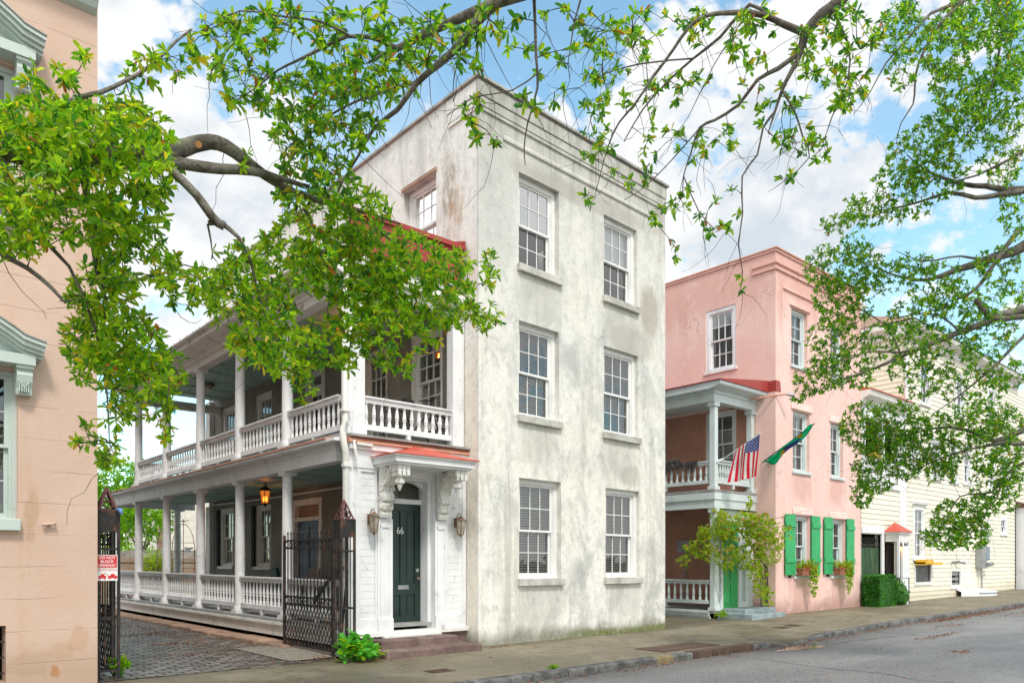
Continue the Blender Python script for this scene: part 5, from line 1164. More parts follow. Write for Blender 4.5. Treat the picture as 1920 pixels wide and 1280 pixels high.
# ------------------------------------------------------------ cream clapboard house
yh = thing('townhouse', 'cream clapboard house beyond the pink house, with a small red roofed entrance', 'house', (20.3, 0, gz(20)))
def clap(mb, u0, u1, z0, z1, holes, ex=.178, mat=None):
    k = int((z1 - z0) / ex) + 1
    for i in range(k):
        a, b = z0 + i * ex, min(z1, z0 + (i + 1) * ex); zc = (a + b) / 2
        cut = sorted([(h[0], h[1]) for h in holes if h[2] - .02 < zc < h[3] + .02]); u = u0
        for c, d in cut + [(u1, u1)]:
            c = min(c, u1)
            if c > u + .01:
                mb.face([(u, -.026, a), (c, -.026, a), (c, -.004, b), (u, -.004, b)]); mb.face([(u, -.026, a), (c, -.026, a), (c, 0, a), (u, 0, a)])
            u = max(u, d)
YA0, YA1, YB0, YB1_, YH = 16.585, 19.70, 20.25, 33.3, 10.3
AH = {'gate': (16.6, 18.15, -.2, 2.62), 'bal': (16.9, 19.6, 4.42, 6.55), 'ent': (18.45, 19.2, -.2, 2.5)}
BW = {'w1': (20.98, 22.05, 1.75, 3.75), 'vent': (21.15, 22.65, .85, 1.5), 'low': (24.86, 25.85, .62, 1.25), 's1': (28.7, 29.6, 2.6, 3.45), 's2': (31.1, 32.05, 2.92, 3.72), 'u1': (20.7, 21.55, 4.92, 6.4), 'u2': (22.7, 23.7, 4.9, 6.5), 'u3': (24.7, 25.68, 4.92, 6.5),
      'u4': (26.25, 27.15, 4.95, 6.6), 'u5': (29.5, 30.4, 4.9, 6.6), 'u6': (31.35, 32.35, 4.75, 6.5), 't1': (21.6, 22.6, 7.7, 9.5), 't2': (25.4, 26.4, 7.7, 9.5), 't3': (29.4, 30.4, 7.7, 9.5)}
m = MB(front(0)); m.wall(YA0, YA1, -.2, 7.1, list(AH.values()), .2); clap(m, YA0, YA1, .1, 7.1, list(AH.values()))
m.wall(YB0, YB1_, -.2, YH, list(BW.values()), .2); clap(m, YB0, YB1_, .15, YH, list(BW.values()))
m.T = side(YB0 - .002); m.wall(0.02, 10, 6.5, YH, [], .1); clap(m, .03, 10, 6.9, YH, [])
m.T = front(3.0); m.wall(YA0, YB0, 7.0, 9.6, [], .15); clap(m, YA0, YB0, 7.2, 9.6, [])
m.T = ident; m.face([(YA0, .2, 7.1), (YB0, .2, 7.1), (YB0, 3.0, 7.5), (YA0, 3.0, 7.5)]); m.face([(YB1_, 0, -.2), (YB1_, 10, -.2), (YB1_, 10, YH), (YB1_, 0, YH)]); m.face([(YA0, 10, -.2), (YB1_, 10, -.2), (YB1_, 10, YH), (YA0, 10, YH)])
m.build('wall', 'clap', yh)
m = MB(front(0)); m.box(YA1, YB0, -.05, .1, -.2, 7.1); m.box(YB0 - .02, YB0 + .12, -.055, .0, 7.1, YH); m.build('corner_board', 'white', yh)
m = MB(front(0)); m.prism_u([(0, 6.95), (-.06, 7.0), (-.06, 7.15), (-.30, 7.25), (-.34, 7.42), (.2, 7.42), (.2, 6.95)], YA0, YB0); m.build('cornice', 'white2', yh)
m = MB(front(0)); m.prism_u([(-.38, 7.425), (-.38, 7.46), (.4, 7.60), (.4, 7.425)], YA0, YB0 + .05); m.build('roof', 'redhood', yh)
m = MB(front(0)); m.box(YA0 - .02, YB0 - .05, 2.9, 10, 9.6, 9.68); m.build('roof', 'salmon', yh)
m = MB(front(0)); m.prism_u([(0, YH - .35), (-.08, YH - .3), (-.08, YH - .1), (-.42, YH), (-.46, YH + .16), (.2, YH + .16), (.2, YH - .35)], YB0 - .3, YB1_ + .3); m.T = ident; m.box(YB0 - .40, YB0 - .03, .21, 10, YH - .02, YH + .155); m.box(YB0 - .12, YB0 - .03, .21, 10, YH - .35, YH - .02); m.build('cornice', 'white2', yh)
m = MB(); m.box(YB0 + .01, YB1_, .21, 9.9, YH - .02, YH + .1); m.build('attic_floor', 'clap', yh)
m = MB(); m.face([(YB0 - .4, -.5, YH + .18), (YB1_ + .3, -.5, YH + .18), (YB1_ - 3, 4.5, YH + 2.2), (YB0 + 3, 4.5, YH + 2.2)]); m.face([(YB0 - .4, 10, YH + .18), (YB1_ + .3, 10, YH + .18), (YB1_ - 3, 4.5, YH + 2.2), (YB0 + 3, 4.5, YH + 2.2)]); m.face([(YB0 - .4, -.5, YH + .18), (YB0 - .4, 10, YH + .18), (YB0 + 3, 4.5, YH + 2.2)]); m.face([(YB1_ + .3, -.5, YH + .18), (YB1_ + .3, 10, YH + .18), (YB1_ - 3, 4.5, YH + 2.2)])
m.build('roof', 'slab', yh)
for k, v in BW.items():
    if k in ('vent', 'low'):
        m = MB(front(0)); u0, u1, z0, z1 = v; m.box(u0 - .08, u1 + .08, -.06, .05, z0 - .1, z0); m.box(u0 - .08, u0, -.05, .05, z0, z1 + .08); m.box(u1, u1 + .08, -.05, .05, z0, z1 + .08); m.box(u0, u1, -.05, .05, z1, z1 + .08); g_ = m.build('cellar_window', 'white', yh)
        m = MB(front(0))
        for i in range(14 if k == 'vent' else 3):
            if k == 'vent': u = u0 + (u1 - u0) * (i + .5) / 14; m.box(u - .02, u + .02, .03, .05, z0, z1)
            else: z = z0 + (z1 - z0) * (i + .5) / 3; m.box(u0, u1, .02, .05, z - .07, z + .05)
        m.build('grille', 'steel', g_); backbox(yh, front(0), u0, u1, z0, z1, .15); continue
    window(yh, front(0), *v, cols=2, rows=1 if k[0] == 's' else 2, depth=-.03, fw=.13, fmat='white', sill=(.06, .08, .07), sillm='white', gl='glass', blind='shade' if k in ('u3', 't2', 's2', 'w1') else 'blind', mw=.03, th=.2)
    backbox(yh, front(0), *v, .5)
m = MB(front(0)); m.prism_u([(0, 3.78), (-.12, 3.82), (-.14, 3.90), (0, 3.95)], 20.85, 22.2); m.build('window_head', 'white', yh)
# balcony
backbox(yh, front(0), 16.8, 19.7, 4.3, 6.6, 2.2)
m = MB(front(0)); m.box(16.6, 16.9, -.03, .02, 4.3, 6.95); m.box(19.6, 19.7, -.03, .02, 4.3, 6.95); m.box(18.22, 18.42, -.04, .14, 4.42, 6.55); m.box(16.6, 19.7, -.04, .0, 6.55, 6.95); m.box(16.6, 19.7, -.08, .0, 4.22, 4.40); m.build('balcony_frame', 'white', yh)
railing(yh, (16.95, .06), (18.2, .06), 4.5, 5.25, 'white', sp=.14); railing(yh, (18.45, .06), (19.55, .06), 4.5, 5.25, 'white', sp=.14)
# side gate under the house
m = MB(front(0)); m.box(18.15, 18.36, -.05, .1, -.1, 2.62); m.box(16.6, 18.36, -.06, .1, 2.62, 2.86); m.build('gate_frame', 'white', yh); backbox(yh, front(0), 16.5, 18.3, -.2, 2.7, 1.2)
gt_ = thing('garden_gate', 'dark green slatted gate with iron spikes beside the pink house', 'gate', (17.37, .08, gz(17)))
M['gategreen'] = simple('mossy_dark_green_slats', (.035, .085, .04), .7, .5, 9, .3, dirt=(.14, .17, .09), dirt_amt=.5, vec=(1, 1, .15))
m = MB(front(.05))
for i in range(15): u = 16.63 + i * .101; m.box(u, u + .092, 0, .03, .15, 2.16 + random.uniform(-.02, .02))
m.build('slat_panel', 'gategreen', gt_); m = MB(front(.04))
for i in range(12): u = 16.66 + i * .128; m.box(u - .011, u + .011, -.011, .011, 2.12, 2.42); m.tube([(u, 0, 2.42), (u, 0, 2.50)], [.018, .002], 5)
m.box(16.62, 18.14, -.02, .0, 2.2, 2.24); m.build('spikes', 'black', gt_)
# little entrance with hipped red roof
ex0, ex1, ey = 18.42, 19.32, -.52; en = thing('entrance_porch', 'small white entrance porch with a red hipped roof and a lit lamp', 'porch', (18.9, -.2, gz(19)))
m = MB(front(0)); m.box(ex0 + .32, ex1, ey, ey + .05, .05, 1.1); m.box(ex0 + .0, ex0 + .08, ey, ey + .08, 1.1, 2.35); m.box(ex1 - .09, ex1, ey, ey + .09, .05, 2.35); m.box(ex0 + .32, ex1 - .09, ey + .02, ey + .05, 1.1, 2.2); m.box(ex0 + .3, ex0 + .4, ey - .01, ey + .06, .05, 2.35); m.box(ex0 + .32, ex1 + .02, ey - .03, ey + .06, 1.08, 1.14)
m.box(ex1 - .05, ex1, ey + .09, -.06, .05, 2.35); m.build('wall', 'white', en)
m = MB(front(0)); m.box(ex0, ex1, ey, -.055, 2.35, 2.62); m.box(ex0 - .06, ex1 + .06, ey - .06, -.055, 2.62, 2.68)
for i in range(6): x = ex0 + .1 + i * .14; m.prism([(x - .06, 2.35), (x + .06, 2.35), (x, 2.27)], ey + .0, ey + .03)
m.build('fascia', 'white2', en)
m = MB(); a = [(ex0 - .1, ey - .1, 2.685), (ex1 + .1, ey - .1, 2.685), (ex1 + .1, -.05, 2.685), (ex0 - .1, -.05, 2.685)]; p, q = (ex0 + .38, -.2, 3.04), (ex1 - .38, -.2, 3.04)
m.face([a[0], a[1], q, p]); m.face([a[1], a[2], q]); m.face([a[2], a[3], p, q]); m.face([a[3], a[0], p]); m.face(a); m.build('roof', 'redhood', en)
m = MB(front(0)); m.box(ex0 + .1, ex0 + .75, -.05, -.03, .1, 2.3); m.build('door', 'dark', en)
lp = thing('porch_lamp', 'lit amber lamp inside the small red roofed entrance of the cream house', 'lamp', (ex0 + .12, ey + .02, 2.3))
m = MB(); m.tube([(ex0 + .14, ey - .0, 2.35), (ex0 + .14, ey, 2.24)], .015, 6); m.lathe([(.08, 2.17), (.05, 2.24), (.02, 2.25)], ex0 + .14, ey, 8); m.build('fitting', 'black', lp); m = MB(); m.lathe([(.045, 2.03), (.07, 2.16)], ex0 + .14, ey, 8); m.build('glass', 'flame', lp)
# boxes on the wall
ub = thing('electric_meter', 'grey electric meter boxes and conduit on the cream clapboard wall', 'meter', (28.3, -.1, 1.7))
m = MB(front(-.03)); m.box(27.75, 28.35, -.28, 0, 1.35, 2.45); m.build('box', 'steel', ub, bevel=.02); m = MB(front(-.03)); m.box(28.4, 28.95, -.20, 0, 1.7, 2.3); m.box(28.45, 28.9, -.215, -.2, 1.75, 2.25, ); m.build('box', 'bluegrey', ub)
m = MB(front(-.03)); m.tube([(28.1, -.14, 2.45), (28.1, -.10, 3.3), (28.4, -.05, 4.2)], .025, 6); m.tube([(28.1, -.12, 1.35), (28.15, -.12, .2)], .04, 6); m.tube([(28.3, -.3, 1.5), (28.9, -.3, 1.55)], .09, 8); m.build('conduit', 'steel', ub)
hc = thing('cellar_hatch', 'curved white cellar hatch on the pavement against the cream clapboard wall', 'hatch', (26.9, -.5, gz(27)))
m = MB(); z_ = gz(27); pts = [(25.4 + 3.1 * k / 10, -.02 - 1.0 * math.sin(math.pi * (k + .8) / 12), 0) for k in range(11)]
for a, b in zip(pts, pts[1:]): m.face([(a[0], a[1], z_ - .05), (b[0], b[1], z_ - .05), (b[0], b[1], z_ + .17), (a[0], a[1], z_ + .17)]); m.face([(a[0], a[1], z_ + .17), (b[0], b[1], z_ + .17), (b[0], -.02, z_ + .26), (a[0], -.02, z_ + .26)])
m.build('kerb_wall', 'vinylwhite', hc); m = MB()
for a, b in zip(pts[2:-1], pts[3:]): m.face([(a[0], a[1] - .01, z_ + .08), (b[0], b[1] - .01, z_ + .08), (b[0], b[1] - .01, z_ + .14), (a[0], a[1] - .01, z_ + .14)])
m.build('window', 'bluegrey', hc)
m = MB(); m.box(21.05, 22.8, -.42, -.06, 1.52, 1.62); m.box(21.05, 21.75, -.46, -.06, 1.56, 1.72); M['tanboard'] = simple('tan_board', (.36, .28, .17), .8, .2, 3, .1); solo(m, 'window_shelf', 'yellow', 'yellow shelf under the low window of the cream clapboard house', 'shelf', (21.8, -.2, 1.55))
m = MB(); m.tube([(24.9, -.05, 1.62), (24.9, -.35, 1.64), (25.0, -.5, 1.6)], [.05, .05, .08], 8); m.tube([(25.2, -.05, 1.6), (25.5, -.2, 1.62), (25.9, -.22, 1.6)], .03, 6); solo(m, 'wall_pipe', 'steel', 'short grey pipe outlet on the cream clapboard wall', 'pipe', (25.2, -.1, 1.6))
# shop bay beyond
bay = thing('shop_front', 'bay window front with a maroon roof at the far right edge', 'shop', (36, 0, gz(36)))
m = MB(front(-.6)); m.wall(33.5, 42, 0, 4.4, [(33.8, 36.2, 1.35, 3.9), (36.6, 39.2, 1.35, 3.9)], .2); clap(m, 33.5, 42, .2, 1.25, []); m.T = side(33.5); m.wall(-.6, 0, 0, 4.4, [], .1); m.build('wall', 'white', bay)
for u0, u1 in ((33.8, 36.2), (36.6, 39.2)):
    m = MB(front(-.6)); m.box(u0, u1, .02, .08, 2.3, 2.38); m.box(u0, u0 + .08, .02, .08, 1.35, 3.9); m.box(u1 - .08, u1, .02, .08, 1.35, 3.9); m.box((u0 + u1) / 2 - .03, (u0 + u1) / 2 + .03, .02, .08, 1.35, 3.9); W_ = m.build('window', 'white', bay); m = MB(front(-.6)); m.face([(u0, .05, 1.35), (u1, .05, 1.35), (u1, .05, 3.9), (u0, .05, 3.9)]); m.build('pane', 'glass', W_, recalc=False)
backbox(bay, front(0), 33.4, 42, 0, 4.3, .8)
m = MB(front(-.6)); m.prism_u([(-.3, 4.25), (-.3, 4.30), (.6, 4.55), (.6, 4.25)], 33.4, 42); m.build('roof', 'rustpaint', bay)
m = MB(front(-.6)); m.box(33.4, 42, -.12, 0, 4.05, 4.25)
for i in range(4): m.lathe([(.02, 3.55), (.09, 3.65), (.05, 3.8), (.1, 4.05)], 33.7 + i * .9, -.06, 8)
m.build('trim', 'white', bay)
m = MB(front(0)); m.wall(33.3, 48, 4.3, 10.0, [], .2); clap(m, 33.3, 48, 4.4, 9.8, []); m.T = ident; m.box(33.3, 48, .21, 9, 4.3, 9.9); m.build('upper_wall', 'clap', bay)

# ------------------------------------------------------------ behind the driveway
m = MB(); yy = 22.0; m.box(-6.5, 2.6, yy, yy + .3, -.1, 1.62); wl_ = thing('garden_wall', 'weathered render and brick garden wall at the end of the driveway', 'wall', (-2, yy, 0)); m.build('wall', 'wallrender' if 'wallrender' in M else 'brick', wl_); m = MB(); m.box(-6.55, 2.65, yy - .04, yy + .34, 1.62, 1.80); m.build('coping', 'brick', wl_)
fn = thing('board_fence', 'grey weathered board fence above the garden wall behind the driveway', 'fence', (-1, 24, 0)); m = MB()
for i in range(48): x = -5 + i * .18; m.box(x, x + .165, 24 + random.uniform(-.01, .01), 24.03, 0, 2.15 + random.uniform(-.08, .06))
m.build('board_panel', 'ltwood', fn)
m = MB(); m.tube([at(301, 1075, 44), at(303, 900, 44)], [.16, .13], 8); p_ = at(301, 1075, 44); solo(m, 'utility_pole', 'slab', 'brown wooden utility pole behind the driveway seen between two piazza columns', 'pole', (p_.x, p_.y, 0))
bb = thing('house', 'pale rendered house in the far yard seen through the piazza columns', 'house', (6, 40, 0))
a, b = at(312, 1060, 50), at(470, 1060, 62); BYY = a.y
def by(px): # x on plane y=BYY
    r_ = at(px, 1000, 1.0) - Vector(CAMP); return CAMP[0] + r_.x * (BYY - CAMP[1]) / r_.y
H_ = 7.0; Tb = front(BYY); wins = [(by(341), by(347), 4.3, 5.8), (by(322), by(327), 4.2, 5.6), (by(346), by(362), 0.2, 2.6), (by(318), by(322), .3, 1.9)]
m = MB(Tb); m.wall(by(312), by(470), 0, H_, wins, .2); m.T = ident; m.face([(by(312), BYY, 0), (by(312), BYY + 10, 0), (by(312), BYY + 10, H_), (by(312), BYY, H_)]); m.build('wall', 'creamwall', bb)
m = MB(); m.box(by(310), by(472), BYY - .3, BYY + 10, H_, H_ + .2); m.build('roof', 'coping', bb)
for u0, u1, z0, z1 in wins:
    m = MB(Tb); m.box(u0, u1, .1, .16, z0, z0 + .1); m.box(u0, u1, .1, .16, z1 - .1, z1); m.box(u0, u0 + .1, .1, .16, z0, z1); m.box(u1 - .1, u1, .1, .16, z0, z1); m.box(u0, u1, .1, .16, (z0 + z1) / 2 - .05, (z0 + z1) / 2 + .05); W_ = m.build('window', 'white', bb); m = MB(Tb); m.face([(u0, .13, z0), (u1, .13, z0), (u1, .13, z1), (u0, .13, z1)]); m.build('pane', 'bluegrey', W_, recalc=False)
b2_ = thing('house', 'white house wall behind the yard trees to the left of the brown pole', 'house', (3, 46, 0))
BY2 = 47.0
def by2(px): r_ = at(px, 1000, 1.0) - Vector(CAMP); return CAMP[0] + r_.x * (BY2 - CAMP[1]) / r_.y
m = MB(front(BY2)); w2 = [(by2(272), by2(277), 1.5, 3.4), (by2(286), by2(290), 4.6, 6)]; m.wall(by2(255), by2(303), 0, 7.2, w2, .2); m.build('wall', 'white', b2_)
for u0, u1, z0, z1 in w2: m = MB(front(BY2)); m.face([(u0, .1, z0), (u1, .1, z0), (u1, .1, z1), (u0, .1, z1)]); m.build('window', 'bluegrey', b2_, recalc=False)
tl = thing('garden_trellis', 'rusty pointed wire trellis standing in the yard behind the lower piazza', 'trellis', (1.5, 19, 0)); m = MB()
c0 = at(344, 1066, 29.5)
for off in (0, -.55):
    for s_ in (-1, 1): m.tube([(c0.x + off + s_ * .42, c0.y, 0)] + [(c0.x + off + s_ * .42 * math.cos(k / 8 * math.pi / 2), c0.y, 2.1 + 1.0 * math.sin(k / 8 * math.pi / 2)) for k in range(9)], .014, 4)
    for k in range(7): z = .4 + k * .33; m.tube([(c0.x + off - .42, c0.y, z), (c0.x + off + .42, c0.y, z)], .010, 4)
    m.tube([(c0.x + off, c0.y, .1), (c0.x + off, c0.y, 3.3)], .012, 4); m.tube([(c0.x + off - .2, c0.y, 3.2), (c0.x + off + .2, c0.y, 3.25)], .012, 4)
m.build('wire_frame', 'rustpaint', tl)

# ------------------------------------------------------------ covers in the pavement
def lid(x0, x1, y0, y1, label, name='utility_cover', ribs=5):
    z = gz(x0) + .006; r_ = thing(name, label, 'cover', ((x0 + x1) / 2, (y0 + y1) / 2, z)); m = MB(); m.box(x0, x1, y0, y1, z - .05, z + .008); m.build('frame', 'ironlid', r_); m = MB()
    for i in range(ribs): a = x0 + .03 + (x1 - x0 - .06) * i / ribs; m.box(a, a + (x1 - x0 - .06) / ribs * .55, y0 + .03, y1 - .03, z + .0081, z + .013)
    m.build('ribs', 'ironlid', r_)
lid(-2.68, -2.28, -2.28, -2.02, 'small rusty iron cover in the pavement in front of the brownstone steps')
lid(1.95, 3.75, -2.95, -2.25, 'large rusty steel drain plate in the pavement by the kerb', 'drain_cover', 1)
lid(7.75, 8.15, -2.1, -1.75, 'left of two small dark covers in the pavement before the pink house'); lid(8.4, 8.8, -2.05, -1.7, 'right of two small dark covers in the pavement before the pink house')
m = MB(); m.box(2.3, 4.3, -3.335, -3.13, -.19, .022)
for i in range(8): m.box(2.75 + i * .14, 2.81 + i * .14, -3.345, -3.334, -.12, -.03)
solo(m, 'storm_drain', 'ironlid', 'black iron storm drain mouth set in the kerb', 'drain', (3.3, -3.25, 0))

# ------------------------------------------------------------ leaves
class Fol:
    def __init__(s): s.v = []; s.f = []; s.m = []
    def leaf(s, p, d, up, L, W, mat):
        sd_ = d.cross(up)
        if sd_.length < 1e-4: sd_ = d.cross(Vector((1, 0.2, 0)))
        sd_.normalize(); n = sd_.cross(d); b = len(s.v); dr = n * (-L * random.uniform(.02, .22))
        lift = n * (W * random.uniform(.05, .32))
        for q in (p, p + d * (.34 * L) + sd_ * (.40 * W) + lift, p + d * (.78 * L) + sd_ * (.44 * W) + lift + dr * .45, p + d * L + dr, p + d * (.78 * L) - sd_ * (.44 * W) + lift + dr * .45, p + d * (.34 * L) - sd_ * (.40 * W) + lift): s.v.append((q.x, q.y, q.z))
        s.f.append((b, b + 1, b + 2, b + 3)); s.f.append((b, b + 3, b + 4, b + 5)); s.m += [mat, mat]
    def rosette(s, p, d, n, L, pick, wr=.36):
        a0 = random.uniform(0, 6.28); q = d.cross(Vector((.3, .2, .9))).normalized(); r_ = d.cross(q)
        for i in range(n):
            a = a0 + i * 2.4 + random.uniform(-.3, .3); ph_ = random.uniform(.15, 1.6)
            dd = (d * math.cos(ph_) + (q * math.cos(a) + r_ * math.sin(a)) * math.sin(ph_)); dd.z -= .12; dd.normalize()
            up = (d + Vector((random.uniform(-.5, .5), random.uniform(-.5, .5), random.uniform(.1, .9)))).normalized()
            l_ = L * random.uniform(.5, 1.15); s.leaf(p - d * (L * random.uniform(0, .7)), dd, up, l_, l_ * wr * random.uniform(.8, 1.2), pick())
    def build(s, name, mats, parent):
        mb = MB(); mb.v = s.v; mb.f = s.f; mb.mi = s.m; mb.mats = list(mats); return mb.build(name, None, parent, recalc=False)
def picker(ws):
    tot = sum(ws); cum = []; c = 0
    for w_ in ws: c += w_ / tot; cum.append(c)
    def f():
        r_ = random.random()
        for i, c_ in enumerate(cum):
            if r_ < c_: return i
        return len(ws) - 1
    return f
def tree(name, label, base, trunk, limbs, regions, mats, weights, L, DENS=.29, wr=.36, nros=(6, 10), twr=.006, cutends=(), bare=0, LS=1.0, group=None, extra=2):
    regions = [(a, b, c, d_, e, f_, g * DENS) for a, b, c, d_, e, f_, g in regions]
    r_ = thing(name, label, 'tree', base, group); tm = MB(); nodes = []
    def dens(pts, rad, step=.18):
        P_ = [Vector(p) for p in pts]; o, r2 = [], []
        for i in range(len(P_) - 1):
            p0, p1, p2, p3 = P_[max(0, i - 1)], P_[i], P_[i + 1], P_[min(len(P_) - 1, i + 2)]
            k = max(2, int((p2 - p1).length / step))
            for j in range(k):
                t_ = j / k; t2, t3 = t_ * t_, t_ ** 3
                q = .5 * ((2 * p1) + (p2 - p0) * t_ + (2 * p0 - 5 * p1 + 4 * p2 - p3) * t2 + (3 * p1 - p0 - 3 * p2 + p3) * t3)
                rr = rad[i] + (rad[i + 1] - rad[i]) * t_
                q = q + Vector((mnoise.noise(q * 2.3), mnoise.noise(q * 2.3 + Vector((9, 0, 0))), mnoise.noise(q * 2.3 + Vector((0, 7, 0))))) * min(.05, rr * .7)
                o.append(q); r2.append(rr * (1 + .12 * mnoise.noise(q * 6)))
        o.append(P_[-1]); r2.append(rad[-1]); return o, r2
    o, rr = dens(trunk[0], trunk[1]); tm.tube(o, rr, 14); tm.build('trunk', 'bark', r_, smooth=True)
    lm_ = MB()
    for pts, rad in limbs:
        rad = [q * LS for q in rad]; o, rr = dens(pts, rad); lm_.tube(o, rr, 9 if max(rad) > .03 else 6)
        nodes += [(p, q) for p, q in zip(o, rr) if q < .11]
    lm_.build('limbs', 'bark' if name != 'x' else 'twig', r_, smooth=True)
    for p, n_, rad in cutends:
        m = MB(); m.tube([p, p + n_ * .012], rad, 12); m.build('cut_end', 'cutwood', r_)
    tips = []
    for (cx, cy, rx, ry, d, ds, div) in regions:
        k = max(1, int(math.pi * rx * ry / div))
        for _ in range(k):
            while True:
                a, b = random.uniform(-1, 1), random.uniform(-1, 1)
                if a * a + b * b <= 1: break
            tips.append(at(cx + a * rx, cy + b * ry, d + random.uniform(-ds, ds)))
    kd = KDTree(len(nodes)); [kd.insert(p, i) for i, (p, q) in enumerate(nodes)]; kd.balance()
    tips.sort(key=lambda p: kd.find(p)[2])
    tw = MB(); fo = Fol(); pick = picker(weights); cnt = 0; allp = [n_[0] for n_ in nodes]
    for p in tips:
        if cnt % 30 == 0:
            kd = KDTree(len(allp)); [kd.insert(q, i) for i, q in enumerate(allp)]; kd.balance()
        cnt += 1
        q = allp[kd.find(p)[1]]; v = p - q; ln_ = v.length
        if ln_ > .05:
            md = q.lerp(p, .5) + Vector((random.uniform(-1, 1), random.uniform(-1, 1), random.uniform(-.2, 1))) * (.12 * ln_)
            r0 = twr * (.7 + min(1.6, ln_)); q1 = q.lerp(md, .55) + Vector((0, 0, .02 * ln_)); q2 = md.lerp(p, .5) + Vector((0, 0, .03 * ln_))
            tw.tube([q, q1, md, q2, p], [r0, r0 * .8, r0 * .65, r0 * .5, r0 * .4], 4)
            allp += [md, q2, p] if ln_ > .25 else [p]
        d = (v.normalized() if ln_ > .02 else Vector((0, 0, 1))) + Vector((random.uniform(-.4, .4), random.uniform(-.4, .4), random.uniform(-.3, .5))); d.normalize()
        fo.rosette(p, d, random.randint(*nros), L, pick, wr)
        if ln_ > .12:
            for _ in range(extra + int(min(3, ln_ * 4))):
                t_ = random.uniform(.45, .95); pp = md.lerp(p, (t_ - .45) / .5)
                dd = (d + Vector((random.uniform(-1, 1), random.uniform(-1, 1), random.uniform(-.7, .7)))).normalized(); l_ = L * random.uniform(.6, 1.1)
                fo.leaf(pp, dd, Vector((random.uniform(-.5, .5), random.uniform(-.5, .5), 1)).normalized(), l_, l_ * wr, pick())
    for _ in range(bare):
        q = random.choice(allp); pts = [q]; d = Vector((random.uniform(-1, 1), random.uniform(-1, 1), random.uniform(-1.4, .3))).normalized()
        for k in range(random.randint(3, 6)):
            d = (d + Vector((random.uniform(-.5, .5), random.uniform(-.5, .5), random.uniform(-.5, .3)))).normalized(); pts.append(pts[-1] + d * random.uniform(.05, .14))
        tw.tube(pts, [twr * .55 * (1 - .7 * i / len(pts)) for i in range(len(pts))], 4)
    tw.build('twigs', 'twig', r_, smooth=False, recalc=False); fo.build('foliage', mats, r_); return r_
def PL(*q): return [at(a, b, c) for a, b, c in q]
def V(*a): return Vector(a)
LM = ('lime', 'mid', 'deep', 'gold', 'rust')
# ---- left oak: trunk on the pavement in front of the peach house, off to the left
tA = V(-15.2, -3.0, 0)
fork = V(-14.7, -3.4, 3.6); a0 = at(-250, 262, 4.7)
limbsA = [([fork, V(-12, -4.4, 4.3), a0, *PL((0, 272, 5.2), (110, 287, 5.4), (250, 292, 5.7), (335, 283, 5.9), (365, 272, 6), (395, 266, 6.1), (425, 276, 6.2), (460, 300, 6.3), (498, 326, 6.4), (560, 362, 6.6), (640, 388, 6.8), (700, 402, 6.9), (750, 420, 7))], [.22, .16, .12, .10, .09, .085, .07, .062, .058, .055, .048, .042, .03, .02, .014, .008]),
          (PL((235, 300, 5.65), (300, 300, 5.8), (345, 306, 5.9), (410, 316, 6.1), (475, 322, 6.2), (520, 330, 6.4), (580, 350, 6.5)), [.05, .048, .043, .04, .036, .026, .014]),
          (PL((310, 300, 5.8), (335, 328, 5.8), (370, 365, 5.85), (400, 405, 5.9), (421, 424, 5.95)), [.035, .034, .034, .033, .036]),
          (PL((418, 418, 5.95), (450, 447, 6), (470, 490, 6.1), (482, 540, 6.2), (500, 600, 6.3)), [.022, .014, .012, .009, .006]),
          (PL((418, 416, 5.95), (390, 418, 5.92)), [.022, .020]),
          (PL((390, 420, 5.92), (396, 450, 6), (399, 482, 6)), [.009, .007, .004]),
          ([a0, *PL((-60, 430, 4.9), (0, 476, 5.0), (50, 503, 5.05), (95, 538, 5.1), (120, 566, 5.15))], [.05, .026, .019, .016, .014, .008]),
          (PL((40, 260, 5.2), (90, 215, 5.2), (140, 185, 5.25), (190, 174, 5.3), (235, 152, 5.5), (280, 125, 5.6), (330, 78, 5.8), (360, 55, 5.9)), [.022, .02, .018, .016, .014, .013, .010, .006]),
          (PL((150, 300, 5.5), (170, 400, 5.7), (180, 500, 5.8), (205, 580, 5.9), (235, 650, 6.0), (262, 700, 6), (290, 760, 6.1)), [.035, .022, .018, .015, .012, .009, .005]),
          (PL((0, 280, 5.2), (20, 360, 5.2), (60, 430, 5.3), (130, 500, 5.5), (180, 620, 5.7), (200, 740, 5.8), (205, 830, 5.9)), [.03, .022, .017, .013, .010, .007, .004]),
          (PL((560, 362, 6.6), (590, 430, 6.8), (640, 490, 7.0), (690, 560, 7.1), (720, 640, 7.2)), [.016, .014, .011, .008, .005]),
          (PL((640, 388, 6.8), (720, 440, 7.0), (790, 500, 7.2), (860, 545, 7.3), (915, 590, 7.4)), [.014, .011, .009, .007, .004]),
          (PL((482, 540, 6.2), (530, 590, 6.5), (545, 660, 6.6), (560, 730, 6.7)), [.008, .007, .006, .004])]
D, Mi, Sp = 560, 1000, 2000
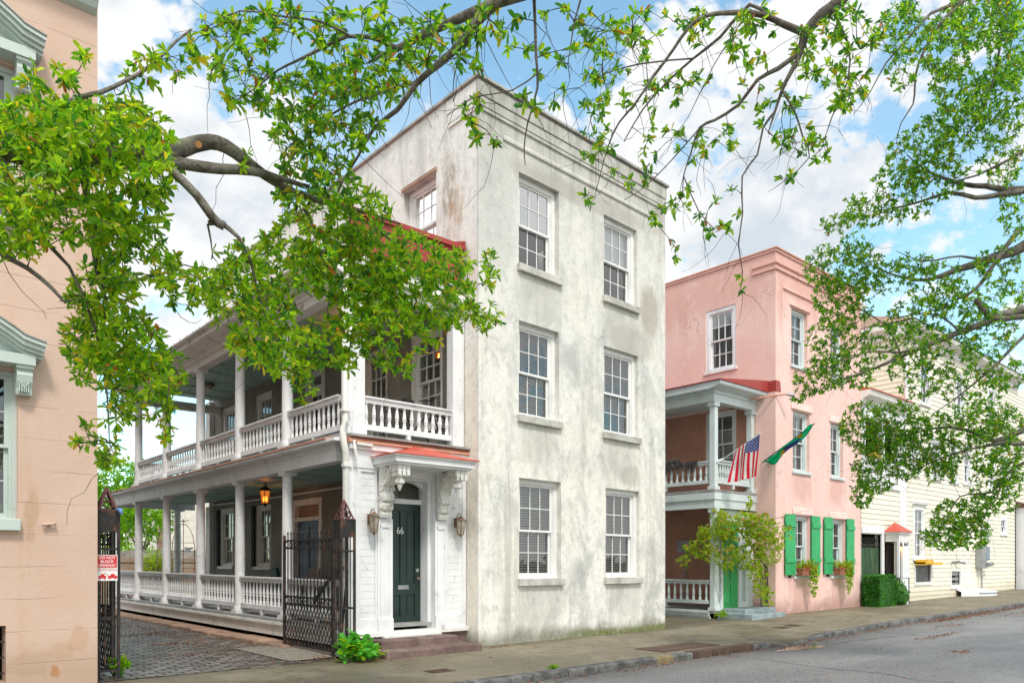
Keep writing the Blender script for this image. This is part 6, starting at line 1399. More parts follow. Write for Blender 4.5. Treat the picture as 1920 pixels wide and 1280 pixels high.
regA = [(70, 235, 95, 55, 5.2, .5, 430), (185, 265, 140, 80, 5.5, .55, 380), (55, 335, 85, 75, 5.1, .5, 480), (35, 435, 60, 50, 5.1, .4, 650), (160, 410, 90, 45, 5.5, .5, 700), (245, 400, 75, 60, 5.7, .5, 560), (290, 325, 45, 40, 5.8, .4, 600),
        (245, 495, 90, 55, 5.8, .5, 600), (190, 555, 70, 45, 5.8, .5, 560), (210, 635, 95, 60, 5.9, .5, 520), (270, 700, 75, 55, 6, .5, 520), (180, 690, 50, 40, 5.8, .4, 620), (250, 760, 60, 30, 6, .4, 800), (312, 775, 20, 55, 6.1, .3, 950), (205, 830, 22, 55, 5.9, .3, 1000), (160, 815, 28, 20, 5.8, .3, 800), (315, 690, 40, 35, 6.1, .3, 800),
        (300, 120, 60, 45, 5.7, .3, 2400), (250, 160, 35, 25, 5.5, .2, 1900), (155, 120, 20, 25, 5.3, .2, 1600), (100, 150, 60, 30, 5.2, .3, 1200), (445, 300, 50, 22, 6.2, .3, 3000),
        (585, 395, 60, 40, 6.6, .5, 640), (670, 400, 60, 55, 6.8, .5, 560), (555, 480, 85, 60, 6.6, .5, 520), (650, 495, 110, 70, 7, .5, 430), (745, 495, 95, 65, 7.1, .5, 420), (800, 555, 90, 60, 7.2, .5, 430), (700, 590, 90, 60, 7.1, .5, 430), (845, 510, 45, 45, 7.2, .4, 560), (880, 595, 30, 30, 7.3, .3, 800), (918, 500, 25, 30, 7.4, .3, 750), (918, 575, 22, 52, 7.4, .3, 800),
        (450, 500, 50, 45, 6.2, .4, 620), (415, 560, 60, 45, 6.2, .4, 640), (500, 575, 60, 55, 6.4, .4, 520), (540, 650, 60, 50, 6.5, .4, 560), (480, 650, 50, 45, 6.3, .4, 640), (565, 720, 32, 38, 6.7, .3, 800), (605, 640, 60, 45, 6.8, .4, 520), (660, 665, 35, 30, 7, .3, 700), (740, 670, 60, 25, 7.1, .3, 700), (432, 640, 22, 26, 6.2, .3, 900), (760, 690, 15, 15, 7.1, .2, 500), (820, 620, 45, 22, 7.2, .3, 700), (360, 540, 50, 40, 6, .4, 900)]
cutA = [(at(372, 271, 5.90), (V(*CAMP) - at(372, 271, 5.9)).normalized(), .026)]
tree('oak_tree', 'oak with a thick grey limb and lime green leaves before the peach house', tA, ([tA - V(0, 0, .3), tA + V(.1, 0, .4), tA + V(.2, -.1, 2), fork], [.55, .42, .36, .30]), limbsA, regA, LM, (50, 32, 10, 7.4, .6), .087, cutends=cutA, bare=60)

# ---- overhead oak: trunk behind and right of the photographer
tB = V(-4.4, -14.4, 0.0); forkB = V(-4.6, -14.0, 4.5)
b0 = at(1060, -70, 5.2)
limbsB = [([forkB, V(-4.9, -12.0, 6.2), at(1300, -420, 4.9), b0, *PL((930, 4, 5.4), (850, 40, 5.7), (775, 77, 5.9), (722, 102, 6.1), (690, 118, 6.2))], [.24, .18, .10, .055, .040, .034, .028, .020, .008]),
          (PL((960, -20, 5.3), (905, 30, 5.5), (868, 72, 5.6), (825, 118, 5.8), (780, 156, 5.9), (745, 205, 6.0), (700, 242, 6.1), (672, 292, 6.2), (640, 345, 6.3), (625, 380, 6.4)), [.035, .034, .031, .027, .024, .019, .014, .010, .008, .005]),
          (PL((740, 90, 6.0), (700, 72, 6.0), (650, 68, 6.0), (600, 92, 6.1), (555, 115, 6.1), (520, 132, 6.2), (480, 165, 6.2), (440, 190, 6.2)), [.018, .017, .015, .014, .011, .009, .007, .004]),
          (PL((660, 70, 6.0), (600, 40, 5.9), (520, 30, 5.9), (450, 20, 5.9), (390, 50, 6)), [.012, .01, .008, .006, .004]),
          (PL((790, 150, 5.9), (730, 170, 6.0), (680, 185, 6.1), (620, 215, 6.3), (570, 265, 6.4), (540, 310, 6.5)), [.015, .012, .010, .009, .007, .004]),
          (PL((1000, -40, 5.3), (1003, 40, 5.5), (1005, 110, 5.6), (1008, 165, 5.7), (990, 230, 5.8), (983, 275, 5.85), (985, 310, 5.9)), [.014, .011, .010, .009, .007, .005, .003]),
          (PL((1006, 140, 5.65), (960, 170, 5.7), (900, 180, 5.75), (870, 195, 5.8)), [.006, .005, .004, .002]),
          (PL((905, 30, 5.5), (860, 110, 5.7), (850, 160, 5.8), (850, 190, 5.8)), [.008, .006, .004, .003]),
          (PL((1100, -30, 5.6), (1078, 40, 5.7), (1065, 120, 5.8)), [.009, .007, .003]),
          ([forkB, V(-3.2, -12.2, 6.6), at(1760, -260, 6.6), *PL((1600, -25, 7.0), (1545, 30, 7.2), (1513, 66, 7.3), (1498, 110, 7.35), (1470, 160, 7.4), (1452, 210, 7.5), (1440, 250, 7.5))], [.24, .17, .09, .062, .056, .048, .026, .018, .012, .005]),
          (PL((1513, 66, 7.3), (1470, 48, 7.2), (1430, 30, 7.1), (1380, 24, 7.1), (1325, 28, 7.2), (1290, 55, 7.2), (1262, 95, 7.3), (1225, 145, 7.4), (1190, 195, 7.5), (1160, 230, 7.6), (1140, 275, 7.7), (1125, 330, 7.7), (1115, 370, 7.8)), [.034, .030, .027, .024, .020, .016, .014, .013, .011, .009, .007, .005, .003]),
          (PL((1440, 34, 7.1), (1405, 10, 7.1), (1350, 70, 7.3), (1300, 110, 7.4), (1255, 150, 7.5), (1205, 205, 7.6), (1170, 265, 7.7)), [.018, .017, .015, .012, .010, .008, .005]),
          (PL((1300, 110, 7.4), (1200, 120, 7.4), (1130, 140, 7.5), (1085, 165, 7.5)), [.009, .008, .006, .003]),
          (PL((1500, 100, 7.35), (1460, 130, 7.4), (1420, 150, 7.5), (1385, 195, 7.6), (1340, 225, 7.7), (1312, 240, 7.7), (1295, 290, 7.8), (1282, 330, 7.9), (1280, 370, 8)), [.026, .022, .018, .016, .014, .013, .009, .006, .004]),
          (PL((1312, 240, 7.7), (1260, 300, 7.8), (1210, 350, 7.8), (1170, 375, 7.9)), [.008, .006, .005, .003]),
          (PL((1282, 330, 7.9), (1310, 395, 8), (1340, 430, 8.1)), [.006, .006, .005]),
          (PL((1452, 210, 7.5), (1430, 240, 7.6), (1420, 290, 7.7), (1392, 330, 7.8), (1392, 400, 7.9), (1385, 460, 8), (1392, 510, 8.1), (1388, 545, 8.1)), [.014, .011, .010, .009, .008, .007, .005, .003]),
          (PL((1390, 40, 7.1), (1340, 120, 7.2), (1290, 220, 7.3), (1260, 260, 7.4)), [.006, .005, .004, .002]),
          (PL((1465, 170, 7.4), (1490, 210, 7.5), (1505, 255, 7.5), (1518, 295, 7.6), (1470, 340, 7.7), (1440, 360, 7.7)), [.010, .009, .008, .006, .004, .002]),
          (PL((1560, 20, 7.2), (1590, 80, 7.3), (1590, 150, 7.4), (1560, 220, 7.5), (1540, 280, 7.5)), [.012, .010, .008, .006, .003])]
regB = [(400, 70, 52, 70, 6, .4, 620), (470, 65, 50, 60, 6, .4, 680), (440, 165, 50, 38, 6.2, .4, 720), (515, 185, 50, 60, 6.2, .4, 800), (555, 245, 55, 65, 6.4, .4, 480), (600, 175, 60, 60, 6.3, .4, 520), (640, 125, 70, 60, 6.2, .4, 620), (705, 140, 70, 50, 6.1, .4, 560), (760, 85, 60, 50, 5.9, .4, 700), (690, 40, 70, 38, 5.9, .4, 800), (600, 55, 60, 45, 6, .4, 1000), (640, 260, 48, 48, 6.3, .4, 560), (620, 330, 60, 38, 6.4, .4, 620), (570, 310, 50, 40, 6.5, .4, 720), (690, 230, 35, 38, 6.1, .3, 700), (750, 170, 38, 38, 5.9, .3, 800), (835, 60, 70, 45, 5.6, .4, 900), (920, 35, 48, 38, 5.4, .3, 1000), (880, 110, 50, 30, 5.6, .3, 1500), (520, 30, 40, 40, 5.9, .3, 900), (560, 340, 60, 40, 6.5, .4, 900),
        (890, 210, 30, 22, 5.8, .2, 900), (880, 250, 18, 22, 5.8, .2, 700), (960, 60, 30, 50, 5.5, .3, 2200), (1012, 90, 26, 26, 5.6, .2, 1500), (1050, 35, 45, 26, 5.6, .2, 1500), (1060, 95, 30, 20, 5.7, .2, 1500), (990, 200, 26, 22, 5.8, .2, 1000), (905, 265, 22, 16, 5.8, .2, 800), (1000, 140, 20, 15, 5.7, .2, 1200), (1100, 60, 60, 36, 6.2, .4, 1900), (1160, 25, 60, 24, 6.8, .4, 1500), (1275, 30, 55, 24, 7.1, .4, 1400), (1060, 180, 30, 22, 7.3, .3, 1500),
        (1180, 90, 70, 45, 7.4, .5, 1100), (1125, 155, 40, 26, 7.5, .4, 1100), (1230, 55, 60, 30, 7.2, .4, 1000), (1140, 205, 48, 45, 7.6, .4, 750), (1230, 180, 42, 36, 7.5, .4, 750), (1105, 265, 30, 32, 7.7, .3, 800), (1155, 270, 40, 28, 7.7, .3, 900), (1185, 325, 45, 24, 7.8, .3, 1000), (1098, 370, 18, 24, 7.8, .2, 700), (1275, 160, 18, 26, 7.5, .2, 900), (1255, 240, 34, 26, 7.7, .3, 1300), (1225, 270, 30, 30, 7.7, .3, 1200), (1300, 285, 30, 28, 7.8, .3, 900), (1340, 265, 45, 26, 7.7, .3, 1000), (1385, 255, 26, 26, 7.6, .3, 1000), (1245, 400, 22, 55, 7.9, .3, 850), (1292, 385, 30, 40, 8, .3, 1100), (1335, 425, 26, 26, 8.1, .3, 800), (1362, 385, 22, 45, 7.9, .3, 1000), (1272, 480, 11, 14, 8, .1, 400), (1388, 535, 13, 18, 8.1, .1, 350), (1340, 60, 70, 40, 7.2, .4, 1000), (1400, 100, 40, 36, 7.3, .4, 1000), (1310, 160, 40, 40, 7.4, .3, 1600), (1470, 215, 48, 60, 7.5, .4, 900), (1525, 110, 46, 60, 7.3, .4, 850), (1580, 130, 50, 75, 7.4, .4, 620), (1600, 50, 60, 50, 7.2, .4, 700), (1500, 265, 45, 36, 7.6, .3, 900), (1545, 280, 26, 30, 7.5, .3, 900), (1470, 320, 26, 20, 7.7, .2, 900), (1440, 40, 60, 36, 7.1, .4, 1300), (1410, 180, 30, 30, 7.5, .3, 1100)]
tree('oak_tree', 'oak with long dark limbs overhead, its leaf sprays crossing the sky above the cream house', tB, ([tB - V(0, 0, .3), tB + V(0, 0, .5), tB + V(-.1, .2, 2.5), forkB], [.6, .45, .38, .32]), limbsB, regB, LM, (26, 42, 24, 6, 2), .086, .56, .40, bare=330)

# ---- right oak: trunk on the near pavement, off to the right
tC = V(8.4, -10.8, gz(8)); fC = V(8.3, -10.6, 4.3); fC2 = V(8.0, -10.3, 2.9)
limbsC = [([fC, at(2150, 330, 11.2), *PL((1960, 352, 11), (1890, 357, 11), (1850, 350, 11), (1800, 345, 11), (1740, 322, 11.1), (1700, 290, 11.2))], [.2, .11, .07, .062, .05, .04, .022, .01]),
          (PL((1960, 350, 11), (1900, 362, 10.9), (1830, 370, 10.9), (1780, 362, 11), (1700, 385, 11.1), (1620, 400, 11.2)), [.06, .05, .042, .03, .016, .006]),
          ([fC, at(2150, 400, 11.4), *PL((1970, 440, 11.4), (1905, 470, 11.5), (1850, 492, 11.5), (1795, 505, 11.6), (1740, 525, 11.7), (1690, 520, 11.8), (1640, 500, 11.8), (1590, 480, 11.9))], [.2, .13, .11, .10, .09, .062, .035, .022, .014, .006]),
          (PL((1910, 430, 11.3), (1888, 462, 11.3), (1865, 495, 11.3), (1842, 530, 11.4), (1815, 552, 11.4), (1780, 565, 11.5)), [.05, .045, .04, .036, .028, .014]),
          ([fC2, at(2150, 600, 11.2), *PL((1960, 575, 11.2), (1905, 586, 11.2), (1855, 602, 11.3), (1800, 622, 11.4), (1740, 648, 11.5), (1690, 668, 11.6), (1640, 690, 11.7), (1590, 708, 11.8), (1545, 715, 11.9))], [.2, .13, .09, .08, .07, .058, .046, .036, .026, .016, .006]),
          (PL((1830, 560, 11.3), (1850, 590, 11.3), (1880, 600, 11.2), (1930, 590, 11.2)), [.05, .055, .055, .05]),
          (PL((1740, 648, 11.5), (1690, 660, 11.4), (1620, 660, 11.4), (1560, 690, 11.5)), [.026, .02, .012, .006]),
          (PL((1690, 668, 11.6), (1660, 610, 11.7), (1600, 570, 11.8), (1570, 530, 11.9)), [.02, .015, .010, .005]),
          (PL((1800, 622, 11.4), (1760, 590, 11.5), (1710, 590, 11.5), (1670, 600, 11.6)), [.024, .018, .012, .006]),
          ([fC2, at(2150, 640, 11.6), *PL((1970, 590, 11.4), (1920, 630, 11.4), (1890, 660, 11.4), (1850, 700, 11.5), (1800, 740, 11.6), (1750, 775, 11.7))], [.14, .08, .045, .036, .03, .022, .014, .006]),
          ([fC, at(2100, 120, 10.6), *PL((1960, 250, 10.6), (1890, 300, 10.7), (1830, 330, 10.8), (1770, 345, 10.9))], [.12, .06, .035, .028, .018, .008]),
          ([fC, at(2050, -60, 10), *PL((1900, -60, 9.8), (1800, 8, 9.6), (1752, 60, 9.6), (1722, 120, 9.7), (1716, 160, 9.7), (1712, 195, 9.8), (1690, 230, 9.9), (1680, 268, 10))], [.16, .09, .055, .032, .022, .018, .016, .013, .009, .004]),
          (PL((1800, 6, 9.6), (1745, 25, 9.5), (1700, 75, 9.5), (1660, 120, 9.6), (1630, 175, 9.7), (1600, 215, 9.8)), [.03, .024, .016, .012, .008, .004]),
          (PL((1900, -50, 9.8), (1880, 60, 9.9), (1860, 160, 10.1), (1830, 230, 10.3), (1780, 290, 10.5)), [.03, .022, .016, .010, .005]),
          (PL((1850, 492, 11.5), (1800, 480, 11.4), (1730, 490, 11.4), (1680, 470, 11.5)), [.03, .02, .012, .005]),
          ([fC2, at(2180, 800, 12.2), *PL((1980, 770, 12.2), (1930, 800, 12.3), (1890, 816, 12.4), (1862, 826, 12.4), (1840, 815, 12.5), (1780, 800, 12.6), (1720, 810, 12.8), (1660, 830, 13), (1630, 880, 13.1))], [.16, .10, .075, .066, .055, .05, .04, .026, .018, .012, .005]),
          ([at(1985, 790, 12.2), *PL((1930, 830, 12.2), (1880, 830, 12.3), (1850, 835, 12.4), (1790, 850, 12.5), (1740, 870, 12.6), (1690, 890, 12.8))], [.06, .05, .04, .032, .02, .012, .005]),
          ([at(2000, 790, 12.2), *PL((1950, 850, 12.6), (1905, 875, 12.7), (1880, 895, 12.8), (1860, 922, 12.8), (1830, 925, 12.9), (1800, 930, 13), (1780, 960, 13), (1760, 1000, 13.1))], [.06, .042, .036, .032, .026, .018, .014, .010, .005]),
          (PL((1880, 895, 12.8), (1868, 935, 12.8), (1845, 965, 12.9), (1840, 1000, 13)), [.02, .016, .012, .005])]
regC = [(1700, 55, 55, 55, 9.6, .6, 300), (1770, 90, 50, 60, 9.7, .6, 280), (1835, 40, 80, 55, 9.9, .6, 200), (1890, 80, 40, 95, 10, .6, 190), (1800, 170, 60, 55, 10, .6, 230), (1870, 200, 55, 75, 10.3, .6, 240), (1690, 135, 35, 38, 9.7, .4, 480), (1800, 235, 60, 48, 10.4, .6, 220), (1740, 258, 50, 38, 10.4, .5, 300), (1700, 295, 40, 45, 10.8, .5, 300), (1685, 345, 50, 38, 11, .5, 280), (1760, 325, 60, 45, 10.9, .5, 240), (1620, 392, 45, 34, 11.1, .5, 240), (1575, 420, 36, 24, 11.2, .4, 260), (1690, 390, 60, 28, 11, .5, 380), (1880, 300, 50, 48, 10.8, .5, 300), (1900, 400, 26, 55, 11, .4, 300),
        (1600, 465, 30, 30, 11.8, .4, 240), (1555, 505, 46, 46, 11.9, .5, 180), (1612, 505, 48, 46, 11.8, .5, 190), (1580, 565, 58, 55, 11.8, .5, 170), (1560, 640, 48, 46, 11.8, .5, 200), (1535, 700, 46, 36, 11.9, .4, 190), (1590, 695, 58, 36, 11.7, .4, 210), (1660, 520, 55, 28, 11.7, .4, 380), (1712, 500, 48, 28, 11.5, .4, 260), (1760, 535, 60, 46, 11.6, .5, 240), (1722, 600, 58, 46, 11.5, .5, 190), (1665, 640, 58, 38, 11.6, .5, 230), (1800, 560, 60, 38, 11.4, .5, 260), (1850, 625, 58, 46, 11.3, .5, 250), (1780, 660, 66, 38, 11.5, .5, 240), (1890, 565, 46, 46, 11.2, .5, 300), (1870, 500, 50, 40, 11.4, .5, 280), (1720, 700, 58, 46, 11.6, .5, 320), (1820, 720, 78, 38, 11.5, .5, 330), (1885, 700, 46, 38, 11.4, .5, 300), (1500, 735, 22, 20, 12, .2, 180)]
regD = [(1620, 800, 48, 48, 12.9, .5, 105), (1682, 795, 58, 45, 12.8, .5, 110), (1640, 880, 46, 46, 13, .5, 105), (1615, 925, 22, 26, 13.1, .3, 120), (1742, 840, 68, 46, 12.7, .5, 130), (1800, 795, 80, 38, 12.6, .5, 160), (1860, 790, 60, 40, 12.4, .5, 170), (1860, 840, 55, 50, 12.5, .5, 190), (1760, 885, 38, 26, 12.8, .4, 150), (1770, 1000, 45, 30, 13.1, .4, 80), (1820, 998, 38, 30, 13, .4, 85), (1842, 950, 28, 28, 12.9, .4, 130), (1795, 960, 45, 26, 13, .4, 100), (1862, 905, 48, 36, 12.8, .4, 200), (1892, 870, 36, 55, 12.6, .4, 170), (1700, 860, 40, 40, 12.8, .4, 150), (1885, 930, 30, 30, 12.8, .3, 260)]
tree('oak_tree', 'oak with low sweeping limbs and small dark leaves filling the right side of the view', tC, ([tC - V(0, 0, .3), tC + V(0, 0, .5), tC + V(0, .1, 1.8), fC2, fC], [.65, .5, .42, .36, .26]), limbsC, regC + regD, LM, (20, 46, 31, 2.4, .6), .070, .30, .44, (5, 8), .005, bare=420, extra=1, LS=.78)

# ---- bright yard trees and shrubs behind the driveway
def blobtree(name, label, base, h, crowns, n, L, mats, w, trunkr=.12, cat='tree'):
    r_ = thing(name, label, cat, base, None); b = Vector(base); m = MB()
    if trunkr: 
        m.tube([b, b + V(.1, 0, h * .4), b + V(0, .1, h * .75)], [trunkr, trunkr * .8, trunkr * .3], 8)
        for cx, cy, cz, r in crowns: m.tube([b + V(.05, 0, h * .35), b + V(cx * .6, cy * .6, (h * .35 + cz) / 2 + .2), b + V(cx, cy, cz)], [trunkr * .5, trunkr * .3, trunkr * .1], 5)
        m.build('trunk', 'bark', r_, smooth=True)
    f = Fol(); pk_ = picker(w); tot = sum(c[3] ** 2 for c in crowns)
    for cx, cy, cz, r in crowns:
        for _ in range(int(n * r * r / tot)):
            d = V(random.gauss(0, 1), random.gauss(0, 1), random.gauss(0, 1)).normalized(); q = b + V(cx, cy, cz) + d * (r * random.uniform(.35, 1.05) * (1 + .25 * mnoise.noise(d * 3 + V(cx, cy, cz))))
            f.rosette(q, (d + V(0, 0, .4)).normalized(), 4, L, pk_, .5)
    f.build('foliage', mats, r_); return r_
fm = ('far', 'lime', 'mid')
p = at(222, 1060, 40); blobtree('yard_tree', 'bright green tree rising behind the left gate post at the end of the driveway', (p.x, p.y, 0), 7, [(-.6, 0, 6.0, 1.5), (.5, .3, 5.0, 1.4), (-.2, -.3, 4.0, 1.3), (.9, 0, 6.2, 1.0), (-1.3, 0, 4.8, 1.2)], 1500, .20, fm, (60, 30, 10))
p = at(262, 1060, 36); blobtree('yard_tree', 'mid green tree drooping behind the second lower piazza column from the left', (p.x, p.y, 0), 5, [(-.6, 0, 3.6, 1.0), (.5, 0, 3.4, 1.0), (0, .3, 4.3, 1.0), (1.0, 0, 3.9, .8), (-1.0, 0, 2.6, .8)], 1100, .17, ('mid', 'lime', 'far'), (45, 35, 20))
p = at(292, 1060, 31); blobtree('shrub', 'yellow green rounded shrub above the garden wall behind the lower piazza', (p.x, p.y, .8), 1.2, [(0, 0, .9, .55), (.35, 0, .7, .45), (-.3, 0, .55, .4)], 420, .10, ('vine', 'far', 'lime'), (50, 30, 20), .03, 'shrub')
p = at(245, 1060, 33.5); blobtree('hedge', 'clipped green hedge top showing over the board fence behind the driveway', (p.x, p.y, 1.2), 1, [(-1.6, 0, .75, .45), (-.8, 0, .8, .45), (0, 0, .8, .45), (.8, 0, .75, .42)], 500, .10, fm, (40, 40, 20), 0, 'hedge')

# ---- hedge and shrub at the cream house
def boxhedge(name, label, x0, x1, y0, y1, z0, z1, n, L, mats, w, rnd=0):
    r_ = thing(name, label, 'hedge' if not rnd else 'shrub', ((x0 + x1) / 2, (y0 + y1) / 2, z0)); f = Fol(); pk_ = picker(w)
    for _ in range(n):
        u = [random.random() for _ in range(3)]; k = random.choice((0, 0, 1, 2, 2)); u[k] = random.choice((0, 1)) if k != 2 else 1; u = [a * .96 + .02 for a in u]
        q = V(x0 + (x1 - x0) * u[0], y0 + (y1 - y0) * u[1], z0 + (z1 - z0) * u[2]); c = V((x0 + x1) / 2, (y0 + y1) / 2, (z0 + z1) / 2)
        if rnd:
            d = V(random.gauss(0, 1), random.gauss(0, 1), random.gauss(0, 1)).normalized(); q = c + V(d.x * (x1 - x0) / 2, d.y * (y1 - y0) / 2, d.z * (z1 - z0) / 2) * random.uniform(.5, 1.05)
        q += V(random.gauss(0, .02), random.gauss(0, .02), random.gauss(0, .02)); f.rosette(q, ((q - c).normalized() + V(0, 0, .3)).normalized(), 4, L, pk_, .55)
    f.build('foliage', mats, r_)
    m = MB(); k = .07; m.box(x0 + k, x1 - k, y0 + k, y1 - k, z0, z1 - k) if not rnd else m.lathe([(.1, z0), ((x1 - x0) * .36, z0 + .2), ((x1 - x0) * .4, (z0 + z1) / 2), ((x1 - x0) * .25, z1 - .12)], (x0 + x1) / 2, (y0 + y1) / 2, 10); m.build('inner_core', 'deep', r_); return r_  # added solid dark core that fills the inside behind the leaves
boxhedge('box_hedge', 'clipped dark green box hedge in front of the dark green gate', 16.45, 17.75, -.72, -.12, .1, 1.17, 1500, .065, ('box', 'mid', 'deep'), (50, 6, 44))
boxhedge('shrub', 'loose green shrub between the clipped hedge and the small entrance porch', 17.75, 18.75, -.85, -.15, .08, .98, 520, .10, ('box', 'deep', 'mid'), (55, 25, 20), 1)

# ---- climbing rose on the pink house porch
rs = thing('climbing_rose', 'climbing rose with yellow green leaves and pink blossoms over the bright green door', 'climbing plant', (10.9, .2, gz(11)))
m = MB(); st0 = V(10.95, .25, .2)
for k in range(9):
    e = at(random.uniform(1335, 1440), random.uniform(970, 1030), 21.3); mid_ = V(10.9 + random.uniform(-.4, .1), .2 + random.uniform(-.1, .1), 1.5); m.tube([st0 + V(random.uniform(-.3, .3), 0, 0), mid_, mid_.lerp(e, .6) + V(0, 0, .4), e], [.018, .014, .010, .006], 5)
for q in ([(1345, 990, 21), (1315, 1030, 20.8), (1275, 1060, 20.6)], [(1440, 975, 21.4), (1480, 965, 21.2), (1520, 955, 21)], [(1445, 990, 21.4), (1475, 985, 21.2), (1500, 1000, 21)], [(1395, 960, 20.9), (1404, 940, 20.8), (1403, 930, 20.8)], [(1342, 1000, 20.6), (1338, 1080, 20.5), (1352, 1140, 20.5)], [(1360, 1020, 20.6), (1368, 1090, 20.5), (1345, 1130, 20.4)]): m.tube(PL(*q), [.008, .006, .003], 4)
m.build('stems', 'twig', rs)
f = Fol(); pk_ = picker((50, 8, 14, 28)); pb = picker((1,))
RR = [(1385, 985, 52, 28, 260), (1425, 995, 32, 36, 210), (1340, 998, 34, 18, 130), (1310, 1028, 28, 17, 90), (1282, 1052, 13, 11, 22), (1360, 1040, 26, 24, 70), (1402, 1045, 30, 24, 110), (1428, 1092, 16, 30, 60), (1445, 1030, 22, 30, 90), (1345, 968, 16, 14, 40), (1405, 942, 6, 14, 16), (1440, 1120, 12, 16, 22), (1470, 1000, 14, 30, 24), (1365, 1060, 12, 14, 20), (1330, 1040, 14, 12, 24), (1415, 1070, 14, 20, 40)]
fb = Fol()
for cx, cy, rx, ry, n_ in RR:
    for _ in range(int(n_ * 1.1)):
        a = random.uniform(0, 6.28); r_ = math.sqrt(random.random()); q = at(cx + rx * r_ * math.cos(a), cy + ry * r_ * math.sin(a), 21.05 + random.uniform(-.45, .45)); d = V(random.uniform(-.6, .6), random.uniform(-1, .2), random.uniform(-.5, .8)).normalized()
        f.rosette(q, d, 7, .085, pk_, .5)
        if random.random() < .09 and cy < 1060: fb.rosette(q + V(-.04, -.1, .03), d, 6, .045, pb, .8)
f.build('foliage', ('vine', 'olive', 'mid', 'lime'), rs); fb.build('blossoms', ('blossom',), rs)

# ---- window boxes
def winbox(x0, x1, label):
    z = 1.23; r_ = thing('window_box', label, 'window box', ((x0 + x1) / 2, -.15, z), 'flower boxes on the pink house sills'); m = MB(front(0)); m.box(x0, x1, -.28, -.08, z, z + .21); m.box(x0 - .015, x1 + .015, -.295, -.065, z + .17, z + .215); m.build('box', 'terracotta', r_, bevel=.006)
    f = Fol()
    for k in range(3):
        c = V(x0 + (x1 - x0) * (k + .5) / 3, -.18, z + .2)
        for j in range(26): a = random.uniform(0, 6.28); e_ = random.uniform(.3, 1.3); f.leaf(c, V(math.cos(a) * math.cos(e_), math.sin(a) * math.cos(e_), math.sin(e_)).normalized(), V(0, 0, 1), random.uniform(.22, .4), .028, random.choice((0, 0, 1, 2)))
    for k in range(150):
        u = random.random(); x = x0 + (x1 - x0) * (.45 + .55 * u); dr = random.random() ** 1.3 * .85 * math.sin(math.pi * (.15 + .7 * u)); q = V(x + random.gauss(0, .03), -.3 + random.gauss(0, .03), z + .2 - dr); f.rosette(q, V(random.uniform(-.5, .5), -1, random.uniform(-.5, .3)).normalized(), 4, .065, picker((40, 30, 30)), .7)
    f.build('foliage', ('lime', 'mid', 'vine'), r_); f = Fol()
    for k in range(26): f.rosette(V(random.uniform(x0, x1), -.26 + random.gauss(0, .03), z + .26 + random.gauss(0, .03)), V(0, -.6, .6).normalized(), 6, .045, picker((1,)), .8)
    f.build('blossoms', ('redbloom',), r_)
winbox(12.12, 12.98, 'terracotta flower box with long trailing ivy on the left ground floor pink sill'); winbox(14.5, 15.32, 'terracotta flower box with short ivy on the right ground floor pink sill')
# small pots on the upper porches
pt = thing('potted_plant', 'small spiky potted plant on the upper porch rail of the pink house', 'plant', (9.2, 2.45, 4.5)); m = MB(); m.lathe([(.07, 4.48), (.10, 4.66)], 9.04, 2.75, 10); m.build('pot', 'terracotta', pt); f = Fol()
for j in range(40): a = random.uniform(0, 6.28); e_ = random.uniform(.1, 1.3); f.leaf(V(9.04, 2.75, 4.65), V(math.cos(a) * math.cos(e_), math.sin(a) * math.cos(e_), math.sin(e_)), V(0, 0, 1), random.uniform(.2, .4), .03, 0)
f.build('foliage', ('vine',), pt)
pt = thing('flower_trough', 'orange trough of flowers on the balcony of the cream clapboard house', 'plant', (17.4, -.05, 5.3)); m = MB(); m.box(16.98, 17.9, -.14, .04, 5.26, 5.42); m.build('trough', 'yellow', pt); f = Fol()
for k in range(60): f.rosette(V(random.uniform(17, 17.9), -.05 + random.gauss(0, .05), 5.5 + random.gauss(0, .07)), V(0, -.4, .8).normalized(), 4, .08, picker((60, 30, 10)), .6)
f.build('foliage', ('mid', 'lime', 'rust'), pt)

# ---- weeds beside the steps and along wall feet
def weed(name, label, base, n, hgt, L, mats, w, spread, wr=.55):
    r_ = thing(name, label, 'plant', base); b = V(*base); m = MB(); f = Fol(); pk_ = picker(w)
    for k in range(n):
        a = random.uniform(0, 6.28); rr = spread * math.sqrt(random.random()); e = b + V(math.cos(a) * rr, math.sin(a) * rr, hgt * random.uniform(.45, 1) * (1 - .45 * rr / spread)); md = b.lerp(e, .5) + V(0, 0, hgt * .12); m.tube([b + V(math.cos(a) * rr * .25, math.sin(a) * rr * .25, 0), md, e], [.006, .005, .003], 4)
        f.rosette(e, V(math.cos(a) * .4, math.sin(a) * .4, .8).normalized(), 6, L, pk_, wr)
        for t_ in (.45, .7): f.leaf(md.lerp(e, t_), V(math.cos(a + t_ * 5), math.sin(a + t_ * 5), .25).normalized(), V(0, 0, 1), L, L * wr, pk_())
    m.build('stems', 'nettle', r_); f.build('foliage', mats, r_)
weed('weed', 'fresh green leafy weed growing at the foot of the white corner beside the brownstone steps', (-2.86, -.32, .0), 34, .52, .175, ('nettle', 'lime', 'mid'), (70, 20, 10), .33, .5)
weed('weed', 'purple leaved plant between the green weed and the brownstone steps', (-2.45, .06, .0), 26, .38, .10, ('purple', 'deep'), (85, 15), .2, .3)
weed('weed', 'low yellow green sprig at the corner of the brownstone steps', (-2.52, -.36, .0), 14, .2, .10, ('vine', 'lime'), (60, 40), .2, .25)
weed('weed', 'little green tuft at the kerb edge', (-1.05, -3.12, .0), 12, .08, .05, ('lime', 'mid'), (60, 40), .10, .4)
weed('weed', 'small weed tuft at the foot of the left iron gate', (-6.25, .4, .0), 18, .4, .09, ('mid', 'lime'), (60, 40), .15, .5)
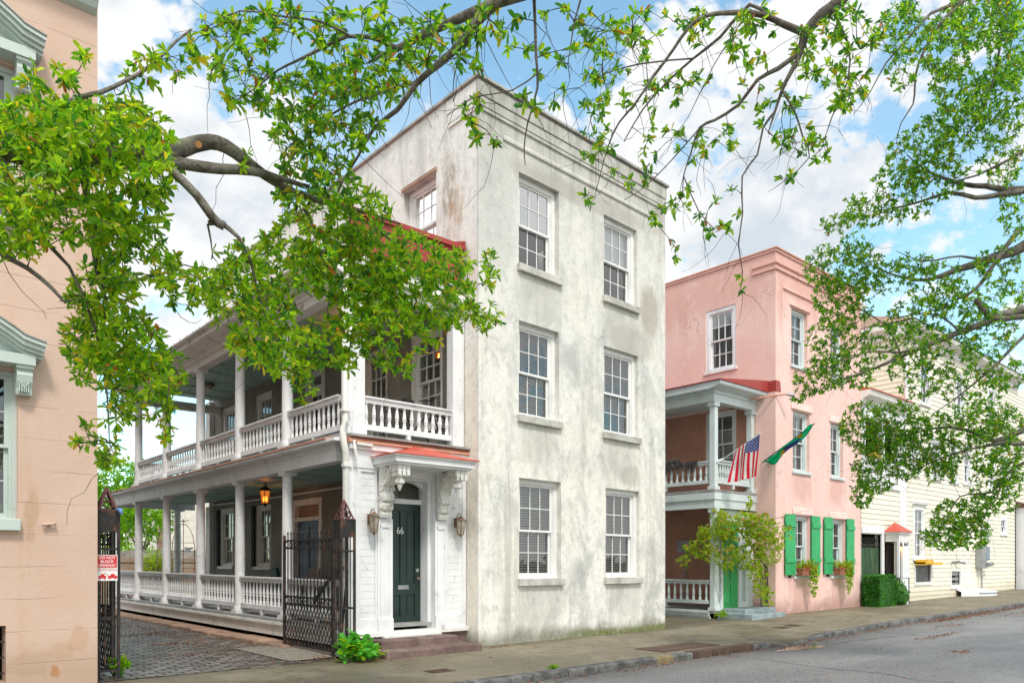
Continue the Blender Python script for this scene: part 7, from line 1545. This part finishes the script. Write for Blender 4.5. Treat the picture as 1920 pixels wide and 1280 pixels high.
weed('weed', 'small green weed by the blue grey steps of the pink house', (8.75, .3, .1), 14, .25, .09, ('lime', 'mid'), (60, 40), .18, .4)

# ---- leaf litter
f = Fol()
def lit(x, y, z, n, sx_, sy_, L=.07):
    for _ in range(n):
        q = V(x + random.gauss(0, sx_), y + random.gauss(0, sy_), z + .008 + abs(random.gauss(0, .006))); a = random.uniform(0, 6.28); f.leaf(q, V(math.cos(a), math.sin(a), random.uniform(-.05, .25)).normalized(), V(random.uniform(-.3, .3), random.uniform(-.3, .3), 1).normalized(), L * random.uniform(.5, 1.2), L * random.uniform(.2, .42), random.choice((0, 0, 0, 1, 2)))
for x in [k * .5 for k in range(-5, 60)]:
    dn = 12 + int(30 * max(0, mnoise.noise(V(x * .45, 3, 0)) + .1)); xx = 1 if x < 13 else 2.2
    lit(x, -3.42, gz(x) - .105, int(dn * xx), .3, .09)
for x in (13.5, 14.2, 15, 16, 17.2): lit(x, -3.55, gz(x) - .105, 70, .55, .12)
lit(12.2, -4.3, .0, 60, .5, .10); lit(9.4, -5.0, -.03, 110, .75, .06); lit(6.8, -6.2, -.09, 50, .4, .08); lit(5.6, -3.5, -.09, 40, .4, .1); lit(18, -4.2, .04, 80, 1.2, .1); lit(22, -2.6, .09, 90, 1.2, .12)
for k in range(320): lit(random.uniform(-4, 22), random.uniform(-8, -3.5), -.105 + gz(8) * .5, 1, .1, .1, .06)
for k in range(90): x = random.uniform(-3, 22); lit(x, random.uniform(-3, -.1), gz(x) + .004, 1, .1, .1, .05)
for k in range(30): lit(-3.5 - random.random() * .6, 2.5 + k * .35, .03, 12, .12, .2, .06)
lit(-4.3, 4.2, .02, 90, .35, .12); lit(-4.2, 6.6, .03, 120, .5, .2); lit(-4.6, 2.2, .02, 40, .3, .15); lit(6.8, 1.6, .02, 120, .4, .3); lit(-2.5, -.55, .006, 40, .25, .08); lit(0.2, -.35, .006, 25, .2, .06); lit(-3.3, .2, .03, 60, .3, .25)
stuff(f.build('fallen_leaves', ('litter', 'litter2', 'rust'), None))
